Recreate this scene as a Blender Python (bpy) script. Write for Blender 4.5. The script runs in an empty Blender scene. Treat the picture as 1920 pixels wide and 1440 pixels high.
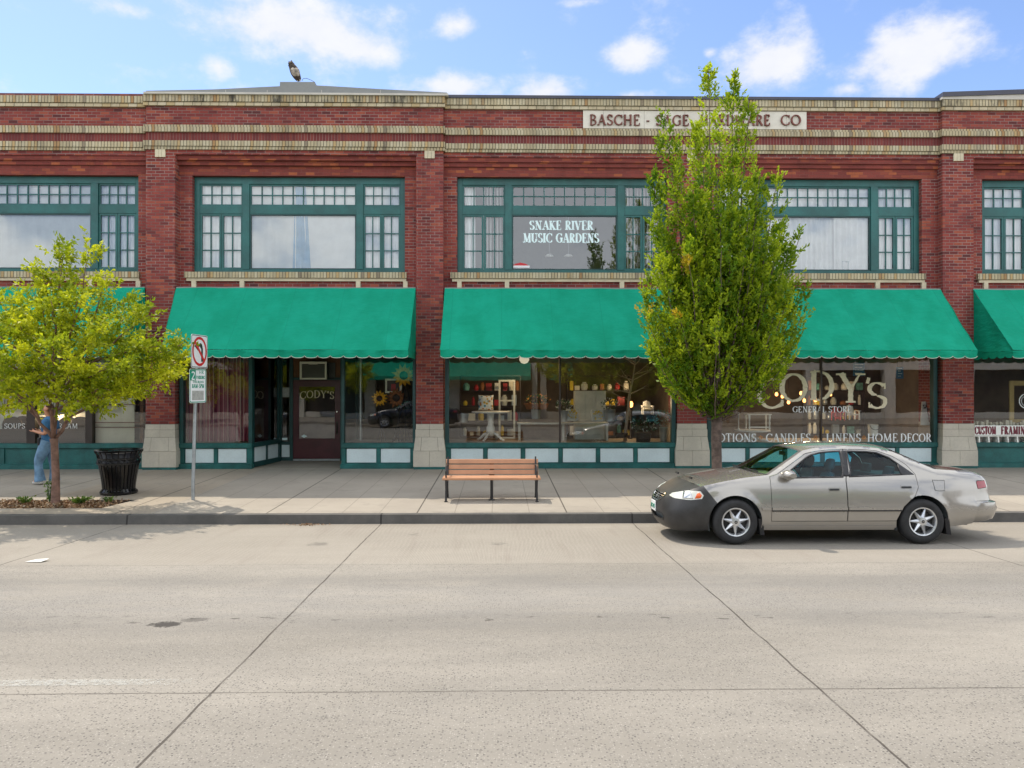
import bpy, math, random, bmesh
import numpy as np
from mathutils import Vector, Matrix, noise as mnoise
from mathutils.geometry import delaunay_2d_cdt
R = math.radians
SC = bpy.context.scene
COL = SC.collection
random.seed(7)
rng = np.random.default_rng(11)

# ------------------------------------------------------------------ camera, sky, sun, exposure
CAM = Vector((0.0, -19.2, 2.29)); YAW = R(0.95); PIT = R(0.2); FPX = 1440.0
cd = bpy.data.cameras.new("camera"); cam = bpy.data.objects.new("camera", cd); COL.objects.link(cam)
cam.location = CAM; cam.rotation_euler = (R(90) + PIT, 0, -YAW)
cd.sensor_width = 36; cd.lens = 36 * FPX / 1920; cd.clip_start = 0.1; cd.clip_end = 4000
SC.camera = cam
_F = Vector((math.sin(YAW) * math.cos(PIT), math.cos(YAW) * math.cos(PIT), math.sin(PIT)))
_R = Vector((math.cos(YAW), -math.sin(YAW), 0)); _U = _R.cross(_F)
def ray(px, py):
    return (_F + _R * ((px - 960) / FPX) + _U * ((720 - py) / FPX))
def W(px, py, Y):
    d = ray(px, py); t = (Y - CAM.y) / d.y
    return CAM + d * t
def X(px, Y=0.0): return W(px, 700, Y).x
def Z(py, px=936, Y=0.0): return W(px, py, Y).z

SUN_DIR = Vector((-1.0, 1.2, 2.6)).normalized()          # towards the sun: behind the roof, to the left
SUN_EL = math.asin(SUN_DIR.z); SUN_AZ = math.atan2(SUN_DIR.x, SUN_DIR.y)
sd = bpy.data.lights.new("sun", 'SUN'); sd.energy = 2.05; sd.angle = R(0.5); sd.color = (1.0, 0.90, 0.76)
so = bpy.data.objects.new("sun", sd); COL.objects.link(so)
so.rotation_euler = (-SUN_DIR).to_track_quat('-Z', 'Y').to_euler(); so.location = SUN_DIR * 60
SC.view_settings.view_transform = 'Standard'; SC.view_settings.look = 'None'
SC.view_settings.gamma = 1.0; SC.view_settings.exposure = 1.08
SC.view_settings.use_curve_mapping = False
SC.render.engine = 'CYCLES'
SC.cycles.max_bounces = 8; SC.cycles.transparent_max_bounces = 16; SC.cycles.caustics_reflective = False
SC.cycles.caustics_refractive = False; SC.cycles.use_denoising = True
try: SC.cycles.denoiser = 'OPENIMAGEDENOISE'
except Exception: pass

class NT:
    """thin wrapper to write node trees in one line"""
    def __init__(s, tree): s.t = tree
    def n(s, typ, **kw):
        nd = s.t.nodes.new(typ)
        ins = kw.pop('ins', {})
        for k, v in kw.items(): setattr(nd, k, v)
        for k, v in ins.items():
            sock = nd.inputs[k]
            if hasattr(v, 'is_output') or isinstance(v, bpy.types.NodeSocket): s.t.links.new(v, sock)
            else: sock.default_value = v
        return nd
    def m(s, op, a, b=None, c=None, clamp=False):
        nd = s.t.nodes.new('ShaderNodeMath'); nd.operation = op; nd.use_clamp = clamp
        for i, v in enumerate((a, b, c)):
            if v is None: continue
            if isinstance(v, bpy.types.NodeSocket): s.t.links.new(v, nd.inputs[i])
            else: nd.inputs[i].default_value = v
        return nd.outputs[0]
    def v(s, op, a, b=None):
        nd = s.t.nodes.new('ShaderNodeVectorMath'); nd.operation = op
        for i, q in enumerate((a, b)):
            if q is None: continue
            if isinstance(q, bpy.types.NodeSocket): s.t.links.new(q, nd.inputs[i])
            else: nd.inputs[i].default_value = q
        return nd.outputs['Value'] if op in ('DOT_PRODUCT', 'LENGTH', 'DISTANCE') else nd.outputs[0]
    def mix(s, f, a, b):
        nd = s.t.nodes.new('ShaderNodeMix'); nd.data_type = 'RGBA'
        for i, q in ((0, f), (6, a), (7, b)):
            if isinstance(q, bpy.types.NodeSocket): s.t.links.new(q, nd.inputs[i])
            else: nd.inputs[i].default_value = q if i == 0 else (*q[:3], 1)
        return nd.outputs[2]
    def ss(s, x, lo, hi, a=0.0, b=1.0):
        nd = s.t.nodes.new('ShaderNodeMapRange'); nd.interpolation_type = 'SMOOTHSTEP'
        for i, q in enumerate((x, lo, hi, a, b)):
            if isinstance(q, bpy.types.NodeSocket): s.t.links.new(q, nd.inputs[i])
            else: nd.inputs[i].default_value = q
        return nd.outputs[0]
    def noise(s, vec, scale, detail=3, rough=0.55, dim='3D'):
        nd = s.t.nodes.new('ShaderNodeTexNoise'); nd.noise_dimensions = dim
        nd.inputs['Scale'].default_value = scale; nd.inputs['Detail'].default_value = detail
        nd.inputs['Roughness'].default_value = rough
        if vec is not None: s.t.links.new(vec, nd.inputs['Vector'])
        return nd.outputs['Fac']

world = bpy.data.worlds.new("World"); SC.world = world; world.use_nodes = True
wt = world.node_tree; wt.nodes.clear(); w = NT(wt)
sky = w.n('ShaderNodeTexSky', sky_type='NISHITA', sun_disc=False, sun_elevation=SUN_EL, sun_rotation=SUN_AZ,
          altitude=1000, air_density=1.0, dust_density=1.2, ozone_density=1.5)
tc = w.n('ShaderNodeTexCoord'); gen = tc.outputs['Generated']
acc = None
CLOUDS = [(560, 55, 200, 58, 1.0), (660, 85, 120, 40, .95), (860, 165, 120, 32, .9), (1035, 172, 100, 30, .95), (1185, 105, 55, 34, .9),
          (1440, 122, 95, 62, 1.0), (1700, 105, 110, 60, 1.0), (860, 48, 50, 30, .65), (1590, 168, 40, 18, .75), (410, 125, 30, 22, .55),
          (215, 12, 60, 16, .6), (1330, 98, 18, 12, .6), (1100, 2, 60, 10, .6), (1180, 180, 60, 14, .7)]
for (px, py, rx, ry, amp) in CLOUDS:
    d0 = ray(px, py).normalized()
    dv = w.v('SUBTRACT', gen, d0)
    a = w.m('DIVIDE', w.v('DOT_PRODUCT', dv, _R), rx * 1.15 / FPX); b = w.m('DIVIDE', w.v('DOT_PRODUCT', dv, _U), ry * 1.1 / FPX)
    r2 = w.m('ADD', w.m('MULTIPLY', a, a), w.m('MULTIPLY', b, b))
    k = w.m('MULTIPLY', w.m('SUBTRACT', 1.0, w.m('SQRT', r2)), amp)
    acc = k if acc is None else w.m('MAXIMUM', acc, k)
# unseen clouds added behind the camera and overhead, bright to light the facade
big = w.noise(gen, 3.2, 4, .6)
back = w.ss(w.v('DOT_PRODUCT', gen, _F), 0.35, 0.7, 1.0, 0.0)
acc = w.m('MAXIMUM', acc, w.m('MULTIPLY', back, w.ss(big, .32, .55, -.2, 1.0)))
mp = w.n('ShaderNodeMapping', ins={'Vector': gen, 'Scale': (1, 1, 1.5)})
nz = w.noise(mp.outputs[0], 14, 7, .62)
msk = w.ss(w.m('ADD', acc, w.m('MULTIPLY', w.m('SUBTRACT', nz, .5), 1.9)), .10, .85)
tint = w.n('ShaderNodeMix', data_type='RGBA', blend_type='MULTIPLY')
tint.inputs[0].default_value = 1.0; wt.links.new(sky.outputs[0], tint.inputs[6]); tint.inputs[7].default_value = (.72, .74, .82, 1)
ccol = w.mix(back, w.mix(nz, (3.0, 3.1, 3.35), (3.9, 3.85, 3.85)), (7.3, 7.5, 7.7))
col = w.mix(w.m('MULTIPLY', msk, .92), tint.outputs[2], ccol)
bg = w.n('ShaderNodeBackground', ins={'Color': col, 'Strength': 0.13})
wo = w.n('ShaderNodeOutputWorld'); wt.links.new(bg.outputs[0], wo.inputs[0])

# ------------------------------------------------------------------ materials
M = {}
def newmat(name):
    m = bpy.data.materials.new(name); m.use_nodes = True; m.node_tree.nodes.clear(); M[name] = m
    return m, NT(m.node_tree)
def finish(t, sh):
    o = t.n('ShaderNodeOutputMaterial'); t.t.links.new(sh, o.inputs[0])
def objc(t): return t.n('ShaderNodeTexCoord').outputs['Object']
def plain(name, col, rough=.5, metal=0.0, var=.15, scale=3.0, bump=0.0, bscale=60, spec=.5, coat=0.0, fine=0.0):
    """base colour with dirt-like patchiness and optional bump"""
    m, t = newmat(name); oc = objc(t)
    n1 = t.noise(oc, scale, 5, .6)
    c = t.mix(t.ss(n1, .3, .7), tuple(v * (1 - var) for v in col), tuple(min(1, v * (1 + var)) for v in col))
    if fine: c = t.mix(t.m('MULTIPLY', t.ss(t.noise(oc, scale * 14, 2), .45, .7), fine), c, tuple(v * .5 for v in col))
    b = t.n('ShaderNodeBsdfPrincipled', ins={'Base Color': c, 'Roughness': rough, 'Metallic': metal, 'Specular IOR Level': spec, 'Coat Weight': coat, 'Coat Roughness': .05})
    if bump:
        bp = t.n('ShaderNodeBump', ins={'Strength': bump, 'Distance': .01, 'Height': t.noise(oc, bscale, 3)})
        t.t.links.new(bp.outputs[0], b.inputs['Normal'])
    finish(t, b.outputs[0]); return m
def cell(t, vec):
    wn = t.n('ShaderNodeTexWhiteNoise', noise_dimensions='3D', ins={'Vector': vec}); return wn.outputs['Value']
def brick(name, bw, bh, cols, mortar, msize, offset=.5, stain=0.0, bump=.5):
    """running bond on walls of any heading; each brick gets its own tone from cols"""
    m, t = newmat(name); sx = t.n('ShaderNodeSeparateXYZ', ins={0: objc(t)})
    u = t.m('ADD', sx.outputs[0], sx.outputs[1]); v = sx.outputs[2]
    wob = t.noise(objc(t), 1.3, 2)
    v2 = t.m('ADD', t.m('DIVIDE', v, bh), t.m('MULTIPLY', wob, .05))
    row = t.m('FLOOR', v2); fv = t.m('SUBTRACT', v2, row)
    u2 = t.m('ADD', t.m('DIVIDE', u, bw), t.m('MULTIPLY', t.m('MODULO', row, 2.0), offset))
    cu = t.m('FLOOR', u2); fu = t.m('SUBTRACT', u2, cu)
    cv = t.n('ShaderNodeCombineXYZ', ins={0: cu, 1: row})
    rnd = cell(t, cv.outputs[0])
    du = t.m('MULTIPLY', t.m('MINIMUM', fu, t.m('SUBTRACT', 1.0, fu)), bw); dv = t.m('MULTIPLY', t.m('MINIMUM', fv, t.m('SUBTRACT', 1.0, fv)), bh)
    d = t.m('MINIMUM', du, dv)
    jw = t.m('ADD', msize, t.m('MULTIPLY', t.m('SUBTRACT', t.noise(objc(t), 9, 2), .5), msize * 1.2))
    face = t.ss(t.m('SUBTRACT', d, jw), -.002, .003)
    rp = t.n('ShaderNodeValToRGB', ins={0: rnd}); el = rp.color_ramp.elements; rp.color_ramp.interpolation = 'CONSTANT'
    while len(el) < len(cols): el.new(.5)
    for i, (p, c) in enumerate(cols): el[i].position = p; el[i].color = (*c, 1)
    patch = t.noise(objc(t), .7, 5, .65)
    c = t.mix(t.m('MULTIPLY', t.ss(patch, .35, .7), .2), rp.outputs[0], tuple(v * .55 for v in cols[0][1]))
    rep_ = t.ss(t.noise(objc(t), .38, 2), .58, .62)
    c = t.mix(t.m('MULTIPLY', rep_, .3), c, tuple(min(1, v * 1.35) for v in cols[0][1]))
    mpv = t.n('ShaderNodeMapping', ins={'Vector': objc(t), 'Scale': (2.2, 2.2, .16)})
    c = t.mix(t.m('MULTIPLY', t.ss(t.noise(mpv.outputs[0], 1.4, 5, .7), .52, .72), .42), c, tuple(v * .3 for v in cols[0][1]))
    c = t.mix(t.m('MULTIPLY', t.noise(objc(t), 45, 3), .45), c, tuple(v * .45 for v in cols[0][1]))
    mort = t.mix(t.ss(t.noise(objc(t), .9, 4), .4, .65), mortar, tuple(v * .45 for v in mortar))
    c = t.mix(face, mort, c)
    if stain:
        mp = t.n('ShaderNodeMapping', ins={'Vector': objc(t), 'Scale': (1.6, 1.6, .5)})
        c = t.mix(t.m('MULTIPLY', t.ss(t.noise(mp.outputs[0], 1.6, 5, .7), .5, .66), stain), c, (.03, .028, .026))
    b = t.n('ShaderNodeBsdfPrincipled', ins={'Base Color': c, 'Roughness': .85, 'Specular IOR Level': .25})
    bp = t.n('ShaderNodeBump', ins={'Strength': bump, 'Distance': .012, 'Height': t.m('ADD', face, t.m('MULTIPLY', t.noise(objc(t), 70, 3), .35))})
    t.t.links.new(bp.outputs[0], b.inputs['Normal']); finish(t, b.outputs[0]); return m
RED = [(0, (.265, .056, .047)), (.3, (.215, .045, .042)), (.52, (.325, .074, .054)), (.74, (.155, .037, .036)), (.86, (.40, .105, .062)), (.95, (.10, .033, .034))]
CREAM = [(0, (.52, .44, .28)), (.35, (.58, .51, .35)), (.62, (.47, .39, .25)), (.84, (.52, .36, .17)), (.935, (.40, .22, .09)), (.975, (.26, .21, .15))]
brick('red_brick', .215, .0745, RED, (.30, .24, .215), .0045)
brick('red_lintel_brick', .215, .072, [(0, (.25, .058, .046)), (.5, (.21, .05, .042)), (.8, (.33, .085, .048)), (.93, (.45, .13, .055))], (.21, .085, .07), .003)
brick('red_soldier', .075, 50, [(0, (.21, .05, .047)), (.4, (.17, .042, .042)), (.75, (.25, .062, .05))], (.32, .2, .17), .0035, offset=0)
brick('cream_soldier', .078, 50, CREAM, (.10, .085, .06), .006, offset=0, stain=.25)
brick('cream_soldier_stained', .078, 50, CREAM, (.07, .06, .05), .006, offset=0, stain=.85)
brick('cream_stretcher', .215, 50, [(0, (.60, .51, .34)), (.5, (.66, .58, .41)), (.85, (.55, .42, .22))], (.06, .05, .04), .005, offset=.5, stain=.3)
plain('cream_brick', (.58, .51, .36), .85, var=.12, bump=.3)
plain('terracotta_stone', (.50, .455, .375), .7, var=.10, scale=1.6, bump=.15, fine=.15)
plain('stone_joint', (.10, .085, .07), .9)
plain('panel_stone', (.66, .62, .53), .7, var=.07, scale=1.2, fine=.1)
plain('bronze_letter', (.16, .045, .03), .6)
plain('grey_flashing', (.22, .225, .215), .55, var=.06, scale=1.2, fine=.1)
plain('pale_flashing', (.50, .47, .41), .6, var=.08)
plain('dark_flashing', (.045, .045, .065), .45, var=.15)
plain('green_paint', (.012, .105, .098), .42, var=.22, scale=2.2, bump=.15, bscale=40, fine=.25)
plain('green_dark_paint', (.008, .055, .055), .45, var=.25, scale=2.0, bump=.15, bscale=40, fine=.25)
plain('teal_base_paint', (.010, .105, .098), .5, var=.3, scale=2.5, bump=.2, bscale=30, fine=.4)
plain('white_panel_paint', (.62, .72, .74), .5, var=.06, scale=2.0, fine=.12)
plain('maroon_paint', (.075, .014, .022), .38, var=.2, fine=.2)
plain('brown_wood', (.16, .065, .02), .6, var=.3, scale=6)
plain('cream_plastic', (.82, .78, .62), .5, var=.05)
plain('dark_grille', (.10, .095, .085), .6)
plain('black_metal', (.007, .007, .008), .16, var=.2, spec=.4)
plain('black_iron', (.015, .015, .017), .4, var=.2)
plain('galvanised', (.36, .39, .41), .42, metal=.7, var=.15, scale=8)
plain('sign_white', (.74, .76, .77), .4, var=.04)
plain('sign_red', (.55, .012, .02), .4, var=.05)
plain('sign_black', (.012, .012, .016), .4)
plain('sign_green', (.0, .24, .15), .4, var=.05)
plain('sign_grey', (.34, .35, .33), .5, var=.15, scale=20)
plain('letter_cream', (.78, .68, .48), .6, var=.1, scale=8)
plain('letter_white', (.82, .84, .84), .5, var=.05)
plain('letter_pale', (.72, .88, .88), .5, var=.05)
plain('letter_orange', (.55, .20, .03), .6)
plain('letter_maroon', (.16, .02, .035), .6)
plain('bench_slat', (.45, .225, .12), .5, var=.10, scale=3, bump=.05)
plain('bark_pink', (.20, .115, .085), .9, var=.35, scale=9, bump=.7, bscale=35)
plain('bark_grey', (.12, .085, .068), .9, var=.4, scale=9, bump=.8, bscale=35)
plain('room_wall', (.19, .15, .11), .9, var=.35, scale=.8)
plain('room_floor', (.30, .25, .19), .6, var=.3, scale=2)
plain('room_pale', (.30, .29, .25), .9, var=.2, scale=.8)
plain('skin', (.52, .24, .14), .5, var=.06)
plain('hair_brown', (.05, .025, .013), .55, var=.3, scale=25)
plain('shirt_blue', (.035, .13, .26), .85, var=.2, scale=9, bump=.3, bscale=14)
plain('denim', (.14, .25, .38), .9, var=.35, scale=5, bump=.3, bscale=18)
plain('shoe_white', (.62, .60, .56), .6)
plain('curtain_white', (.93, .94, .94), .8, var=.06)
plain('curtain_grey', (.36, .40, .40), .8, var=.1)
plain('blind_white', (.93, .94, .92), .7, var=.05)
plain('curtain_blue', (.30, .50, .68), .8, var=.12)
plain('white_paint', (.86, .86, .80), .5, var=.08)
plain('steel_bucket', (.42, .46, .47), .35, metal=.6, var=.15)
plain('terracotta', (.32, .13, .05), .8)
plain('petal_yellow', (.75, .38, .02), .6, var=.2, scale=12)
plain('petal_shade_brown', (.28, .10, .03), .7, var=.2, scale=12)  # brown of a shaded flower put into the petal colour
plain('seed_dark', (.03, .018, .012), .8)
plain('flower_white', (.72, .74, .66), .7, var=.2)
plain('flower_yellow', (.75, .55, .05), .7, var=.2)
plain('flower_orange', (.60, .24, .04), .7, var=.2)
plain('teal_leaf', (.16, .42, .38), .7, var=.35, scale=12)
plain('green_leaf', (.05, .12, .04), .7, var=.4, scale=12)
plain('twig_pale', (.42, .34, .25), .8)
plain('red_paint', (.42, .02, .025), .5)
plain('blue_board', (.03, .16, .32), .5)
plain('gold_frame', (.50, .36, .12), .5)
plain('dark_wood', (.035, .022, .016), .5, var=.3)
plain('owl_dark', (.045, .032, .022), .9, var=.4, scale=14)
plain('feather_pale', (.33, .29, .24), .9, var=.45, scale=12)
plain('flag_white', (.7, .68, .66), .8)
plain('cabinet_pale', (.55, .57, .52), .7, var=.12)
plain('kerb_paint', (.46, .24, .04), .7)
# car
plain('tyre_rubber', (.018, .018, .019), .75, var=.3, scale=9, bump=.2, bscale=80)
plain('alloy', (.62, .63, .64), .3, metal=.75, var=.06)
plain('alloy_dark', (.03, .03, .032), .5, metal=.4)
plain('vinyl_black', (.030, .029, .029), .42, var=.25, scale=5, bump=.12, bscale=90)
plain('rubber_trim', (.014, .014, .016), .5)
plain('car_interior', (.10, .115, .12), .8, var=.2)
plain('lamp_red', (.30, .006, .022), .18, coat=.6)
plain('lamp_clear', (.62, .63, .56), .15, coat=.7, var=.1, scale=6)
plain('lamp_orange', (.85, .13, .015), .2, coat=.6)
plain('chrome', (.62, .62, .60), .15, metal=.95)
plain('dash_pale', (.20, .20, .15), .8)
def car_paint(name, col, dust):
    m, t = newmat(name); oc = objc(t)
    sep = t.n('ShaderNodeSeparateXYZ', ins={0: oc})
    fl = t.noise(oc, 900, 1)
    c = t.mix(fl, tuple(v * .88 for v in col), tuple(v * 1.12 for v in col))
    low = t.ss(t.m('ADD', sep.outputs[2], t.m('MULTIPLY', t.noise(oc, 5, 4), .35)), .78, .35)
    c = t.mix(t.m('MULTIPLY', low, dust), c, (.27, .225, .17))
    ro = t.m('ADD', .24, t.m('MULTIPLY', low, .25))
    b = t.n('ShaderNodeBsdfPrincipled', ins={'Base Color': c, 'Metallic': .5, 'Roughness': ro, 'Coat Weight': 1.0, 'Coat Roughness': .03})
    finish(t, b.outputs[0])
car_paint('car_paint', (.345, .325, .295), .3)
car_paint('dark_car_paint', (.012, .013, .016), .3)
# glass
def glass(name, tint, refl, rough=0.0, wob=0.0, fmul=1.0):
    m, t = newmat(name)
    tr = t.n('ShaderNodeBsdfTransparent', ins={'Color': (*tint, 1)})
    gl = t.n('ShaderNodeBsdfGlossy', ins={'Color': (.95, .97, 1, 1), 'Roughness': rough})
    fr = t.n('ShaderNodeFresnel', ins={'IOR': 1.5})
    if wob:
        bp = t.n('ShaderNodeBump', ins={'Strength': wob, 'Distance': .02, 'Height': t.noise(objc(t), 1.6, 1)})
        t.t.links.new(bp.outputs[0], gl.inputs['Normal'])
    f = t.m('ADD', t.m('MULTIPLY', fr.outputs[0], fmul), refl, clamp=True)
    mx = t.n('ShaderNodeMixShader', ins={0: f}); t.t.links.new(tr.outputs[0], mx.inputs[1]); t.t.links.new(gl.outputs[0], mx.inputs[2])
    finish(t, mx.outputs[0]); return m
glass('window_glass', (.98, 1, 1), .095, 0, .05)
glass('shop_glass', (.97, .985, .96), .085, 0, .03)
glass('car_glass', (.36, .86, .98), .0, fmul=.55)
glass('windscreen_glass', (.66, .86, .70), .03)
def translucent(name, col, f=.4, var=.1):
    m, t = newmat(name); oc = objc(t)
    c = t.mix(t.noise(oc, 5, 3), tuple(v * (1 - var) for v in col), tuple(min(1, v * (1 + var)) for v in col))
    d = t.n('ShaderNodeBsdfDiffuse', ins={'Color': c}); tl = t.n('ShaderNodeBsdfTranslucent', ins={'Color': c})
    mx = t.n('ShaderNodeMixShader', ins={0: f}); t.t.links.new(d.outputs[0], mx.inputs[1]); t.t.links.new(tl.outputs[0], mx.inputs[2]); finish(t, mx.outputs[0]); return m
def awning_mat():
    m, t = newmat('awning_canvas'); oc = objc(t)
    sx = t.n('ShaderNodeSeparateXYZ', ins={0: oc})
    ph = t.m('PINGPONG', sx.outputs[0], .60)
    seam = t.ss(ph, .0, .018, 1.0, 0.0)
    mp = t.n('ShaderNodeMapping', ins={'Vector': oc, 'Scale': (.9, .9, .25)})
    fade = t.ss(t.noise(mp.outputs[0], 2.2, 4, .6), .3, .7)
    c = t.mix(fade, (.002, .30, .175), (.006, .36, .225))
    pan = cell(t, t.n('ShaderNodeCombineXYZ', ins={0: t.m('FLOOR', t.m('DIVIDE', sx.outputs[0], 1.2))}).outputs[0])
    c = t.mix(t.m('MULTIPLY', pan, .22), c, (.004, .24, .15))
    c = t.mix(t.m('MULTIPLY', seam, .30), c, (.002, .22, .13))
    d = t.n('ShaderNodeBsdfPrincipled', ins={'Base Color': c, 'Roughness': .8, 'Specular IOR Level': .2})
    wr = t.n('ShaderNodeMapping', ins={'Vector': oc, 'Scale': (1.3, 1.3, 4.0)})
    bp = t.n('ShaderNodeBump', ins={'Strength': .6, 'Distance': .08, 'Height': t.m('ADD', t.noise(wr.outputs[0], 2.2, 4, .55), t.m('MULTIPLY', seam, -.05))})
    t.t.links.new(bp.outputs[0], d.inputs['Normal'])
    tl = t.n('ShaderNodeBsdfTranslucent', ins={'Color': c})
    mx = t.n('ShaderNodeMixShader', ins={0: .18}); t.t.links.new(d.outputs[0], mx.inputs[1]); t.t.links.new(tl.outputs[0], mx.inputs[2]); finish(t, mx.outputs[0])
awning_mat()
translucent('awning_piping', (.55, .60, .50), .1)
def leafmat(name, c1, c2, c3, f=.45):
    m, t = newmat(name)
    at = t.n('ShaderNodeAttribute', attribute_name='tone')
    c = t.mix(t.ss(at.outputs['Fac'], 0, .85), c1, c2); c = t.mix(t.ss(at.outputs['Fac'], .9, 1.0), c, c3)
    d = t.n('ShaderNodeBsdfPrincipled', ins={'Base Color': c, 'Roughness': .5, 'Specular IOR Level': .35})
    tl = t.n('ShaderNodeBsdfTranslucent', ins={'Color': c})
    mx = t.n('ShaderNodeMixShader', ins={0: f}); t.t.links.new(d.outputs[0], mx.inputs[1]); t.t.links.new(tl.outputs[0], mx.inputs[2]); finish(t, mx.outputs[0])
leafmat('leaf_hornbeam', (.10, .21, .008), (.48, .58, .02), (.62, .46, .03), .55)
leafmat('leaf_yellow', (.24, .32, .010), (.64, .66, .022), (.70, .68, .06), .52)
leafmat('leaf_litter', (.16, .075, .03), (.34, .22, .12), (.45, .38, .28), .1)
leafmat('leaf_weed', (.06, .14, .02), (.14, .22, .03), (.25, .28, .06), .3)
def stripes(name, cols, width):
    m, t = newmat(name); sx = t.n('ShaderNodeSeparateXYZ', ins={0: t.n('ShaderNodeUVMap').outputs[0]})
    k = t.m('FRACT', t.m('DIVIDE', sx.outputs[0], width))
    rp = t.n('ShaderNodeValToRGB', ins={0: k}); rp.color_ramp.interpolation = 'CONSTANT'; el = rp.color_ramp.elements
    while len(el) < len(cols): el.new(.5)
    for i, (p, c) in enumerate(cols): el[i].position = p; el[i].color = (*c, 1)
    d = t.n('ShaderNodeBsdfDiffuse', ins={'Color': rp.outputs[0]}); finish(t, d.outputs[0])
stripes('striped_curtain', [(0, (.36, .10, .15)), (.12, (.55, .36, .36)), (.2, (.24, .03, .09)), (.34, (.42, .16, .2)), (.46, (.58, .42, .4)), (.52, (.2, .03, .08)), (.7, (.40, .14, .19)), (.85, (.52, .32, .33)), (.92, (.28, .06, .1))], .42)
def pillow_mat():
    m, t = newmat('floral_cloth'); oc = objc(t)
    vo = t.n('ShaderNodeTexVoronoi', ins={'Vector': oc, 'Scale': 13.0})
    hs = t.n('ShaderNodeSeparateColor', ins={0: vo.outputs['Color']})
    rp = t.n('ShaderNodeValToRGB', ins={0: hs.outputs[0]}); el = rp.color_ramp.elements; rp.color_ramp.interpolation = 'CONSTANT'
    for _ in range(2): el.new(.5)
    for i, (p, c) in enumerate([(0, (.5, .2, .05)), (.3, (.6, .4, .05)), (.55, (.05, .25, .38)), (.8, (.3, .36, .3))]): el[i].position = p; el[i].color = (*c, 1)
    c = t.mix(t.ss(vo.outputs['Distance'], .38, .48), rp.outputs[0], (.72, .74, .70))
    finish(t, t.n('ShaderNodeBsdfDiffuse', ins={'Color': c}).outputs[0])
pillow_mat()
def emis(name, col, s):
    m, t = newmat(name); finish(t, t.n('ShaderNodeEmission', ins={'Color': (*col, 1), 'Strength': s}).outputs[0])
emis('bulb_glow', (1.0, .36, .10), 3.2)
emis('globe_glow', (1.0, .85, .62), .32)

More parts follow.
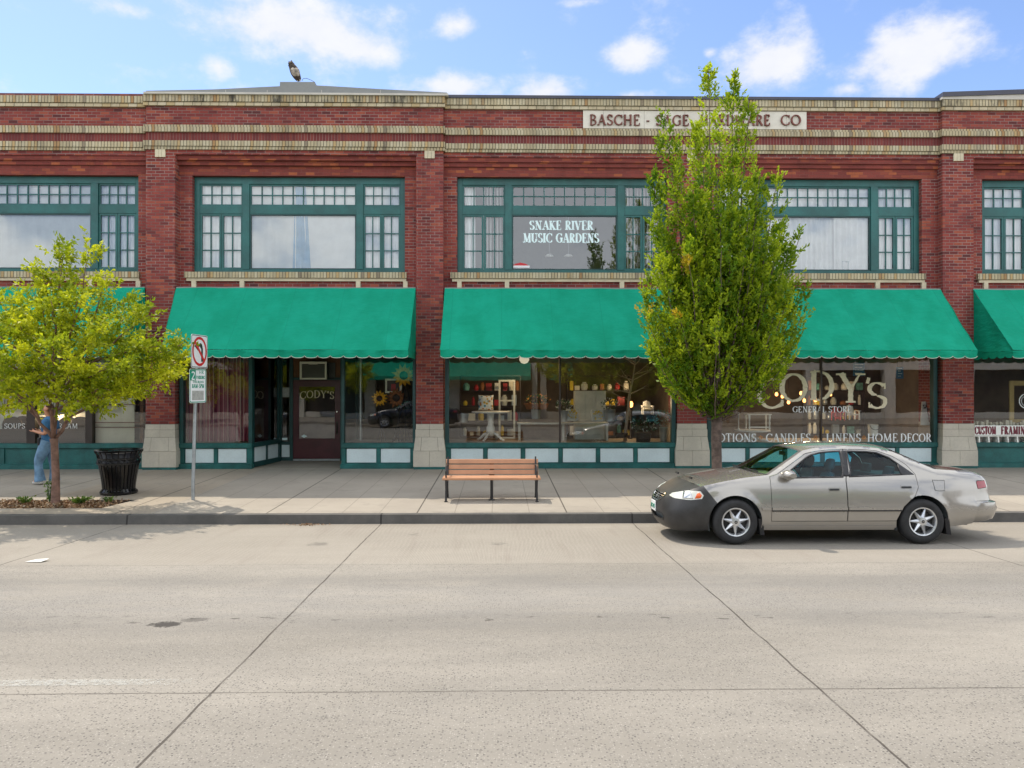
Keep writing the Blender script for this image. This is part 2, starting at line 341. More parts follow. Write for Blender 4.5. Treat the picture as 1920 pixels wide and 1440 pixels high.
# ground materials (object coordinates = world metres)
def lines(t, x, period, phase, half, soft=.004):
    k = t.m('ABSOLUTE', t.m('SUBTRACT', t.m('FRACT', t.m('ADD', t.m('DIVIDE', t.m('SUBTRACT', x, phase), period), .5)), .5))
    return t.ss(t.m('MULTIPLY', k, period), half, half + soft, 1.0, 0.0)
def road_mat():
    m, t = newmat('concrete_road'); oc = objc(t); sx = t.n('ShaderNodeSeparateXYZ', ins={0: oc}); x, y = sx.outputs[0], sx.outputs[1]
    mpl = t.n('ShaderNodeMapping', ins={'Vector': oc, 'Scale': (.35, 1.2, 1)}); big = t.noise(mpl.outputs[0], .5, 5, .6); med = t.noise(mpl.outputs[0], 2.6, 5, .68)
    c = t.mix(t.ss(big, .3, .7), (.215, .198, .170), (.30, .276, .238))
    c = t.mix(t.m('MULTIPLY', t.ss(med, .35, .75), .45), c, (.20, .187, .165))
    # parking strip by the kerb: smoother, pinkish, raked; lane beyond: worn exposed aggregate
    edge = t.m('ADD', y, t.m('MULTIPLY', t.m('SUBTRACT', t.noise(oc, .8, 3), .5), .25))
    strip = t.ss(edge, -9.75, -9.35)
    c = t.mix(t.m('MULTIPLY', strip, .55), c, (.305, .275, .232))
    mp = t.n('ShaderNodeMapping', ins={'Vector': oc, 'Scale': (2.6, .25, 1)})
    streak = t.ss(t.noise(mp.outputs[0], 1.6, 5, .65), .5, .7)
    c = t.mix(t.m('MULTIPLY', t.m('MULTIPLY', streak, strip), .4), c, (.23, .20, .17))
    wear = t.m('MULTIPLY', t.ss(t.m('ABSOLUTE', t.m('ADD', y, 11.2)), .4, 1.5, 1.0, .0), .5)
    c = t.mix(t.m('MULTIPLY', wear, t.ss(med, .2, .6)), c, (.23, .22, .205))
    # aggregate
    ag = t.n('ShaderNodeMapping', ins={'Vector': oc, 'Scale': (1, 1, 1)})
    vo = t.n('ShaderNodeTexVoronoi', ins={'Vector': ag.outputs[0], 'Scale': 50.0, 'Randomness': 1.0})
    hs = t.n('ShaderNodeSeparateColor', ins={0: vo.outputs['Color']})
    stone = t.m('MULTIPLY', t.ss(vo.outputs['Distance'], .22, .40, 1, 0), t.ss(hs.outputs[0], .40, .47))
    stone = t.m('MULTIPLY', stone, t.ss(strip, 0, 1, 1.0, .12))
    sc_ = t.mix(hs.outputs[1], (.055, .052, .05), (.17, .155, .14))
    c = t.mix(t.m('MULTIPLY', stone, t.ss(t.noise(oc, .6, 3), .25, .6, .45, .9)), c, sc_)
    vo2 = t.n('ShaderNodeTexVoronoi', ins={'Vector': oc, 'Scale': 75.0}); h2 = t.n('ShaderNodeSeparateColor', ins={0: vo2.outputs['Color']})
    c = t.mix(t.m('MULTIPLY', t.m('MULTIPLY', t.ss(vo2.outputs['Distance'], .25, .45, 1, 0), t.ss(h2.outputs[0], .7, .75)), .35), c, (.50, .47, .42))
    c = t.mix(t.m('MULTIPLY', t.ss(t.noise(oc, 160, 2), .55, .7), .3), c, (.18, .165, .145))
    rake = t.m('MULTIPLY', t.m('ADD', t.m('SINE', t.m('MULTIPLY', t.m('ADD', x, t.m('MULTIPLY', t.noise(oc, 1.5, 2), .12)), 98.0)), 1.0), .5)
    c = t.mix(t.m('MULTIPLY', t.m('MULTIPLY', rake, strip), t.ss(t.noise(oc, .5, 2), .4, .6, 0, .20)), c, (.17, .15, .125))
    tyre = t.m('MAXIMUM', t.ss(t.m('ABSOLUTE', t.m('ADD', y, 10.55)), .10, .45, 1, 0), t.ss(t.m('ABSOLUTE', t.m('ADD', y, 12.15)), .10, .45, 1, 0))
    c = t.mix(t.m('MULTIPLY', tyre, t.ss(med, .25, .65, .10, .34)), c, (.16, .15, .135))
    ov = t.n('ShaderNodeTexVoronoi', ins={'Vector': oc, 'Scale': .8}); oh = t.n('ShaderNodeSeparateColor', ins={0: ov.outputs['Color']})
    drip = t.m('MULTIPLY', t.ss(t.m('ADD', ov.outputs['Distance'], t.m('MULTIPLY', t.m('SUBTRACT', t.noise(oc, 9, 4), .5), .22)), .06, .15, 1, 0), t.ss(oh.outputs[0], .35, .9, 0, .5))
    c = t.mix(drip, c, (.10, .092, .082))
    # broken pits along one wheel line
    pl = t.ss(t.m('ABSOLUTE', t.m('ADD', y, 12.05)), .05, .2, 1, 0)
    mp2 = t.n('ShaderNodeMapping', ins={'Vector': oc, 'Scale': (1, 2.4, 1)})
    pits = t.ss(t.noise(mp2.outputs[0], 5.5, 3, .6), .63, .67)
    c = t.mix(t.m('MULTIPLY', t.m('MULTIPLY', pits, pl), .75), c, (.075, .068, .06))
    for (gx, gy, gr, am) in [(W(310, 1140, -12.2).x, -12.2, .22, .95), (W(247, 1140, -12.15).x, -12.15, .13, .6), (W(365, 1136, -12.05).x, -12.05, .2, .5)]:
        d = t.v('LENGTH', t.v('MULTIPLY', t.v('SUBTRACT', oc, (gx, gy, .13)), (1.0, 1.7, 0)))
        k = t.m('ADD', t.m('SUBTRACT', gr, d), t.m('MULTIPLY', t.m('SUBTRACT', t.noise(oc, 14, 4, .7), .5), .30))
        c = t.mix(t.m('MULTIPLY', t.ss(k, .05, .11), am), c, (.055, .05, .045))
    # oil drips in the bays and gutter dirt
    c = t.mix(t.m('MULTIPLY', t.ss(y, -6.75, -6.36), .35), c, (.20, .17, .13))
    tin = t.m('ADD', t.m('MULTIPLY', t.m('SINE', t.m('MULTIPLY', x, 300.0)), .25), 0)
    wob = t.m('MULTIPLY', t.m('SUBTRACT', t.noise(oc, 1.2, 3), .5), .05)
    xj = t.m('ADD', x, wob); yj = t.m('ADD', y, t.m('MULTIPLY', wob, .5))
    j = lines(t, xj, JP, JX, .006); j2 = t.m('MULTIPLY', t.ss(t.m('ABSOLUTE', t.m('SUBTRACT', yj, JY1)), .005, .010, 1, 0), .8)
    j3 = t.m('MULTIPLY', t.ss(t.m('ABSOLUTE', t.m('SUBTRACT', yj, -9.62)), .006, .012, 1, 0), .45)
    jj = t.m('MAXIMUM', t.m('MAXIMUM', j, j2), j3)
    c = t.mix(t.m('MULTIPLY', jj, t.ss(t.noise(oc, 3.5, 3), .3, .6, .45, .9)), c, (.07, .06, .05))
    h = t.m('ADD', t.m('MULTIPLY', stone, .5), t.m('ADD', t.m('MULTIPLY', t.noise(oc, 55, 4), 1.0), t.m('ADD', t.m('MULTIPLY', tin, strip), t.m('MULTIPLY', jj, -3.0))))
    b = t.n('ShaderNodeBsdfPrincipled', ins={'Base Color': c, 'Roughness': .9, 'Specular IOR Level': .2})
    bp = t.n('ShaderNodeBump', ins={'Strength': .55, 'Distance': .008, 'Height': h}); t.t.links.new(bp.outputs[0], b.inputs['Normal']); finish(t, b.outputs[0])
JY1 = -13.87
JX = W(713, 980, -6.4).x; JP = W(1187, 982, -6.4).x - JX
road_mat()
def walk_mat():
    m, t = newmat('concrete_pavement'); oc = objc(t); sx = t.n('ShaderNodeSeparateXYZ', ins={0: oc}); x, y = sx.outputs[0], sx.outputs[1]
    c = t.mix(t.ss(t.noise(oc, .5, 5, .6), .3, .7), (.285, .255, .215), (.35, .315, .265))
    slab = cell(t, t.n('ShaderNodeCombineXYZ', ins={0: t.m('FLOOR', t.m('DIVIDE', t.m('SUBTRACT', x, SX), SP))}).outputs[0])
    c = t.mix(t.m('MULTIPLY', slab, .25), c, (.31, .27, .22))
    tan = t.m('MULTIPLY', t.ss(x, -8.55, -8.5), t.ss(x, -5.9, -5.86, 1, 0))
    c = t.mix(t.m('MULTIPLY', tan, .35), c, (.34, .27, .19))
    c = t.mix(t.m('MULTIPLY', t.ss(t.noise(oc, 2.3, 5, .7), .52, .68), .3), c, (.20, .18, .155))
    c = t.mix(t.m('MULTIPLY', t.ss(t.noise(oc, 120, 2), .5, .7), .28), c, (.20, .18, .15))
    sp = t.n('ShaderNodeTexVoronoi', ins={'Vector': oc, 'Scale': 3.4}); hs = t.n('ShaderNodeSeparateColor', ins={0: sp.outputs['Color']})
    c = t.mix(t.m('MULTIPLY', t.m('MULTIPLY', t.ss(sp.outputs['Distance'], .04, .065, 1, 0), t.ss(hs.outputs[0], .42, .47)), .6), c, (.10, .09, .08))
    dirt = t.m('MULTIPLY', t.ss(y, -5.9, -6.2, 0, 1), t.ss(t.noise(oc, 1.8, 5, .7), .42, .62))
    c = t.mix(t.m('MULTIPLY', dirt, .45), c, (.15, .13, .11))
    j = lines(t, x, SP, SX, .010); jf = t.m('MULTIPLY', lines(t, x, SP / 4, SX, .006), .4)
    jy = t.m('MULTIPLY', lines(t, y, 2.1, -6.0, .006), .22)
    jk = t.m('MULTIPLY', t.ss(t.m('ABSOLUTE', t.m('ADD', y, 6.16)), .004, .009, 1, 0), .12)
    jj = t.m('MAXIMUM', t.m('MAXIMUM', j, jf), t.m('MAXIMUM', jy, jk))
    c = t.mix(t.m('MULTIPLY', jj, .85), c, (.07, .06, .05))
    b = t.n('ShaderNodeBsdfPrincipled', ins={'Base Color': c, 'Roughness': .88, 'Specular IOR Level': .2})
    bp = t.n('ShaderNodeBump', ins={'Strength': .3, 'Distance': .006, 'Height': t.m('ADD', t.noise(oc, 60, 4), t.m('MULTIPLY', jj, -3))}); t.t.links.new(bp.outputs[0], b.inputs['Normal']); finish(t, b.outputs[0])
SX = W(1023, 881, -.2).x; SP = (W(1023, 881, -.2).x - W(637, 883, -.2).x) / 2
walk_mat()
def kerb_mat():
    m, t = newmat('concrete_kerb'); oc = objc(t); sx = t.n('ShaderNodeSeparateXYZ', ins={0: oc})
    c = t.mix(t.ss(t.noise(oc, 1.5, 5, .65), .3, .7), (.07, .067, .062), (.115, .108, .098))
    c = t.mix(t.m('MULTIPLY', t.ss(t.noise(oc, 70, 3), .5, .7), .4), c, (.08, .075, .07))
    j = lines(t, sx.outputs[0], JP, JX, .012); c = t.mix(j, c, (.03, .027, .025))
    b = t.n('ShaderNodeBsdfPrincipled', ins={'Base Color': c, 'Roughness': .9})
    bp = t.n('ShaderNodeBump', ins={'Strength': .4, 'Distance': .01, 'Height': t.noise(oc, 50, 4)}); t.t.links.new(bp.outputs[0], b.inputs['Normal']); finish(t, b.outputs[0])
kerb_mat()
def paint_mat():
    m, t = newmat('worn_road_paint'); oc = objc(t); sx = t.n('ShaderNodeSeparateXYZ', ins={0: oc})
    d = t.n('ShaderNodeBsdfDiffuse', ins={'Color': (.56, .56, .52, 1)}); tr = t.n('ShaderNodeBsdfTransparent')
    k = t.m('ADD', t.noise(oc, 30, 4, .7), t.m('MULTIPLY', t.ss(sx.outputs[0], -2.9, -1.75, 0, 1), .25))
    f = t.ss(k, .40, .66, .42, .0)
    mx = t.n('ShaderNodeMixShader', ins={0: f}); t.t.links.new(tr.outputs[0], mx.inputs[1]); t.t.links.new(d.outputs[0], mx.inputs[2]); finish(t, mx.outputs[0])
paint_mat()
plain('mulch', (.10, .062, .038), .95, var=.5, scale=14, bump=1.0, bscale=40, fine=.6)
plain('far_ground', (.22, .20, .16), .95, var=.3, scale=.05)
plain('litter_white', (.7, .7, .66), .8)
# ------------------------------------------------------------------ mesh helpers
def root_loc(o):
    v = Vector((0, 0, 0))
    while o is not None:
        v = v + o.location; o = o.parent
    return v
class MB:
    """collects shapes; build() links them as ONE mesh object"""
    def __init__(s): s.v = []; s.f = []; s.mi = []; s.cur = 0; s.uv = None
    def add(s, vs, fs):
        o = len(s.v); s.v += [tuple(p) for p in vs]; s.f += [tuple(i + o for i in f) for f in fs]; s.mi += [s.cur] * len(fs); return s
    def box(s, x0, x1, y0, y1, z0, z1):
        if x0 > x1: x0, x1 = x1, x0
        if y0 > y1: y0, y1 = y1, y0
        if z0 > z1: z0, z1 = z1, z0
        return s.add([(x0, y0, z0), (x1, y0, z0), (x1, y1, z0), (x0, y1, z0), (x0, y0, z1), (x1, y0, z1), (x1, y1, z1), (x0, y1, z1)],
              [(0, 3, 2, 1), (4, 5, 6, 7), (0, 1, 5, 4), (1, 2, 6, 5), (2, 3, 7, 6), (3, 0, 4, 7)])
    def hexa(s, b, t):
        return s.add(list(b) + list(t), [(0, 3, 2, 1), (4, 5, 6, 7), (0, 1, 5, 4), (1, 2, 6, 5), (2, 3, 7, 6), (3, 0, 4, 7)])
    def prism(s, poly, y0, y1):
        """poly in (x, z), counter-clockwise seen from -y, extruded along y"""
        n = len(poly)
        vs = [(x, y0, z) for x, z in poly] + [(x, y1, z) for x, z in poly]
        return s.add(vs, [tuple(range(n)), tuple(range(2 * n - 1, n - 1, -1))] + [(i + n, (i + 1) % n + n, (i + 1) % n, i) for i in range(n)])
    def quad(s, a, b, c, d): return s.add([a, b, c, d], [(0, 1, 2, 3)])
    def tube(s, pts, rad, n=8, cap=True):
        pts = [Vector(p) for p in pts]; m = len(pts)
        if not hasattr(rad, '__len__'): rad = [rad] * m
        vs = []; up = Vector((0.13, .31, .94))
        pa = None
        for i, p in enumerate(pts):
            d = (pts[min(i + 1, m - 1)] - pts[max(i - 1, 0)]).normalized()
            if pa is None:
                a = d.cross(up); a = a if a.length > .05 else d.cross(Vector((1, 0, 0)))
            else: a = pa - d * pa.dot(d)
            a.normalize(); pa = a; b = d.cross(a)
            for k in range(n):
                th = 2 * math.pi * k / n; vs.append(p + (a * math.cos(th) + b * math.sin(th)) * rad[i])
        fs = [(i * n + k, i * n + (k + 1) % n, (i + 1) * n + (k + 1) % n, (i + 1) * n + k) for i in range(m - 1) for k in range(n)]
        if cap: fs += [tuple(range(n - 1, -1, -1)), tuple(range((m - 1) * n, m * n))]
        return s.add(vs, fs)
    def lathe(s, prof, c, n=24, axis='z', arc=None, close=False):
        """prof: (r, h) pairs round an axis through c"""
        c = Vector(c); vs = []; m = len(prof)
        for k in range(n):
            th = 2 * math.pi * k / n
            for r, h in prof:
                if axis == 'z': vs.append((c.x + r * math.cos(th), c.y + r * math.sin(th), c.z + h))
                else: vs.append((c.x + r * math.cos(th), c.y + h, c.z + r * math.sin(th)))
        fs = []
        for k in range(n):
            q = (k + 1) % n
            for i in range(m - 1 if not close else m):
                j = (i + 1) % m
                f = (k * m + i, q * m + i, q * m + j, k * m + j)
                fs.append(f if axis == 'z' else f[::-1])
        return s.add(vs, fs)
    def grid(s, P, flip=False):
        """P[i][j] points"""
        a, b = len(P), len(P[0])
        fs = [(i * b + j, (i + 1) * b + j, (i + 1) * b + j + 1, i * b + j + 1) for i in range(a - 1) for j in range(b - 1)]
        if flip: fs = [f[::-1] for f in fs]
        return s.add([p for r in P for p in r], fs)
    def build(s, name, mat, parent=None, smooth=False, org=None, bevel=0.0, angle=None):
        me = bpy.data.meshes.new(name)
        off = root_loc(parent) if parent is not None else (Vector(org) if org is not None else Vector((0, 0, 0)))
        if getattr(s, 'local', False): off = Vector((0, 0, 0))
        me.from_pydata([(p[0] - off.x, p[1] - off.y, p[2] - off.z) for p in s.v], [], s.f)
        for m_ in (mat if isinstance(mat, (list, tuple)) else [mat]): me.materials.append(M[m_] if isinstance(m_, str) else m_)
        if max(s.mi, default=0): me.polygons.foreach_set('material_index', s.mi)
        if s.uv:
            ul = me.uv_layers.new(name='UVMap')
            for lp in me.loops: ul.data[lp.index].uv = s.uv[lp.vertex_index]
        me.update()
        if bevel or smooth == 'weld':
            bm = bmesh.new(); bm.from_mesh(me)
            if smooth == 'weld': bmesh.ops.remove_doubles(bm, verts=bm.verts, dist=1e-4)
            if bevel: bmesh.ops.bevel(bm, geom=bm.edges[:], offset=bevel, segments=1, affect='EDGES', clamp_overlap=True)
            bm.to_mesh(me); bm.free()
        o = bpy.data.objects.new(name, me); COL.objects.link(o)
        if parent is not None: o.parent = parent
        else: o.location = off
        if smooth:
            me.polygons.foreach_set('use_smooth', [True] * len(me.polygons))
            if angle:
                try: me.set_sharp_from_angle(angle=R(angle))
                except Exception: pass
        return o
def tag(o, label=None, cat=None, group=None, kind=None):
    if label: o['label'] = label
    if cat: o['category'] = cat
    if group: o['group'] = group
    if kind: o['kind'] = kind
    return o
def empty(name, loc, label=None, cat=None, group=None):
    o = bpy.data.objects.new(name, None); COL.objects.link(o); o.location = loc; o.empty_display_size = .2
    return tag(o, label, cat, group)
def kids(o): return [c for c in bpy.data.objects if c.parent == o]
def copy_tree(o, parent=None):
    c = o.copy(); COL.objects.link(c)
    if parent is not None: c.parent = parent
    for ch in kids(o): copy_tree(ch, c)
    return c
def fast_mesh(name, V, F, mat, parent=None, tone=None, org=None):
    """V (n,3) array, F (m,4) quads"""
    off = root_loc(parent) if parent is not None else Vector(org or (0, 0, 0))
    me = bpy.data.meshes.new(name); n, m_ = len(V), len(F)
    me.vertices.add(n); me.vertices.foreach_set('co', (V - np.array(off)).astype(np.float32).ravel())
    me.loops.add(m_ * 4); me.loops.foreach_set('vertex_index', F.astype(np.int32).ravel())
    me.polygons.add(m_); me.polygons.foreach_set('loop_start', np.arange(0, m_ * 4, 4, dtype=np.int32))
    me.update(calc_edges=True); me.validate()
    if tone is not None:
        at = me.attributes.new('tone', 'FLOAT', 'POINT'); at.data.foreach_set('value', tone.astype(np.float32))
    me.materials.append(M[mat]); o = bpy.data.objects.new(name, me); COL.objects.link(o)
    if parent is not None: o.parent = parent
    else: o.location = off
    return o
def leaves(P, D, L, Wd, tone, droop=.25):
    """leaf quads at points P pointing along D; folded diamond of length L, width Wd"""
    n = len(P)
    D = D / np.linalg.norm(D, axis=1, keepdims=True)
    r = rng.normal(size=(n, 3)); S = np.cross(D, r); S /= np.linalg.norm(S, axis=1, keepdims=True)
    N = np.cross(S, D); L = L[:, None]; Wd = Wd[:, None]
    a = P; b = P + D * L * .5 + S * Wd * .5 + N * Wd * .15; c = P + D * L - N * L * droop * .5; d = P + D * L * .5 - S * Wd * .5 + N * Wd * .15
    V = np.stack([a, b, c, d], 1).reshape(-1, 3)
    return V, np.arange(n * 4).reshape(n, 4), np.repeat(tone, 4)

# ------------------------------------------------------------------ lettering drawn with strokes
def L_(*p): return ('l',) + p
def A_(*p): return ('a',) + p
def S_(*p): return ('s',) + p
T, t_ = 1, 0
GL = {
 'A': (.78, [L_(.10, 0, .39, 1, t_), L_(.39, 1, .68, 0, T), L_(.21, .34, .58, .34, t_), S_(.10, 0), S_(.68, 0)]),
 'B': (.66, [L_(.16, 0, .16, 1, T), L_(.16, 1, .34, 1, t_), A_(.34, .76, .19, .24, 90, -90), L_(.16, .52, .36, .52, t_), A_(.36, .26, .22, .26, 90, -90), L_(.16, 0, .36, 0, t_), S_(.12, 0, .5), S_(.12, 1, .5)]),
 'C': (.78, [A_(.45, .5, .37, .51, 42, 318), L_(.725, .98, .725, .70, t_), L_(.725, .30, .725, .08, t_)]),
 'D': (.80, [L_(.16, 0, .16, 1, T), L_(.16, 1, .34, 1, t_), A_(.34, .5, .36, .5, 90, -90), L_(.16, 0, .34, 0, t_), S_(.12, 0, .5), S_(.12, 1, .5)]),
 'E': (.62, [L_(.16, 0, .16, 1, T), L_(.16, 1, .54, 1, t_), L_(.16, .52, .42, .52, t_), L_(.16, 0, .56, 0, t_), L_(.54, 1, .54, .80, t_), L_(.56, 0, .58, .22, t_), L_(.42, .60, .42, .44, t_), S_(.12, 0, .5), S_(.12, 1, .5)]),
 'F': (.58, [L_(.16, 0, .16, 1, T), L_(.16, 1, .54, 1, t_), L_(.16, .52, .42, .52, t_), L_(.54, 1, .54, .80, t_), L_(.42, .60, .42, .44, t_), S_(.16, 0), S_(.12, 1, .5)]),
 'G': (.82, [A_(.45, .5, .37, .51, 42, 318), L_(.725, .98, .725, .72, t_), L_(.70, .44, .70, .10, T), S_(.68, .44)]),
 'H': (.84, [L_(.16, 0, .16, 1, T), L_(.68, 0, .68, 1, T), L_(.16, .51, .68, .51, t_), S_(.16, 0), S_(.16, 1), S_(.68, 0), S_(.68, 1)]),
 'I': (.34, [L_(.17, 0, .17, 1, T), S_(.17, 0), S_(.17, 1)]),
 'K': (.76, [L_(.16, 0, .16, 1, T), L_(.16, .42, .60, 1, t_), L_(.30, .58, .64, 0, T), S_(.16, 0), S_(.16, 1), S_(.60, 1), S_(.64, 0)]),
 'L': (.60, [L_(.16, 0, .16, 1, T), L_(.16, 0, .55, 0, t_), L_(.55, 0, .57, .24, t_), S_(.16, 1), S_(.12, 0, .5)]),
 'M': (.98, [L_(.15, 0, .17, 1, t_), L_(.17, 1, .48, .06, T), L_(.48, .06, .79, 1, t_), L_(.80, 1, .82, 0, T), S_(.15, 0), S_(.82, 0), S_(.14, 1, .6), S_(.83, 1, .6)]),
 'N': (.84, [L_(.16, 0, .16, 1, t_), L_(.16, 1, .68, 0, T), L_(.68, 0, .68, 1, t_), S_(.16, 0), S_(.12, 1, .6), S_(.68, 1)]),
 'O': (.86, [A_(.43, .5, .36, .51, 0, 360)]),
 'P': (.62, [L_(.16, 0, .16, 1, T), L_(.16, 1, .32, 1, t_), A_(.32, .74, .22, .26, 90, -90), L_(.16, .48, .32, .48, t_), S_(.16, 0), S_(.12, 1, .5)]),
 'R': (.70, [L_(.16, 0, .16, 1, T), L_(.16, 1, .32, 1, t_), A_(.32, .75, .21, .25, 90, -90), L_(.16, .50, .32, .50, t_), L_(.32, .50, .62, 0, T), S_(.16, 0), S_(.12, 1, .5), S_(.63, 0, .7)]),
 'S': (.58, [A_(.29, .75, .20, .26, 30, 270), A_(.29, .25, .22, .26, 90, -150), L_(.49, .98, .49, .76, t_), L_(.08, .24, .08, .02, t_)]),
 'T': (.68, [L_(.34, 0, .34, 1, T), L_(.05, 1, .63, 1, t_), L_(.05, 1, .05, .78, t_), L_(.63, 1, .63, .78, t_), S_(.34, 0)]),
 'U': (.80, [L_(.16, 1, .16, .36, T), A_(.40, .36, .24, .37, 180, 360), L_(.64, 1, .64, .36, t_), S_(.16, 1), S_(.64, 1)]),
 'V': (.76, [L_(.10, 1, .38, 0, T), L_(.38, 0, .66, 1, t_), S_(.10, 1), S_(.66, 1)]),
 'W': (1.1, [L_(.08, 1, .32, 0, T), L_(.32, 0, .54, .9, t_), L_(.54, .9, .78, 0, T), L_(.78, 0, 1.0, 1, t_), S_(.10, 1), S_(1.0, 1)]),
 'Y': (.74, [L_(.10, 1, .37, .46, T), L_(.37, .46, .64, 1, t_), L_(.37, 0, .37, .46, T), S_(.10, 1), S_(.64, 1), S_(.37, 0)]),
 "'": (.26, [L_(.15, 1.0, .09, .70, T)]), '-': (.44, [L_(.08, .42, .36, .42, t_)]), ' ': (.36, []),
 '.': (.34, [A_(.17, .45, .04, .05, 0, 360)]),
 '2': (.6, [A_(.29, .72, .2, .27, 160, -30), L_(.45, .58, .09, 0, t_), L_(.08, 0, .53, 0, T)]),
 '5': (.6, [L_(.50, 1, .14, 1, T), L_(.14, 1, .11, .55, t_), A_(.28, .31, .23, .31, 130, -150)]),
 '8': (.6, [A_(.29, .75, .18, .24, 0, 360), A_(.29, .26, .22, .27, 0, 360)]),
}
def letters(mb, text, x0, x1, z0, h, y, thick=.17, thin=.07, serif=.06, slen=.30, depth=.004, sp=.06, place=None, rough=0.0):
    """strokes of each letter, fitted between x0 and x1 (height h); place(u, v, d) maps to space"""
    wid = sum(GL[c][0] for c in text) + sp * (len(text) - 1)
    sx = (x1 - x0) / wid; rs = random.Random(len(text) * 7 + int(h * 999)); lay = [0]
    if place is None: place = lambda u, v, d: (u, y - d, v)
    ks = min(h / max(sx, 1e-6), 1.35)                      # stroke width stays even when squeezed
    def poly(pts):                                       # a convex quad, u-v in letter units, tiny own offset
        lay[0] += 1; d = depth * (1 + .02 * (lay[0] % 40))
        P = [(x0 + (cx + a) * sx, z0 + b * h) for a, b in pts]
        n = len(P)
        mb.add([place(a, b, d) for a, b in P] + [place(a, b, 0) for a, b in P],
               [tuple(range(n))] + [(i + n, (i + 1) % n + n, (i + 1) % n, i) for i in range(n)])
    def jit(p): return (p[0] + rs.uniform(-rough, rough), p[1] + rs.uniform(-rough, rough)) if rough else p
    def strip(pts, ws):
        m = len(pts); Lf, Rt = [], []
        for i, (a, b) in enumerate(pts):
            p, q = pts[max(i - 1, 0)], pts[min(i + 1, m - 1)]
            dx, dy = (q[0] - p[0]) * sx, (q[1] - p[1]) * h; l = math.hypot(dx, dy) or 1
            nx, ny = -dy / l * ws[i] * h / 2 / sx, dx / l * ws[i] / 2
            Lf.append(jit((a + nx, b + ny))); Rt.append(jit((a - nx, b - ny)))
        for i in range(m - 1): poly([Rt[i], Rt[i + 1], Lf[i + 1], Lf[i]])
    cx = 0
    for c in text:
        wd, st = GL[c]
        for k in st:
            if k[0] == 'l':
                n = 8 if rough else 1
                strip([(k[1] + (k[3] - k[1]) * i / n, k[2] + (k[4] - k[2]) * i / n) for i in range(n + 1)], [thick if k[5] else thin] * (n + 1))
            elif k[0] == 'a':
                n = max(6, int(abs(k[6] - k[5]) / (12 if rough else 18))); pts, ws = [], []
                for i in range(n + 1):
                    a = R(k[5] + (k[6] - k[5]) * i / n); s_ = abs(math.cos(a))
                    pts.append((k[1] + (k[3]) * math.cos(a), k[2] + (k[4] - thin / 2) * math.sin(a))); ws.append(thin + (thick - thin) * s_ ** 1.4)
                strip(pts, ws)
            elif serif:
                f = k[3] if len(k) > 3 else 1.0; hw = slen / 2 * (h / sx) * min(1, sx / h * 1.2) * f; v = k[2]
                a, b = (v, v + serif) if v < .5 else (v - serif, v)
                poly([(k[1] - hw, a), (k[1] + hw, a), (k[1] + hw, b), (k[1] - hw, b)])
        cx += wd + sp
    return mb

# ------------------------------------------------------------------ the ground
def zs(y): return .15 + .0155 * (y + 6.34)          # pavement rises to the shops
def zr(y):                                          # crowned road
    if y > -15.2: return .024 * (-6.34 - y)
    return .2126 - .024 * (-15.2 - y)
g = MB()
YS = [-6.32, -9.6, -13.0, -15.2, -19.0, -24.5]
XS = [-60, -30, -15, 0, 15, 30, 60]
g.grid([[(x, y, zr(y)) for y in YS] for x in XS], flip=True)
tag(g.build('road', 'concrete_road'), kind='structure')
g = MB(); g.grid([[(x, y, -.06) for y in (-600, 600)] for x in (-600, 600)], flip=True)
tag(g.build('ground', 'far_ground'), kind='structure')
BX0, BX1, BYN, BYF = -30, X(200, -5.4), -4.72, -5.62           # planting bed by the kerb
bx_far = W(255, 925, BYN).x; bx_near = W(190, 947, BYF).x
g = MB()
def walkq(p): return [(a, b, zs(b)) for a, b in p]
g.quad(*walkq([(-60, -6.16), (60, -6.16), (60, BYF), (-60, BYF)]))
g.quad(*walkq([(bx_near, BYF), (60, BYF), (60, BYN), (bx_far, BYN)]))
g.quad(*walkq([(-60, BYN), (60, BYN), (60, .9), (-60, .9)]))
tag(g.build('pavement', 'concrete_pavement'), kind='structure')
g = MB()
g.hexa([(-60, -6.34, -.05), (60, -6.34, -.05), (60, -6.16, -.05), (-60, -6.16, -.05)],
       [(-60, -6.31, .15), (60, -6.31, .15), (60, -6.16, zs(-6.16) - .0005), (-60, -6.16, zs(-6.16) - .0005)])
tag(g.build('kerb', 'concrete_kerb'), kind='structure')
g = MB(); nx = 120
P = [[(-14 + (bx_far + 14) * i / nx if True else 0, BYF - .02 + (BYN - BYF + .04) * j / 14, 0) for j in range(15)] for i in range(nx + 1)]
P = [[(x, y, zs(y) - .06 + .03 * mnoise.noise(Vector((x * 3, y * 3, 0))) + .012 * mnoise.noise(Vector((x * 11, y * 11, 3)))) for x, y, _ in r] for r in P]
P = [[p for p in r] for r in P]
g.grid(P, flip=True)
tag(g.build('planting_bed', 'mulch', smooth=True), kind='structure')
g = MB()
g.box(-14, bx_far - .02, BYN - .01, BYN + .0, zs(BYN) - .12, zs(BYN) - .004)
tag(g.build('bed_edge', 'concrete_kerb'), kind='structure')
lx1 = W(380, 1286, -13.7).x
g = MB(); g.quad(*[(a, b, zr(b) + .004) for a, b in [(-9, -13.72), (lx1, -13.72), (lx1, -13.60), (-9, -13.60)]])
tag(g.build('road_marking', 'worn_road_paint'), kind='structure')
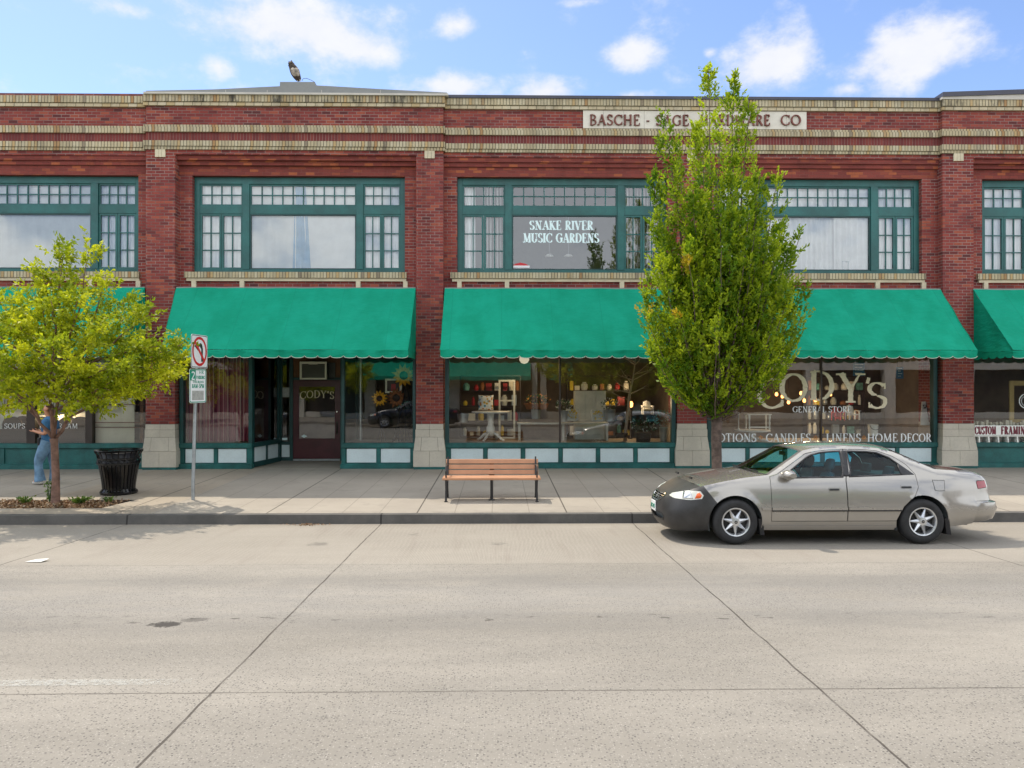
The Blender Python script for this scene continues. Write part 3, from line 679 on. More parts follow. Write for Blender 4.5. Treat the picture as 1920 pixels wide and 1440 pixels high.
# leaf litter in the bed, weeds
n = 2600; px_ = rng.uniform(-10.6, bx_far - .1, n); py_ = rng.uniform(BYF + .03, BYN - .03, n)
lim = bx_near + (bx_far - bx_near) * (py_ - BYF) / (BYN - BYF); ok = px_ < lim - .05; px_, py_ = px_[ok], py_[ok]; n = len(px_)
Pp = np.stack([px_, py_, np.array([zs(y) for y in py_]) - .03 + rng.uniform(0, .035, n)], 1); Dd = rng.normal(size=(n, 3)); Dd[:, 2] = np.abs(Dd[:, 2]) * .35
V, F, Tn = leaves(Pp, Dd, rng.uniform(.03, .075, n), rng.uniform(.02, .045, n), rng.uniform(0, 1, n))
tag(fast_mesh('leaf_litter', V, F, 'leaf_litter', tone=Tn), 'dry brown leaves and bark chips covering the planting bed', 'leaf litter', kind='stuff')
def weed(px, py, Y, h, n, spread, label):
    c = W(px, py, Y); c.z = zs(Y) - .03
    k = rng.uniform(.15, 1, n); a = rng.uniform(0, 6.28, n); r_ = rng.uniform(0, spread, n) * k
    P_ = np.stack([c.x + r_ * np.cos(a), c.y + r_ * np.sin(a) * .6, c.z + k * h], 1); D_ = np.stack([np.cos(a), np.sin(a), rng.uniform(.1, 1.2, n)], 1)
    V, F, Tn = leaves(P_, D_, rng.uniform(.04, .08, n), rng.uniform(.02, .035, n), rng.uniform(0, 1, n))
    e = empty('weed', c, label, 'weed', 'weeds in the planting bed')
    fast_mesh('foliage', V, F, 'leaf_weed', e, tone=Tn)
    st = MB()
    for i in range(5): st.tube([c, c + Vector((math.cos(i * 1.3) * spread * .6, math.sin(i * 1.3) * spread * .4, h))], [.006, .003], 5)
    st.build('stem', 'green_leaf', e)
weed(47, 935, -5.05, .13, 130, .17, 'bright green weed tuft in the bed, left of the tree trunk')
weed(93, 935, -4.98, .42, 90, .10, 'tall thin leafy weed growing right against the tree trunk')
weed(150, 938, -5.1, .12, 190, .24, 'low dull green weed patch right of the tree trunk in the bed')
weed(204, 932, -4.95, .10, 60, .10, 'small green weed in front of the black trash can')
c_ = W(66, 1048, -9.35)
g = MB(); g.add([(c_.x - .1, -9.4, zr(-9.4) + .006), (c_.x + .12, -9.42, zr(-9.42) + .012), (c_.x + .15, -9.30, zr(-9.3) + .03), (c_.x - .05, -9.28, zr(-9.28) + .008), (c_.x + .02, -9.35, zr(-9.35) + .03)], [(0, 1, 4), (1, 2, 4), (2, 3, 4), (3, 0, 4)])
tag(g.build('paper_scrap', 'litter_white'), 'crumpled white paper scrap lying on the road near the kerb', 'litter')
# ------------------------------------------------------------------ the brick block
PF = -.12                                            # pavilion / pier plane; plain bays at 0; window panels at +.12
BLD = empty('commercial_building', (0, 0, .25), 'two storey red brick commercial block with cream brick bands and shopfronts', 'building')
def zf(py): return W(500, py, PF).z
Z_CAPB, Z_R1B, Z_R2B, Z_A1, Z_A0, Z_SB, Z_BB = zf(181), zf(193.3), zf(200), zf(235.6), zf(249), zf(265.5), zf(281.5)
Z_AM = (Z_A1 + Z_A0) / 2 + .035; Z_BM = (Z_SB + Z_BB) / 2 - .03
Z_C1, Z_C2, Z_C3, Z_LT = zf(290), zf(298.5), zf(306.5), W(550, 330, .12).z
Z_SILL = W(550, 511, .12).z; Z_AWN = W(550, 541, -.02).z
Z_G = .20
pA = (X(273, PF), X(328, PF)); pB = (X(780, PF), X(831, PF)); pC = (X(1270, 0), X(1325, 0)); pD = (X(1768, PF), X(1826, PF))
EDGE0, EDGE1 = -20.5, 20.5
WW = X(759, .12) - X(360, .12)
wins = [X(259, .12) - WW, X(360, .12), X(857, .12), X(1339, .12), X(1842, .12)]
pZ = (wins[0] - .42 - .73, wins[0] - .42); pE = (wins[4] + WW + .42, wins[4] + WW + 1.15)
DEP = 1.0                                             # back of the masonry
sections = [(EDGE0, pA[0], 0.0, 'plain'), (pA[0], pB[1], PF, 'gable'), (pB[1], pD[0], 0.0, 'plain'), (pD[0], EDGE1, PF, 'raised')]
fr = MB()                                             # frieze brick
for i, (x0, x1, yf, kind) in enumerate(sections):
    fr.box(x0, x1, yf, DEP, Z_A1, Z_R2B)
    fr.box(x0, x1, yf, DEP, Z_C1, Z_BB)
fr.build('frieze', 'red_brick', BLD)
so_ = MB()
for (x0, x1, yf, kind) in sections: so_.box(x0, x1, yf - .005, DEP, Z_SB, Z_A0)
so_.build('soldier_course', 'red_soldier', BLD)
for (x0, x1, yf, kind) in sections:
    e = .045 if yf < 0 else 0
    a, b = x0 - e, x1 + e
    m = MB(); m.box(a, b, yf - .045, DEP, Z_AM + .004, Z_A1); m.box(a, b, yf - .065, DEP, Z_A0, Z_AM - .004)
    m.build('string_course', 'cream_soldier', BLD)
    m = MB(); m.box(a, b, yf - .065, DEP, Z_BM + .004, Z_SB); m.box(a, b, yf - .04, DEP, Z_BB, Z_BM - .004)
    m.build('string_course', 'cream_soldier', BLD)
    m = MB(); m.box(a, b, yf - .10, DEP, Z_R1B, Z_CAPB)
    m.build('cornice_course', 'cream_soldier_stained' if yf < 0 else 'cream_soldier', BLD)
    m = MB(); m.box(a, b, yf - .07, DEP, Z_R2B, Z_R1B - .012); m.build('cornice_course', 'cream_stretcher', BLD)
m = MB()                                              # dark joints between the courses
for (x0, x1, yf, kind) in sections:
    m.box(x0, x1, yf - .02, DEP - .01, Z_AM - .004, Z_AM + .004); m.box(x0, x1, yf - .02, DEP - .01, Z_BM - .004, Z_BM + .004); m.box(x0, x1, yf - .03, DEP - .01, Z_R1B - .012, Z_R1B)
m.build('course_joint', 'stone_joint', BLD)
# cappings
ztop1 = W(150, 176, 0).z
m = MB(); m.box(EDGE0, pA[0] - .05, -.03, .9, Z_CAPB + .045, ztop1); m.build('parapet_cap', 'dark_flashing', BLD)
m = MB(); m.box(EDGE0, pA[0] - .05, -.08, .9, Z_CAPB, Z_CAPB + .045); m.build('parapet_brick', 'red_brick', BLD)
xa, xb = X(271, PF - .12), X(838, PF - .12)
def q(px, py): v = W(px, py, PF - .10); return (v.x, v.z)
gp = [(xa, Z_CAPB + .05), (xb, Z_CAPB + .05), q(838, 173.5), q(715, 167), q(612, 161), q(591, 160), q(590, 153.5), q(525, 153.5), q(524.5, 161.5), q(400, 167.5), q(274, 170)]
m = MB(); m.prism(gp, PF - .10, PF + .5); m.build('gable_flashing', 'grey_flashing', BLD)
m = MB(); m.box(xa - .03, xb + .03, PF - .15, PF + .5, Z_CAPB, Z_CAPB + .048); m.build('flashing_lip', 'pale_flashing', BLD)
for px in (428, 505, 606, 715): MB().box(X(px), X(px) + .012, PF - .106, PF - .09, Z_CAPB + .05, q(px, 168)[1] - .01).build('flashing_seam', 'pale_flashing', BLD)
z3 = W(1300, 184.5, 0).z
z3 = max(z3, Z_CAPB + .075)
m = MB(); m.box(pB[1] + .05, pD[0] - .05, -.12, .9, Z_CAPB + .03, z3); m.build('parapet_cap', 'dark_flashing', BLD)
m = MB(); m.box(pB[1] + .05, pD[0] - .05, -.13, .9, Z_CAPB, Z_CAPB + .03); m.build('parapet_cap', 'dark_flashing', BLD)
x_d = pD[0] - .07
gp = [(x_d, Z_CAPB + .05), (EDGE1, Z_CAPB + .05), (EDGE1, Z_CAPB + .42), (x_d + 2.0, Z_CAPB + .25), (x_d, Z_CAPB + .17)]
m = MB(); m.prism([(x_d, Z_CAPB), (EDGE1, Z_CAPB), (EDGE1, Z_CAPB + .33), (x_d + 2, Z_CAPB + .13), (x_d, Z_CAPB + .055)], PF - .12, PF + .5); m.build('flashing_lip', 'pale_flashing', BLD)
m = MB(); m.prism([(x_d, Z_CAPB + .055), (x_d + 2, Z_CAPB + .13), (EDGE1, Z_CAPB + .33), (EDGE1, Z_CAPB + .45), (x_d + 2, Z_CAPB + .245), (x_d, Z_CAPB + .165)], PF - .15, PF + .5); m.build('parapet_cap', 'dark_flashing', BLD)
# piers and their stone bases
Z_ST = W(300, 795.5, PF).z
def pier(x0, x1, yf, dressed=True):
    p = MB(); p.box(x0, x1, yf, DEP, Z_ST, Z_C1 if yf < 0 else Z_C1); po = p.build('pier', 'red_brick', BLD)
    zb = [Z_ST, W(300, 806, PF).z, W(300, 820, PF).z, W(300, 846, PF).z, W(300, 876, PF).z]
    b = MB(); wd = [0.0, .012, .012, .06]; cuts = [(.5,), (.5,), (.22, .78), (.5,)]
    core = MB(); core.box(x0 + .012, x1 - .012, yf + .012, DEP, zb[4] + .01, Z_ST - .002)
    for r in range(4):
        e0 = wd[r]; e1 = .055 if r == 2 else e0
        edges = [0, *cuts[r], 1]; zt, zl = zb[r] - .003, zb[r + 1] + .003
        for k in range(len(edges) - 1):
            def xx(f, e): return x0 - e + (x1 - x0 + 2 * e) * f
            g0 = .003 if k else 0; g1 = .003 if k < len(edges) - 2 else 0
            b.hexa([(xx(edges[k], e1) + g0, yf - .004 - e1, zl), (xx(edges[k + 1], e1) - g1, yf - .004 - e1, zl), (xx(edges[k + 1], e1) - g1, DEP, zl), (xx(edges[k], e1) + g0, DEP, zl)],
                   [(xx(edges[k], e0) + g0, yf - .004 - e0, zt), (xx(edges[k + 1], e0) - g1, yf - .004 - e0, zt), (xx(edges[k + 1], e0) - g1, DEP, zt), (xx(edges[k], e0) + g0, DEP, zt)])
    bo = b.build('stone_base', 'terracotta_stone', po); core.build('stone_joint', 'stone_joint', po)
    f = MB(); f.box(x0 - .05, x1 + .05, yf - .06, DEP, Z_G, zb[4] + .004); f.build('plinth', 'teal_base_paint', po)
    if dressed:
        k = MB(); cx = (x0 + x1) / 2
        for d in (-.085, 0, .085): k.box(cx + d - .039, cx + d + .039, yf - .035, yf + .05, Z_BB - .19, Z_BB - .001)
        k.build('cream_bracket', 'cream_brick', po)
for (a, b), yf in ((pA, PF), (pB, PF), (pC, 0.0), (pD, PF), (pZ, 0.0), (pE, PF)): pier(a, b, yf)
# window panels, corbels, sills
gaps = [(pZ[1], pA[0], 0.0), (pA[1], pB[0], PF), (pB[1], pC[0], 0.0), (pC[1], pD[0], 0.0), (pD[1], pE[0], PF)]
wl = MB(); cb = MB()
Z_HEAD = 4.15
for (x0, x1, yf), wx in zip(gaps, wins):
    wx1 = wx + WW; xs0 = x0; xs1 = x1
    st = [yf + (.12 - yf) * k / 3 for k in (0, 1, 2, 3)]
    cb.box(x0, x1, st[1] - .01, DEP, Z_C2, Z_C1); cb.box(x0, x1, st[2] - .005, DEP, Z_C3, Z_C2); cb.box(x0, x1, .12, DEP, Z_LT, Z_C3)
    wl.box(x0, wx, .12, DEP, Z_SILL, Z_LT); wl.box(wx1, x1, .12, DEP, Z_SILL, Z_LT); wl.box(x0, x1, .12, DEP, Z_HEAD, Z_SILL)
wl.box(EDGE0, pZ[0], 0, DEP, Z_G, Z_C1); wl.box(pE[1], EDGE1, 0, DEP, Z_G, Z_C1)
wl.build('brick_wall', 'red_brick', BLD); cb.build('corbel_lintel', 'red_lintel_brick', BLD)
# rear volume so the block has depth and a roof
m = MB(); m.box(EDGE0, EDGE1, 13.7, 14, Z_G, Z_A0); m.box(EDGE0, EDGE0 + .3, DEP, 13.7, Z_G, Z_A0); m.box(EDGE1 - .3, EDGE1, DEP, 13.7, Z_G, Z_A0); m.build('rear_wall', 'red_brick', BLD)
m = MB(); m.box(EDGE0 + .3, EDGE1 - .3, DEP, 13.7, Z_A0 - .5, Z_A0 - .3); m.build('roof', 'dark_flashing', BLD)
m = MB(); m.box(EDGE0 + .3, EDGE1 - .3, DEP, 13.7, 4.2, 4.5); m.box(EDGE0 + .3, EDGE1 - .3, 5.2, 5.4, 4.5, Z_A0 - .5); m.build('upper_floor', 'room_pale', BLD)

def muntins(mb, x0, x1, z0, z1, nx_, nz_, y, w_=.028, d=.03):
    for i in range(1, nx_): c = x0 + (x1 - x0) * i / nx_; mb.box(c - w_ / 2, c + w_ / 2, y, y + d, z0, z1)
    for i in range(1, nz_):
        c = z0 + (z1 - z0) * i / nz_
        for k in range(nx_):
            a = x0 + (x1 - x0) * k / nx_ + (w_ / 2 if k else 0); b = x0 + (x1 - x0) * (k + 1) / nx_ - (w_ / 2 if k < nx_ - 1 else 0)
            mb.box(a, b, y + .002, y + d - .002, c - w_ / 2, c + w_ / 2)
def ringbox(mb, x0, x1, z0, z1, w_, y0, y1, wb=None, wt=None):
    wb = w_ if wb is None else wb; wt = w_ if wt is None else wt
    mb.box(x0, x0 + w_, y0, y1, z0, z1); mb.box(x1 - w_, x1, y0, y1, z0, z1)
    mb.box(x0 + w_, x1 - w_, y0, y1, z0, z0 + wb); mb.box(x0 + w_, x1 - w_, y0, y1, z1 - wt, z1)
def upper_window(x0, lettered=False):
    z0, z1 = Z_SILL, Z_LT; H = z1 - z0; s = WW / 1277.0
    YF = .26
    f = MB(); x1 = x0 + WW
    zt0 = z0 + H * (1220 - 860) / 580.; zt1 = z0 + H * (1220 - 812) / 580.    # transom bar
    ma = (x0 + 290 * s, x0 + 332 * s); mb_ = (x0 + 978 * s, x0 + 1020 * s)
    ringbox(f, x0, x1, z0, z1, .13, YF, YF + .12, .10, .17)
    for a, b in (ma, mb_): f.box(a, b, YF - .015, YF + .12, z0 + .10, z1 - .17)
    for a, b in ((x0 + .13, ma[0]), (ma[1], mb_[0]), (mb_[1], x1 - .13)): f.box(a, b, YF + .01, YF + .12, zt0, zt1)
    fo = f.build('window', 'green_paint', BLD, bevel=.004)
    fo['label'] = 'green framed upper window with small transom panes'
    gl = MB(); bays_ = ((x0 + .13, ma[0], 4, 2), (ma[1], mb_[0], 10, 0), (mb_[1], x1 - .13, 4, 2))
    for a, b, nt, ncs in bays_:
        t = MB(); ringbox(t, a, b, zt1, z1 - .17, .04, YF + .03, YF + .08); muntins(t, a + .04, b - .04, zt1 + .04, z1 - .21, nt, 2, YF + .035, .026, .035)
        t.build('transom_sash', 'green_paint', fo)
        gl.quad((a, YF + .055, zt1), (b, YF + .055, zt1), (b, YF + .055, z1 - .17), (a, YF + .055, z1 - .17))
        zl = z0 + .10
        if ncs:
            mid = (a + b) / 2
            for c, d in ((a, mid - .004), (mid + .004, b)):
                t = MB(); ringbox(t, c, d, zl, zt0, .05, YF + .025, YF + .08); muntins(t, c + .05, d - .05, zl + .05, zt0 - .05, 2, 3, YF + .035, .026, .035)
                t.build('casement', 'green_paint', fo)
        else:
            t = MB(); ringbox(t, a, b, zl, zt0, .035, YF + .02, YF + .08); t.build('sash', 'green_dark_paint', fo)
        gl.quad((a, YF + .057, zl), (b, YF + .057, zl), (b, YF + .057, zt0), (a, YF + .057, zt0))
    gl.build('pane', 'window_glass', fo)
    sl = MB(); a, b = x0 - .16, x1 + .05; sl.box(a, b, .02, .26, Z_SILL - .145, Z_SILL); so1 = sl.build('sill', 'cream_soldier_stained' if 0 else 'cream_soldier', fo)
    sl = MB(); sl.box(a + .04, b - .01, .06, .26, Z_SILL - .222, Z_SILL - .152)
    sl.box(a + .05, b - .02, .08, .26, Z_SILL - .152, Z_SILL - .145)
    for fx in (.02, .245, .79, 1.012): c = x0 + WW * fx - .045; sl.box(c - .055, c + .055, .055, .2, Z_SILL - .40, Z_SILL - .2225)
    sl.build('sill_bracket', 'cream_brick', fo)
    return fo, (ma[1], mb_[0]), zt0, zt1
WIN = [upper_window(x) for x in wins]
f3, (cx0, cx1), zt0, zt1 = WIN[2]
m = MB(); YG = .26 + .052
def lettering(mb, text, px0, px1, pyt, pyb, Y, **kw):
    a, b = W(px0, pyb, Y), W(px1, pyb, Y); tz = W((px0 + px1) / 2, pyt, Y).z; bz = W((px0 + px1) / 2, pyb, Y).z
    letters(mb, text, a.x, b.x, bz, tz - bz, Y, **kw)
def words(items, mat, name, parent, Y, place=None, **kw):
    for tx, px0, px1, pyt, pyb in items:
        mm_ = MB(); lettering(mm_, tx, px0, px1, pyt, pyb, Y, **kw); mm_.build(name, mat, parent)
SRM = [('SNAKE RIVER', 993, 1112, 414, 431), ('MUSIC GARDENS', 981, 1123, 437.5, 455)]
words(SRM, 'letter_pale', 'window_lettering', f3, YG, thick=.21, thin=.07, serif=.10, slen=.32)
m = MB()
m = MB(); a = W(959, 502, YG); b = W(993, 490, YG)
m.box(a.x, b.x, YG - .004, YG, a.z, a.z + .055); s1 = m.build('window_sticker', 'sign_white', f3)
m = MB(); m.prism([(a.x + .02, a.z + .055), (b.x - .02, a.z + .055), (b.x - .1, a.z + .10), (a.x + .23, a.z + .13), (a.x + .1, a.z + .10)], YG - .004, YG); m.build('window_sticker', 'sign_red', f3)
# stone name panel
a, b = W(1093, 243.5, -.02), W(1512, 208, -.02)
zb_, zt_ = Z_A1 + .012, Z_R2B - .015
m = MB(); nb = 11
for i in range(nb): m.box(a.x + (b.x - a.x) * i / nb + .003, a.x + (b.x - a.x) * (i + 1) / nb - .003, -.035, .05, zb_, zt_)
npn = m.build('name_panel', 'panel_stone', BLD)
m = MB(); m.box(a.x, b.x, -.022, .05, zb_ + .002, zt_ - .002); m.build('panel_joint', 'stone_joint', npn)
words([('BASCHE - SAGE', 1105, 1291, 216, 235.5), ('HARDWARE', 1312, 1443, 216, 235.5), ('CO', 1463, 1501, 216, 235.5)], 'bronze_letter', 'panel_lettering', npn, -.036, thick=.15, thin=.075, serif=.05, slen=.24, depth=.03, sp=.08)

# ------------------------------------------------------------------ shopfronts
YS_ = .10                                             # shop glass plane
ZSF = W(1050, 830, YS_).z; ZB1 = W(1050, 838.5, YS_).z; ZB0 = W(1050, 866, YS_).z; ZPL = W(1050, 869, YS_ - .06).z
ZTOP = 3.35
def shopfront(x0, x1, npan, mull=(), panel='white_panel_paint', frame='green_dark_paint', post=.10, corner=True):
    f = MB()
    f.box(x0, x0 + post, YS_ - .05, YS_ + .12, ZSF, ZTOP); f.box(x1 - post, x1, YS_ - .05, YS_ + .12, ZSF, ZTOP)
    f.box(x0 + post, x1 - post, YS_ - .04, YS_ + .12, ZTOP - .12, ZTOP)
    fo = f.build('shop_window', frame, BLD)
    r = MB(); r.box(x0, x1, YS_ - .085, YS_ + .14, ZB1 - .005, ZSF); r.build('window_rail', 'teal_base_paint', fo, bevel=.008)
    b = MB(); b.box(x0, x1, YS_ - .02, YS_ + .08, ZB0 - .02, ZB1 - .005)
    w_ = (x1 - x0 - post * 1.4) / npan
    for i in range(npan + 1): c = x0 + post * .7 + w_ * i; hw = .045 if 0 < i < npan else post * .7; b.box(max(x0, c - hw), min(x1, c + hw), YS_ - .05, YS_ - .02, ZB0 - .02, ZB1 - .005)
    b.box(x0, x1, YS_ - .06, YS_ + .08, ZPL, ZB0 - .02); b.build('bulkhead', 'teal_base_paint', fo)
    if panel:
        p = MB()
        for i in range(npan): c = x0 + post * .7 + w_ * i; p.box(c + (.06 if i else .085), c + w_ - (.06 if i < npan - 1 else .085), YS_ - .035, YS_ - .021, ZB0 - .005, ZB1 - .03)
        p.build('bulkhead_panel', panel, fo)
    k = MB(); k.box(x0 - .02, x1 + .02, YS_ - .13, YS_ + .08, Z_G, ZPL); k.build('base_plinth', 'teal_base_paint', fo, bevel=.012)
    g_ = MB(); g_.quad((x0 + post, YS_ + .03, ZSF), (x1 - post, YS_ + .03, ZSF), (x1 - post, YS_ + .03, ZTOP - .12), (x0 + post, YS_ + .03, ZTOP - .12)); g_.build('glass_pane', 'shop_glass', fo)
    if mull:
        mm = MB()
        for px in mull: c = X(px, YS_); mm.box(c - .022, c + .022, YS_ - .01, YS_ + .07, ZSF, ZTOP - .12)
        mm.build('mullion', 'dark_wood', fo)
    return fo
SF = {}
SF[3] = shopfront(pB[1] + .03, pC[0] - .03, 6, (1050,))
SF[4] = shopfront(pC[1] + .03, pD[0] - .04, 6, (1540,))
SF[5] = shopfront(pD[1] + .03, pE[0] - .03, 4, (), panel=None, frame='green_dark_paint', post=.04)
SF[1] = shopfront(pZ[1] + .03, pA[0] - .03, 5, (), panel=None, post=.03)
for px0, px1 in ((52, 68), (162, 175), (-120, -106)): MB().box(X(px0, YS_), X(px1, YS_), YS_ - .05, YS_ + .1, ZSF, ZTOP - .12).build('mullion', 'dark_wood', SF[1])
# bay 2: window, entry with angled side light and door, window
xL0, xL1 = pA[1] + .04, X(474, YS_); xR0, xR1 = X(641, YS_), pB[0] - .03
SF['2L'] = shopfront(xL0, xL1, 2, (), post=.09); SF['2R'] = shopfront(xR0, xR1, 2, (), post=.07)
YD = 1.75; ZD = zs(0) + .03                            # door plane and sill
xs1 = X(526, YD - .05)
en = MB()                                             # angled side light wall, from the corner post back to the door wall
def lerp3(a, b, k): return tuple(a[i] + (b[i] - a[i]) * k for i in range(3))
A0 = (xL1 - .01, YS_ + .0); A1 = (xs1, YD - .05)
def sidebox(mb, k0, k1, z0, z1, th=.06, off=0.0):
    dx, dy = A1[0] - A0[0], A1[1] - A0[1]; l = math.hypot(dx, dy); nx_, ny_ = dy / l, -dx / l
    a = (A0[0] + dx * k0 + nx_ * off, A0[1] + dy * k0 + ny_ * off); b = (A0[0] + dx * k1 + nx_ * off, A0[1] + dy * k1 + ny_ * off)
    c = (b[0] - nx_ * th, b[1] - ny_ * th); d = (a[0] - nx_ * th, a[1] - ny_ * th)
    mb.hexa([(*a, z0), (*b, z0), (*c, z0), (*d, z0)], [(*a, z1), (*b, z1), (*c, z1), (*d, z1)])
sidebox(en, .02, .98, ZB1, ZSF, .1, .03)
for k0, k1 in ((.02, .07), (.93, .98)): sidebox(en, k0, k1, ZSF, ZTOP)
for k0, k1 in ((.02, .07), (.48, .54), (.93, .98)): sidebox(en, k0, k1, ZB0, ZB1)
sidebox(en, .02, .98, ZD + .0, ZB0, .1, .04)
sl_ = en.build('side_light', 'green_dark_paint', BLD)
pn = MB(); sidebox(pn, .07, .48, ZB0, ZB1, .02, -.015); sidebox(pn, .54, .93, ZB0, ZB1, .02, -.015); pn.build('bulkhead_panel', 'white_panel_paint', sl_)
pn = MB(); sidebox(pn, .07, .93, ZSF, ZTOP, .004, -.03); pn.build('glass_pane', 'shop_glass', sl_)
dw = MB(); d0, d1 = X(550, YD), X(638, YD); zdt = W(590, 713, YD).z; zdb = W(590, 860, YD).z
bk0, bk1 = xs1, X(648, YD) + .35
m0, m1 = X(526, YD), X(548, YD)
dw.box(bk0 - .06, m0 + .03, YD, YD + .1, ZD, ZTOP); dw.box(d0 - .09, d0 - .005, YD - .03, YD + .1, ZD, ZTOP); dw.box(d1 + .005, d1 + .10, YD - .03, YD + .1, ZD, ZTOP)
dw.box(m0 + .03, d0 - .09, YD, YD + .1, ZD, W(536, 857, YD).z); dw.box(m0 + .03, d0 - .09, YD, YD + .1, W(536, 834, YD).z, W(536, 830, YD).z + .02)
dw.box(d1 + .10, bk1, YD, YD + .1, ZD, ZTOP); dw.box(d0 - .005, d1 + .005, YD - .02, YD + .1, zdt + .01, zdt + .075)
ent = dw.build('entry_wall', 'green_dark_paint', BLD)
p = MB(); p.box(m0 + .03, d0 - .09, YD + .02, YD + .06, W(536, 857, YD).z, W(536, 834, YD).z); p.build('bulkhead_panel', 'white_panel_paint', ent)
p = MB(); p.quad((m0 + .03, YD + .04, W(536, 830, YD).z + .02), (d0 - .09, YD + .04, W(536, 830, YD).z + .02), (d0 - .09, YD + .04, ZTOP), (m0 + .03, YD + .04, ZTOP)); p.build('glass_pane', 'shop_glass', ent)
p = MB(); p.box(d0, d1, YD + .02, YD + .06, zdt + .075, ZTOP); p.build('transom_board', 'brown_wood', ent)
rw = MB(); rw.box(xR0 - .03, xR0 + .03, YS_ + .12, YD, ZD, ZTOP); rw.build('entry_side_wall', 'green_dark_paint', BLD)
ef = MB(); ef.hexa([(xL1 - .2, -.03, .1), (xR0 + .03, -.03, .1), (xR0 + .03, YD + .1, .1), (xs1 - .3, YD + .1, .1)], [(xL1 - .2, -.03, zs(-.03) + .003), (xR0 + .03, -.03, zs(-.03) + .003), (xR0 + .03, YD + .1, ZD + .005), (xs1 - .3, YD + .1, ZD + .005)])
ef.build('entry_floor', 'concrete_pavement', BLD)
dr = MB(); gx0, gx1 = X(560.5, YD), X(628, YD); gz1, gz0 = W(590, 725, YD).z, W(590, 822, YD).z
dr.box(d0, gx0, YD - .01, YD + .04, zdb, zdt); dr.box(gx1, d1, YD - .01, YD + .04, zdb, zdt); dr.box(gx0, gx1, YD - .01, YD + .04, gz1, zdt); dr.box(gx0, gx1, YD - .01, YD + .04, zdb, gz0)
door = dr.build('shop_door', 'maroon_paint', BLD)
p = MB(); p.quad((gx0, YD + .015, gz0), (gx1, YD + .015, gz0), (gx1, YD + .015, gz1), (gx0, YD + .015, gz1)); p.build('door_glass', 'shop_glass', door)
p = MB(); hx = X(632, YD); p.box(hx - .022, hx + .022, YD - .018, YD - .01, W(632, 815, YD).z, W(632, 790, YD).z); p.tube([(hx, YD - .02, W(632, 812, YD).z), (hx, YD - .06, W(632, 810, YD).z), (hx, YD - .06, W(632, 796, YD).z), (hx, YD - .02, W(632, 794, YD).z)], .012, 6)
p.build('door_handle', 'dark_wood', door)
p = MB(); p.lathe([(0, -.02), (.02, -.018), (.022, 0)], (hx, YD - .01, W(632, 772, YD).z), 10, 'y'); p.build('door_lock', 'chrome', door)
p = MB(); p.box(d0 + .005, d1 - .005, YD - .04, YD + .06, ZD + .005, zdb - .005); p.build('threshold', 'galvanised', door)
# curved name on the door glass
p = MB(); yl = YD + .012; zc0 = W(590, 748, YD).z; hh = W(590, 734, YD).z - zc0
def arc_place(u, v, d):
    k = (u - (gx0 + gx1) / 2) / (gx1 - gx0) * 2
    return (u, yl - d, v - .045 * k * k + .03)
letters(p, "CODY'S", gx0 + .02, gx1 - .02, zc0, hh, yl, thick=.14, thin=.06, serif=.05, slen=.26, place=arc_place)
p.build('door_lettering', 'letter_cream', door)
p = MB(); c = W(570, 818, YD); p.prism([(c.x - .08, c.z), (c.x, c.z - .045), (c.x + .08, c.z), (c.x, c.z + .05)], YD + .008, YD + .012); p.build('door_sticker', 'letter_pale', door)
p = MB(); c = W(535.5, 735, YD); p.lathe([(0, -.004), (.075, -.004), (.075, 0)], (c.x, YD + .035, c.z), 20, 'y'); p.box(c.x - .09, c.x + .09, YD + .036, YD + .039, c.z - .14, c.z + .12); p.build('window_sticker', 'sign_grey', ent)
p = MB(); c = W(534, 823, YD); p.box(c.x - .07, c.x + .07, YD - .01, YD - .004, c.z - .03, c.z + .03); p.build('house_sign', 'letter_pale', ent)
# painted names on the big shop windows
YL = YS_ + .024
p = MB()
for ch, (a, b, yt, yb) in zip("CODY'S", [(1418, 1470, 710, 766), (1462, 1514, 700, 753), (1516, 1566, 696, 750), (1570, 1620, 700, 755), (1620, 1635, 710, 745), (1624, 1665, 717, 766)]):
    if ch == "'": a, b, yt, yb = 1622, 1634, 708, 745
    words([(ch, a, b, yt, yb)], 'letter_cream', 'window_letter', SF[4], YL, thick=.17, thin=.07, serif=.06, slen=.34, rough=.013)
words([('GENERAL', 1486, 1549, 762, 773), ('STORE', 1553, 1596, 762, 773)], 'letter_white', 'window_lettering', SF[4], YL, thick=.16, thin=.07, slen=.22)
for tx, a, b in (('NOTIONS', 1331, 1418, ), ('CANDLES', 1436, 1520), ('LINENS', 1549, 1614), ('HOME', 1626, 1683), ('DECOR', 1688, 1746)):
    words([(tx, a, b, 813, 828.5)], 'letter_white', 'window_lettering', SF[4], YL, thick=.16, thin=.065, serif=.05, slen=.24)
for px in (1426.5, 1529, 1620):
    c = W(px, 820.5, YL); p = MB()
    for k in range(5):
        a = R(90 + 72 * k); u = Vector((math.cos(a), 0, math.sin(a))); v = Vector((-math.sin(a), 0, math.cos(a)))
        q0 = Vector((c.x, YL - .002, c.z)); pts = [q0 + u * .012, q0 + u * .035 + v * .016, q0 + u * .062, q0 + u * .035 - v * .016]
        p.add(pts, [(0, 3, 2, 1)])
    p.build('window_ornament', 'letter_orange', SF[4])
words([('SOUPS', 8, 47, 794, 803.5), ('.', 2, 6, 796, 802), ('ICE', 74, 91, 794, 803.5), ('CREAM', 100, 146, 794, 803.5)], 'letter_white', 'window_lettering', SF[1], YL, thick=.10, thin=.07, serif=0)

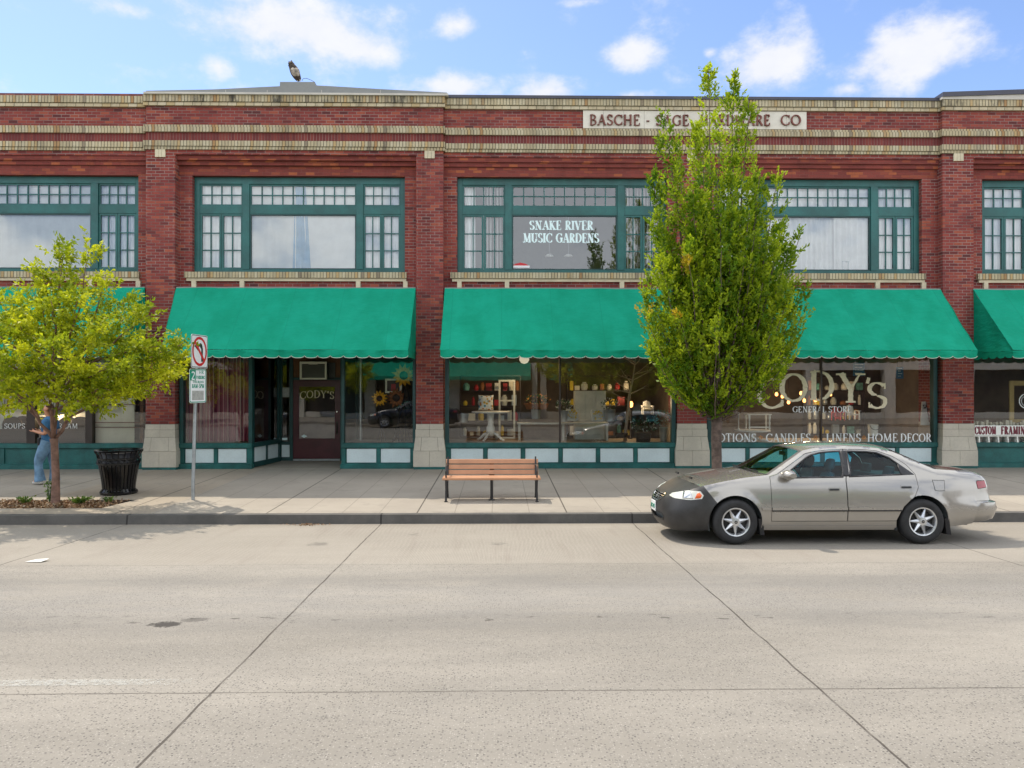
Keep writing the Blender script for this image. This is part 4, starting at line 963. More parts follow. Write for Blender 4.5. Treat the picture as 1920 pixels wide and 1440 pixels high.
# rooms behind the glass
rm = MB(); yb = 5.0
rm.box(EDGE0 + .31, EDGE1 - .31, yb, yb + .1, .3, 4.19)
for a in (sum(pA) / 2, sum(pB) / 2, sum(pD) / 2, sum(pC) / 2): rm.box(a - .1, a + .1, DEP, yb, .3, 4.19)
rm.build('shop_wall', 'room_wall', BLD)
rm = MB(); rm.box(EDGE0 + .31, EDGE1 - .31, YS_ + .15, yb, 3.36, 3.45); rm.build('shop_ceiling', 'room_wall', BLD)
rm = MB()
for a, b, y1 in ((pZ[1] + .05, pA[0], 1.6), (xL0, xL1 - .1, 1.5), (xR0 + .05, xR1, 1.6), (pB[1], pC[0], 1.9), (pC[1], pD[0], 1.9), (pD[1], pE[0], 1.6)): rm.box(a, b, YS_ + .15, y1, ZSF - .15, ZSF - .012)
rm.build('display_floor', 'room_floor', BLD)
rm = MB(); rm.box(EDGE0 + .31, xL0, 1.9, yb, .2, .32); rm.box(xL0, xR1, 1.95, yb, .2, .32); rm.box(xR1, EDGE1 - .31, 1.95, yb, .2, .32); rm.build('shop_floor', 'room_floor', BLD)
hd = MB()
for (x0, x1, yf) in gaps: hd.box(x0, x1, .10, .3, ZTOP, Z_HEAD)
hd.build('header_board', 'green_dark_paint', BLD)

# ------------------------------------------------------------------ awnings: hung on the wall, one thing each
def awning(xw0, xw1, label, proj=1.62, fl_=0.0):
    zt = Z_AWN; zb_ = 3.13; y0 = -.13; y1 = -proj
    e = empty('awning', ((xw0 + xw1) / 2, y0, zb_), label, 'awning', 'green scalloped awnings along the shopfronts')
    c = MB(); n = max(8, int((xw1 - xw0) / .10)); mrows = 18
    P = []
    for i in range(n + 1):
        row = []
        for j in range(mrows + 1):
            k = j / mrows; x = xw0 + fl_ * k + (xw1 - xw0 - fl_ * k) * i / n; rib = abs(((x - xw0) / 1.2 + .5) % 1 - .5)
            sag = .035 * math.sin(math.pi * k) * min(1, rib * 4) + .018 * mnoise.noise(Vector((x * 1.3, k * 2.2, xw0))) + .008 * mnoise.noise(Vector((x * 3 + k * 5, k * 6, 2)))
            row.append((x, y0 + (y1 - y0) * k, zt + (zb_ - zt) * k - sag))
        P.append(row)
    c.grid(P, flip=True)
    c.build('canopy', 'awning_canvas', e, smooth=True)
    for x, fl in ((xw0, 1), (xw1, 0)):
        sp_ = MB(); rows = []
        for i in range(9):
            k = i / 8; row = []
            for j in range(9):
                t = j / 8; zl = zt + (zb_ - zt) * k
                x_ = x + (fl_ * k if fl else 0); bulge = .05 * math.sin(math.pi * k) * math.sin(math.pi * t) * (1 if fl else -1)
                row.append((x_ + bulge * .8 + .015 * math.sin(k * 14 + t * 3), y0 + (y1 - y0) * k, zb_ + (zl - zb_) * t))
            rows.append(row)
        sp_.grid(rows, flip=bool(fl)); sp_.build('side_panel', 'awning_canvas', e, smooth=True)
    xw0 += fl_
    val = MB(); pip = MB(); sc = .30
    ns = int(round((xw1 - xw0) / sc)); sc = (xw1 - xw0) / ns; pts = []; rows = []
    for i in range(ns * 10 + 1):
        u = i / 10.; x = xw0 + u * sc; lob = math.sqrt(max(0, 1 - (2 * (u % 1) - 1) ** 2)) if i % 10 else 0
        zz = zb_ - .135 - .05 * lob; yy = y1 - .004 + .022 * math.sin(x * 2.3) * .6 + .018 * math.sin(x * 7.1) + .012 * math.sin(x * 13.7 + 1)
        rows.append([(x, y1 - .001, zb_ - .001), (x, yy + .004 * math.sin(x * 9), zb_ - .07), (x, yy, zz)]); pts.append((x, yy - .003, zz))
    val.grid(rows, flip=True); val.build('valance', 'awning_canvas', e, smooth=True)
    pip.tube(pts, .007, 5); pip.build('piping', 'awning_piping', e)
    for x, sgn in ((xw0, 1), (xw1, -1)):
        v = MB(); m_ = 5 * 8; rows = []
        for i in range(m_ + 1):
            u = i / 8.; y = y1 + (y0 - y1) * i / m_; lob = abs(math.sin(math.pi * u)) ** .5
            rows.append([(x, y, zb_), (x + .01 * sgn, y, zb_ - .12 - .05 * lob)])
        v.grid(rows, flip=(sgn < 0)); v.build('side_valance', 'awning_canvas', e, smooth=True)
    b = MB(); b.tube([(xw0 + .02, y1 + .07, zb_ - .07), (xw1 - .02, y1 + .07, zb_ - .07)], .018, 6)
    k = xw0 + .03
    nr = max(2, int((xw1 - xw0) / 2.4))
    for i in range(nr + 1):
        x = xw0 + .04 + (xw1 - xw0 - .08) * i / nr
        b.tube([(x, y1 + .07, zb_ - .07), (x, y0 + .01, zb_ - .07)], .014, 6); b.tube([(x, y1 + .08, zb_ - .07), (x, (y0 + y1) / 2, (zt + zb_) / 2 - .12), (x, y0 + .01, zt - .06)], .014, 6)
    b.build('awning_frame', 'galvanised', e)
    h = MB(); h.box(xw0 - fl_, xw1, y0 - .004, y0 + .24, zt - .012, zt + .018); h.build('head_rail', 'grey_flashing', e)
    return e
awning(pZ[0] + .9, pA[0] - .02, 'green scalloped awning behind the yellow green tree, left of the brick pier')
awning(X(330, -.13), X(779, -.13), 'green scalloped awning over the maroon shop door with the air conditioner', fl_=.28)
awning(X(834, -.13), X(1764, -.13), 'longest green awning, passing behind the tall upright tree')
awning(X(1825, -.13), pE[0] + .2, 'green awning at the right edge above the custom framing window')
# ------------------------------------------------------------------ trees
def branch_path(a, b, bow, n=9, wig=.03, seed=0):
    rs = random.Random(seed); out = []
    for i in range(n + 1):
        k = i / n; p = Vector(a).lerp(Vector(b), k); p.x = a[0] + (b[0] - a[0]) * k ** bow; p.y = a[1] + (b[1] - a[1]) * k ** bow
        if 0 < i < n: p += Vector((rs.uniform(-wig, wig), rs.uniform(-wig, wig), 0))
        out.append(p)
    return out
def along(path, k):
    f = k * (len(path) - 1); i = min(int(f), len(path) - 2); return path[i].lerp(path[i + 1], f - i)
def hornbeam():
    Y0 = -4.75; c = W(1343, 900, Y0); bz = zs(Y0); bx = c.x
    e = empty('street_tree', (bx, Y0, bz), 'tall upright tree with several pointed leafy spires, behind the parked car', 'tree')
    tr = MB(); zf_ = 1.72
    tr.tube([(bx, Y0, bz - .05), (bx, Y0, bz + .06), (bx + .01, Y0, .8), (bx + .0, Y0, 1.3), (bx + .02, Y0, zf_), (bx + .05, Y0, 2.6), (bx + .02, Y0, 4.4), (bx, Y0, 6.4)], [.15, .112, .095, .095, .10, .075, .05, .02], 12)
    rs = random.Random(5); spires = []
    front = [(1328, 124, .0, .0), (1378, 142, .1, .0), (1404, 188, -.1, .1), (1246, 216, -.3, .0), (1272, 305, -.5, 0), (1458, 338, -.3, 0), (1500, 442, -.2, 0), (1478, 470, -.5, 0), (1350, 250, -.5, 0), (1303, 240, .2, 0), (1318, 300, -.6, 0), (1375, 300, -.6, 0), (1420, 320, .3, 0), (1230, 400, -.3, 0), (1425, 330, -.5, 0), (1222, 330, .3, 0), (1300, 370, -.8, 0), (1352, 400, -.95, 0), (1405, 400, -.8, 0), (1448, 430, .4, 0), (1236, 480, -.7, 0), (1290, 470, -1.0, 0), (1395, 480, -1.1, 0), (1450, 500, -.9, 0), (1508, 545, -.2, 0), (1500, 600, -.5, 0), (1484, 650, .1, 0), (1465, 690, -.6, 0), (1212, 520, -.2, 0), (1207, 590, -.4, 0), (1222, 650, -.3, 0), (1240, 690, -.6, 0)]
    for px, py, dy, _ in front: v = W(px, py, Y0 + dy); spires.append((v.x, v.y, v.z, rs.uniform(.20, .27) if v.z > 6.2 else rs.uniform(.27, .35)))
    env = lambda z: float(np.interp(z, [1.7, 2.1, 2.7, 3.3, 4.2, 5.0, 5.8, 6.6, 7.4, 8.0], [.25, .7, 1.15, 1.42, 1.45, 1.30, .9, .6, .4, .2]))
    for i in range(46):
        z = rs.choice([rs.uniform(2.5, 4.2), rs.uniform(3.2, 5.6), rs.uniform(4.2, 5.7)]); a = rs.uniform(0, 6.283); r_ = env(z) * rs.uniform(.72, 1.0)
        spires.append((bx + r_ * math.cos(a) + .08, Y0 + r_ * math.sin(a), z, rs.uniform(.22, .32)))
    for i in range(34):
        a = rs.uniform(0, 6.283); r_ = rs.uniform(.25, 1.0); spires.append((bx + r_ * math.cos(a), Y0 + r_ * math.sin(a), 1.86 + r_ * .62 + rs.uniform(0, .35), .24))
    OR_ = [W(1266, 592, Y0 - .95), W(1280, 462, Y0 - .85), W(1282, 500, Y0 - .9), W(1208, 590, Y0 - .3)]
    Ps, Ds, Ls, Ts = [], [], [], []
    for i, (x, y, z, rad) in enumerate(spires):
        zb_ = 1.62 + rs.uniform(0, .3 if z > 3 else .08) + max(0, (z - 5)) * .25; dx, dy = x - bx, y - Y0
        a = (bx + dx * .03, Y0 + dy * .03, zb_); h = z - zb_
        path = branch_path(a, (x, y, z), .62, 10, .02, i)
        tr.tube(path, [max(.006, .032 * (1 - k / 10.) * min(1.3, h / 3.5)) for k in range(11)], 6)
        n = int(12 + h * (19 if z > 5.4 else 14))
        base_tone = rs.uniform(.05, .55)
        for k in range(n):
            s = rs.uniform(.16 if z < 4.5 else .24, 1.0) ** .85
            p = along(path, s); prof = math.sin(math.pi * min(1, max(0, (s + .10) / 1.10)) ** 1.5) ** .8 * rad
            az = rs.uniform(0, 6.283); rr = prof * math.sqrt(rs.uniform(.0, 1)) * .8
            c0 = p + Vector((math.cos(az) * rr, math.sin(az) * rr, rs.uniform(-.06, .06)))
            d_ = (Vector((math.cos(az), math.sin(az), 0)) * rs.uniform(.3, .8) + Vector((dx, dy, 0)) * .12 + Vector((0, 0, rs.uniform(.6, 1.3)))).normalized()
            l_ = rs.uniform(.16, .34) * (1 if s < .9 else .7); sd_ = d_.cross(Vector((rs.gauss(0, 1), rs.gauss(0, 1), rs.gauss(0, 1)))).normalized()
            m = 14; kk = np.linspace(.0, 1, m); sgn = np.where(np.arange(m) % 2 == 0, 1, -1)[:, None]
            q_ = np.array(c0)[None, :] + np.array(d_)[None, :] * (kk * l_)[:, None] + rng.normal(size=(m, 3)) * .012
            Ps.append(q_); Ds.append(np.array(d_)[None, :] * (.55 + .6 * kk[:, None]) + np.array(sd_)[None, :] * sgn * (1.0 - .75 * kk[:, None]) + rng.normal(size=(m, 3)) * .28)
            Ls.append(rng.uniform(.07, .115, m) * (1 - .35 * kk))
            tn = min(.9, max(0, base_tone + rs.uniform(-.25, .3)))
            if min((c0 - k_).length for k_ in OR_) < .15: tn = .985
            Ts.append(np.clip(tn + rng.uniform(-.1, .15, m) + .15 * kk, 0, .9 if tn < .95 else 1))
    tr.build('trunk', 'bark_grey', e, smooth=True)
    P_ = np.concatenate(Ps); V, F, Tn = leaves(P_, np.concatenate(Ds), np.concatenate(Ls), np.concatenate(Ls) * .5, np.concatenate(Ts))
    fast_mesh('crown', V, F, 'leaf_hornbeam', e, tone=Tn)
    return e
hornbeam()
def yellow_tree():
    Y0 = -4.98; c = W(104, 930, Y0); bx, bz = c.x, zs(Y0) - .04
    e = empty('street_tree', (bx, Y0, bz), 'young spreading yellow green tree in the planting bed by the trash can', 'tree')
    zf1 = Z(822, 104, Y0); zf2 = Z(800, 104, Y0)
    tr = MB(); xf = W(101, 822, Y0).x
    tr.tube([(bx, Y0, bz - .05), (bx, Y0, bz + .05), (bx + .005, Y0, bz + .5), (bx - .02, Y0, zf1 - .1), (xf, Y0, zf1)], [.115, .078, .066, .062, .075], 12)
    rs = random.Random(9); tips = []
    for px, py, dy in [(110, 458, 0), (175, 458, .1), (118, 470, -.2), (78, 505, -.2), (62, 545, -.5), (212, 522, -.1), (252, 560, .0), (300, 588, -.2), (340, 655, -.1), (349, 705, -.3), (318, 650, -.6), (22, 600, -.4), (-40, 640, 0), (-60, 700, -.3), (0, 735, -.8), (60, 752, -1.1), (130, 770, -1.0), (200, 770, -.7), (262, 742, -.6), (-95, 590, .1), (-50, 560, .4), (30, 560, .5), (150, 560, -.9), (205, 610, -1.1), (100, 640, -1.4), (30, 660, -1.2), (160, 690, -1.3), (250, 680, -1.0), (280, 640, .4), (95, 560, -.8), (10, 770, .4), (180, 740, .7)]:
        v = W(104 + (px - 104) * (.89 if px > 104 else .95), 640 + (py - 640) * .95, Y0 + dy); tips.append(v)
    cc = W(120, 640, Y0)
    for i in range(16):
        a = rs.uniform(0, 6.283); u = rs.uniform(-.85, .8); r_ = math.sqrt(1 - u * u) * 2.15
        tips.append(Vector((cc.x + r_ * math.cos(a) * (1 if u < .2 else .8), Y0 + r_ * math.sin(a) * .8, cc.z + u * 1.25)))
    limbs = []
    for j in range(4):
        a = j * 1.57 + .35; limbs.append(branch_path((xf, Y0, zf1 - .02), (xf + .42 * math.cos(a), Y0 + .4 * math.sin(a), zf2 + rs.uniform(.45, .75)), .8, 5, .02, j))
    limbs.append(branch_path((xf, Y0, zf1), (xf + .15, Y0, zf2 + 1.3), .8, 6, .03, 99))
    for l in limbs: tr.tube(l, [.034 - .003 * i for i in range(len(l))], 8)
    Ps, Ds, Ls, Ts = [], [], [], []
    for i, t in enumerate(tips):
        l = min(limbs, key=lambda q_: (q_[-1] - t).length); a = along(l, rs.uniform(.5, 1))
        path = branch_path(a, t, .8, 8, .05, i + 50)
        for q_ in range(1, 8): path[q_].z += .10 * math.sin(q_ / 8 * math.pi)
        tr.tube(path, [.022 * (1 - k / 9.) + .003 for k in range(9)], 6)
        L = (t - a).length; tone0 = rs.uniform(.05, .6)
        for k in range(int(10 + L * 14)):
            s = 1 - rs.uniform(0, .74) ** 1.2; p = along(path, s); rad = .24 * (1.05 - s) ** .5 + .05
            d_ = Vector((rs.gauss(0, 1), rs.gauss(0, 1), rs.gauss(.15, .6))).normalized(); c0 = p + d_ * rad * rs.uniform(.1, .9)
            d_ = (d_ + (t - a).normalized() * .6).normalized(); l_ = rs.uniform(.16, .34); sd_ = d_.cross(Vector((rs.gauss(0, 1), rs.gauss(0, 1), rs.gauss(0, 1)))).normalized()
            m = 16; kk = np.linspace(0, 1, m); sgn = np.where(np.arange(m) % 2 == 0, 1, -1)[:, None]
            Ps.append(np.array(c0)[None, :] + np.array(d_)[None, :] * (kk * l_)[:, None] + rng.normal(size=(m, 3)) * .016)
            Ds.append(np.array(d_)[None, :] * (.3 + .6 * kk[:, None]) + np.array(sd_)[None, :] * sgn * (1 - .6 * kk[:, None]) + rng.normal(size=(m, 3)) * .38 + np.array([0, 0, -.2])); Ls.append(rng.uniform(.062, .105, m))
            Ts.append(np.clip(tone0 + rs.uniform(-.2, .3) + rng.uniform(-.1, .2, m), 0, 1))
    tr.build('trunk', 'bark_pink', e, smooth=True)
    P_ = np.concatenate(Ps); L_all = np.concatenate(Ls); V, F, Tn = leaves(P_, np.concatenate(Ds), L_all, L_all * .5, np.concatenate(Ts))
    fast_mesh('crown', V, F, 'leaf_yellow', e, tone=Tn)
    return e
YT = yellow_tree()

# ------------------------------------------------------------------ bench
def bench():
    Yf = -5.05; a = W(829, 940, Yf); b = W(1014, 940, Yf); x0, x1 = a.x, b.x; z0 = zs(Yf)
    e = empty('park_bench', ((x0 + x1) / 2, Yf + .25, z0), 'slatted brown bench on black iron legs facing the road', 'bench')
    zseat = W(920, 896, Yf).z; zt = W(920, 859, Yf + .6).z
    s = MB()
    for k in range(4): y = Yf - .01 + .115 * k; s.box(x0, x1, y, y + .10, zseat - .042, zseat - .001 * k)
    s.build('seat', 'bench_slat', e, bevel=.006)
    s = MB(); zb_ = W(920, 889.5, Yf + .5).z; st = (zt - zb_) / 3; y1 = Yf + .50
    for k in range(3):
        za, zc = zb_ + st * k, zb_ + st * (k + 1) - .018; ya = y1 + .03 * k
        s.hexa([(x0 + .03, ya, za), (x1 - .02, ya, za), (x1 - .02, ya + .035, za), (x0 + .03, ya + .035, za)], [(x0 + .03, ya + .022, zc), (x1 - .02, ya + .022, zc), (x1 - .02, ya + .057, zc), (x0 + .03, ya + .057, zc)])
    s.build('backrest', 'bench_slat', e, bevel=.005)
    for x in (x0 + .07, x1 - .07):
        f = MB(); w_ = .022
        f.tube([(x, Yf + .0, z0), (x, Yf + .03, zseat * .5 + z0 * .5), (x, Yf + .0, zseat - .04)], [.022, .017, .02], 6)
        f.tube([(x, Yf + .50, z0), (x, Yf + .42, (zseat + z0) / 2), (x, Yf + .47, zseat), (x, Yf + .535, zseat + .15), (x, Yf + .60, zt + .03)], [.022, .018, .018, .018, .015], 6)
        f.box(x - .018, x + .018, Yf, Yf + .47, zseat - .075, zseat - .043)
        f.tube([(x, Yf + .02, zseat), (x, Yf - .02, zseat + .12), (x, Yf + .05, zseat + .20), (x, Yf + .3, zseat + .21), (x, Yf + .545, zseat + .19)], .015, 6)
        f.tube([(x, Yf + .04, zseat + .02), (x, Yf + .14, zseat + .13), (x, Yf + .24, zseat + .19)], .010, 5)
        for y in (Yf, Yf + .5): f.box(x - .03, x + .03, y - .035, y + .035, z0 - .01, z0 + .012)
        f.build('end_frame', 'black_iron', e, smooth=True, angle=40)
    f = MB(); xm = (x0 + x1) / 2
    f.tube([(xm, Yf + .22, z0), (xm, Yf + .22, zseat - .05)], .028, 8); f.box(xm - .055, xm + .055, Yf + .15, Yf + .29, z0 - .005, z0 + .018); f.box(xm - .02, xm + .02, Yf + .02, Yf + .46, zseat - .075, zseat - .043); f.box(xm - .05, xm + .05, Yf + .50, Yf + .525, zseat - .03, zb_ - .002); f.box(xm - .04, xm + .04, Yf + .60, Yf + .62, zb_ + .01, zt - .06); f.box(xm - .04, xm + .04, Yf + .46, Yf + .505, zseat - .07, zseat - .031)
    f.build('centre_leg', 'black_iron', e)
bench()

# ------------------------------------------------------------------ trash can
def trash_can():
    Y0 = -3.95; c = W(223, 918, Y0); z0 = zs(Y0); c = Vector((c.x, Y0, z0)); s = .405 / .41
    e = empty('trash_can', c, 'round black slatted metal trash can beside the planting bed', 'trash can')
    H = Z(843.5, 223, Y0) - z0
    pr = lambda k: float(np.interp(k, [0, .05, .30, .62, .70, .78, .86, .93, 1.0], [.325, .29, .312, .36, .37, .355, .36, .375, .425]))
    sl = MB(); n = 30
    for i in range(n):
        a0 = 2 * math.pi * (i + .14) / n; a1 = 2 * math.pi * (i + .86) / n; rows = []
        for k in np.linspace(.02, .72, 10):
            r_ = pr(k); rows.append([Vector((c.x + r_ * math.cos(a), c.y + r_ * math.sin(a), z0 + H * k)) for a in (a0, (a0 + a1) / 2, a1)] + [Vector((c.x + (r_ - .012) * math.cos(a1), c.y + (r_ - .012) * math.sin(a1), z0 + H * k)), Vector((c.x + (r_ - .012) * math.cos(a0), c.y + (r_ - .012) * math.sin(a0), z0 + H * k))])
        rows = [r + [r[0]] for r in rows]; sl.grid(rows, flip=True)
    sl.build('slat_basket', 'black_metal', e)
    b = MB(); b.lathe([(.0, 0), (.325, 0), (.34, .02), (.34, .05), (.325, .065), (.30, .07), (.28, .10)], c, 40)
    for i in range(30):
        a = 2 * math.pi * i / 30; d = Vector((math.cos(a), math.sin(a), 0)); t = Vector((-d.y, d.x, 0)) * .018
        b.add([c + d * .337 - t + Vector((0, 0, .055)), c + d * .337 + t + Vector((0, 0, .055)), c + d * .285 + t + Vector((0, 0, .12)), c + d * .285 - t + Vector((0, 0, .12))], [(0, 1, 2, 3)])
    b.build('base', 'black_metal', e, smooth=True, angle=35)
    m = MB(); m.lathe([(.372, H * .68), (.395, H * .685), (.395, H * .725), (.372, H * .73)], c, 40); m.lathe([(.36, H * .79), (.385, H * .795), (.385, H * .83), (.36, H * .835)], c, 40); m.build('band', 'black_metal', e, smooth=True, angle=35)
    m = MB()
    for i in range(22):
        a = 2 * math.pi * i / 22; a2 = a + .14; zc = z0 + H * .76
        for q_, aa in ((1, a), (-1, a2)): m.tube([(c.x + .38 * math.cos(aa + t * .1 * q_), c.y + .38 * math.sin(aa + t * .1 * q_), zc + .035 * t) for t in (-1, -.3, .3, 1)], .008, 5)
        m.tube([(c.x + .375 * math.cos(a), c.y + .375 * math.sin(a), z0 + H * .83), (c.x + .385 * math.cos(a), c.y + .385 * math.sin(a), z0 + H * .90), (c.x + .43 * math.cos(a), c.y + .43 * math.sin(a), z0 + H * .985)], .011, 5)
    m.build('scroll_ornament', 'black_metal', e)
    m = MB(); m.lathe([(.36, H * .96), (.43, H * .99), (.44, H), (.435, H + .012), (.41, H + .006), (.35, H * .975)], c, 44); m.build('rim', 'black_metal', e, smooth=True, angle=50)
    m = MB(); m.lathe([(0, H * .05), (.27, H * .05), (.30, H * .5), (.345, H * .95), (.335, H * .955), (.28, H * .4), (.0, H * .4)], c, 30); m.build('liner', 'sign_black', e, smooth=True)
trash_can()

# ------------------------------------------------------------------ sign post
def sign_post():
    Y0 = -4.72; c = W(362, 935, Y0); z0 = zs(Y0)
    e = empty('sign_post', (c.x, Y0, z0), 'grey metal post carrying a no left turn sign and a two hour parking sign', 'sign')
    p = MB(); zt = Z(632, 366, Y0); p.tube([(c.x, Y0, z0 - .03), (c.x, Y0, z0 + .3), (c.x + .07, Y0, zt)], .032, 10)
    for z in np.arange(z0 + .4, zt, .12): p.lathe([(0, -.034), (.007, -.033), (.007, -.02)], (c.x + .07 * (z - z0) / (zt - z0), Y0, z), 6, 'y')
    p.build('pole', 'galvanised', e, smooth=True, angle=40)
    def frame(cx, cz, ang):
        r = Vector((math.cos(ang), math.sin(ang), 0)); n = Vector((math.sin(ang), -math.cos(ang), 0)); o = Vector((cx, Y0, cz)) + n * .045
        def pl(u, v, d): q_ = o + r * u + n * d + Vector((0, 0, v)); return (q_.x, q_.y, q_.z)
        return pl
    def rrect(w_, h_, r_): 
        out = []
        for sx, sy, a0 in ((1, -1, -90), (1, 1, 0), (-1, 1, 90), (-1, -1, 180)):
            for k in range(5): a = R(a0 + 22.5 * k); out.append((sx * (w_ / 2 - r_) + r_ * math.cos(a), sy * (h_ / 2 - r_) + r_ * math.sin(a)))
        return out
    def plate(pl, poly, d0, d1):
        m = MB(); n = len(poly); m.add([pl(u, v, d1) for u, v in poly] + [pl(u, v, d0) for u, v in poly], [tuple(range(n)), tuple(range(2 * n - 1, n - 1, -1))] + [(i + n, (i + 1) % n + n, (i + 1) % n, i) for i in range(n)]); return m
    def flat(m, pl, poly, d): m.add([pl(u, v, d) for u, v in poly], [tuple(range(len(poly)))])
    zc = (Z(628, 370, Y0) + Z(690, 370, Y0)) / 2; pl = frame(W(370, 660, Y0).x - .005, zc, R(84))
    s1 = plate(pl, rrect(.62, .62, .04), 0, .004).build('sign_panel', 'sign_white', e)
    m = MB(); o_ = rrect(.60, .60, .035); i_ = rrect(.575, .575, .03)
    for k in range(len(o_)): j = (k + 1) % len(o_); flat(m, pl, [o_[k], o_[j], i_[j], i_[k]], .0052)
    m.build('sign_border', 'sign_black', s1)
    m = MB()
    flat(m, pl, [(.06, -.19), (.125, -.19), (.125, .05), (.06, .05)], .0055); flat(m, pl, [(.06, .05), (.125, .05), (.09, .14), (.03, .16), (.0, .095)], .0055); flat(m, pl, [(.03, .16), (.0, .095), (-.07, .06), (-.06, .125)], .0055); flat(m, pl, [(-.19, .09), (-.055, .01), (-.05, .19)], .0055)
    m.build('arrow_symbol', 'sign_black', s1)
    m = MB(); N = 40
    for k in range(N):
        a0, a1 = 2 * math.pi * k / N, 2 * math.pi * (k + 1) / N; flat(m, pl, [(.275 * math.cos(a0), .275 * math.sin(a0)), (.275 * math.cos(a1), .275 * math.sin(a1)), (.225 * math.cos(a1), .225 * math.sin(a1)), (.225 * math.cos(a0), .225 * math.sin(a0))], .0065)
    flat(m, pl, [(-.182, .142), (.142, -.182), (.182, -.142), (-.142, .182)], .007)
    m.build('prohibition_ring', 'sign_red', s1)
    zc = (Z(692, 367, Y0) + Z(755, 367, Y0)) / 2; pl2 = frame(W(367, 725, Y0).x, zc, R(72)); w_, h_ = .46, .635
    s2 = plate(pl2, rrect(w_, h_, .04), 0, .004).build('sign_panel', 'sign_white', e)
    m = MB(); o_ = rrect(w_ - .015, h_ - .015, .035); i_ = rrect(w_ - .05, h_ - .05, .025)
    for k in range(len(o_)): j = (k + 1) % len(o_); flat(m, pl2, [o_[k], o_[j], i_[j], i_[k]], .0055)
    flat(m, pl2, [(-.205, .10), (-.06, .10), (-.06, .29), (-.205, .29)], .0058)
    kw = dict(thick=.17, thin=.13, serif=0, depth=.0022)
    P2 = lambda u, v, d: pl2(u, v, .004 + d)
    letters(m, 'HR', .03, .16, .225, .06, 0, place=P2, **kw); letters(m, 'PARKING', -.045, .19, .13, .06, 0, place=P2, **kw); letters(m, 'THIS BLOCK', -.14, .16, .055, .04, 0, place=P2, **kw); letters(m, '8AM-5PM', -.16, .17, -.04, .075, 0, place=P2, **kw)
    m.build('sign_lettering', 'sign_green', s2)
    m = MB(); letters(m, '2', -.185, -.08, .12, .15, 0, place=lambda u, v, d: pl2(u, v, .006 + d), **kw); m.build('sign_number', 'sign_white', s2)
    m = MB(); flat(m, pl2, [(-.16, -.265), (.16, -.265), (.16, -.09), (-.16, -.09)], .0056); m.build('sign_patch', 'sign_grey', s2)
sign_post()

# ------------------------------------------------------------------ the woman with the phone
def skinmesh(name, nodes, edges, mat, parent, sub=2, org=None):
    me = bpy.data.meshes.new(name); names = list(nodes)
    off = root_loc(parent)
    me.from_pydata([tuple(Vector(nodes[k][0]) - off) for k in names], [(names.index(a), names.index(b)) for a, b in edges], [])
    o = bpy.data.objects.new(name, me); COL.objects.link(o)
    sk = o.modifiers.new('skin', 'SKIN'); sk.use_smooth_shade = True; sk.branch_smoothing = .4
    for i, k in enumerate(names):
        r_ = nodes[k][1]; me.skin_vertices[0].data[i].radius = (r_, r_) if not hasattr(r_, '__len__') else r_
    me.skin_vertices[0].data[0].use_root = True
    su = o.modifiers.new('sub', 'SUBSURF'); su.levels = sub; su.render_levels = sub
    dg = bpy.context.evaluated_depsgraph_get(); dg.update(); ev = o.evaluated_get(dg); m2 = bpy.data.meshes.new_from_object(ev)
    bpy.data.objects.remove(o); m2.name = name; m2.materials.clear(); m2.materials.append(M[mat]); m2.polygons.foreach_set('use_smooth', [True] * len(m2.polygons))
    o = bpy.data.objects.new(name, m2); COL.objects.link(o); o.parent = parent; return o
def catmull2(pts, n):
    P = [Vector(q_) for q_ in pts]; P = [P[0] * 2 - P[1]] + P + [P[-1] * 2 - P[-2]]; out = []
    for i in range(1, len(P) - 2):
        for k in range(n):
            t = k / n; a, b, c, d = P[i - 1], P[i], P[i + 1], P[i + 2]; out.append(.5 * ((2 * b) + (c - a) * t + (2 * a - 5 * b + 4 * c - d) * t * t + (3 * b - a - 3 * c + d) * t ** 3))
    return out + [P[-2]]
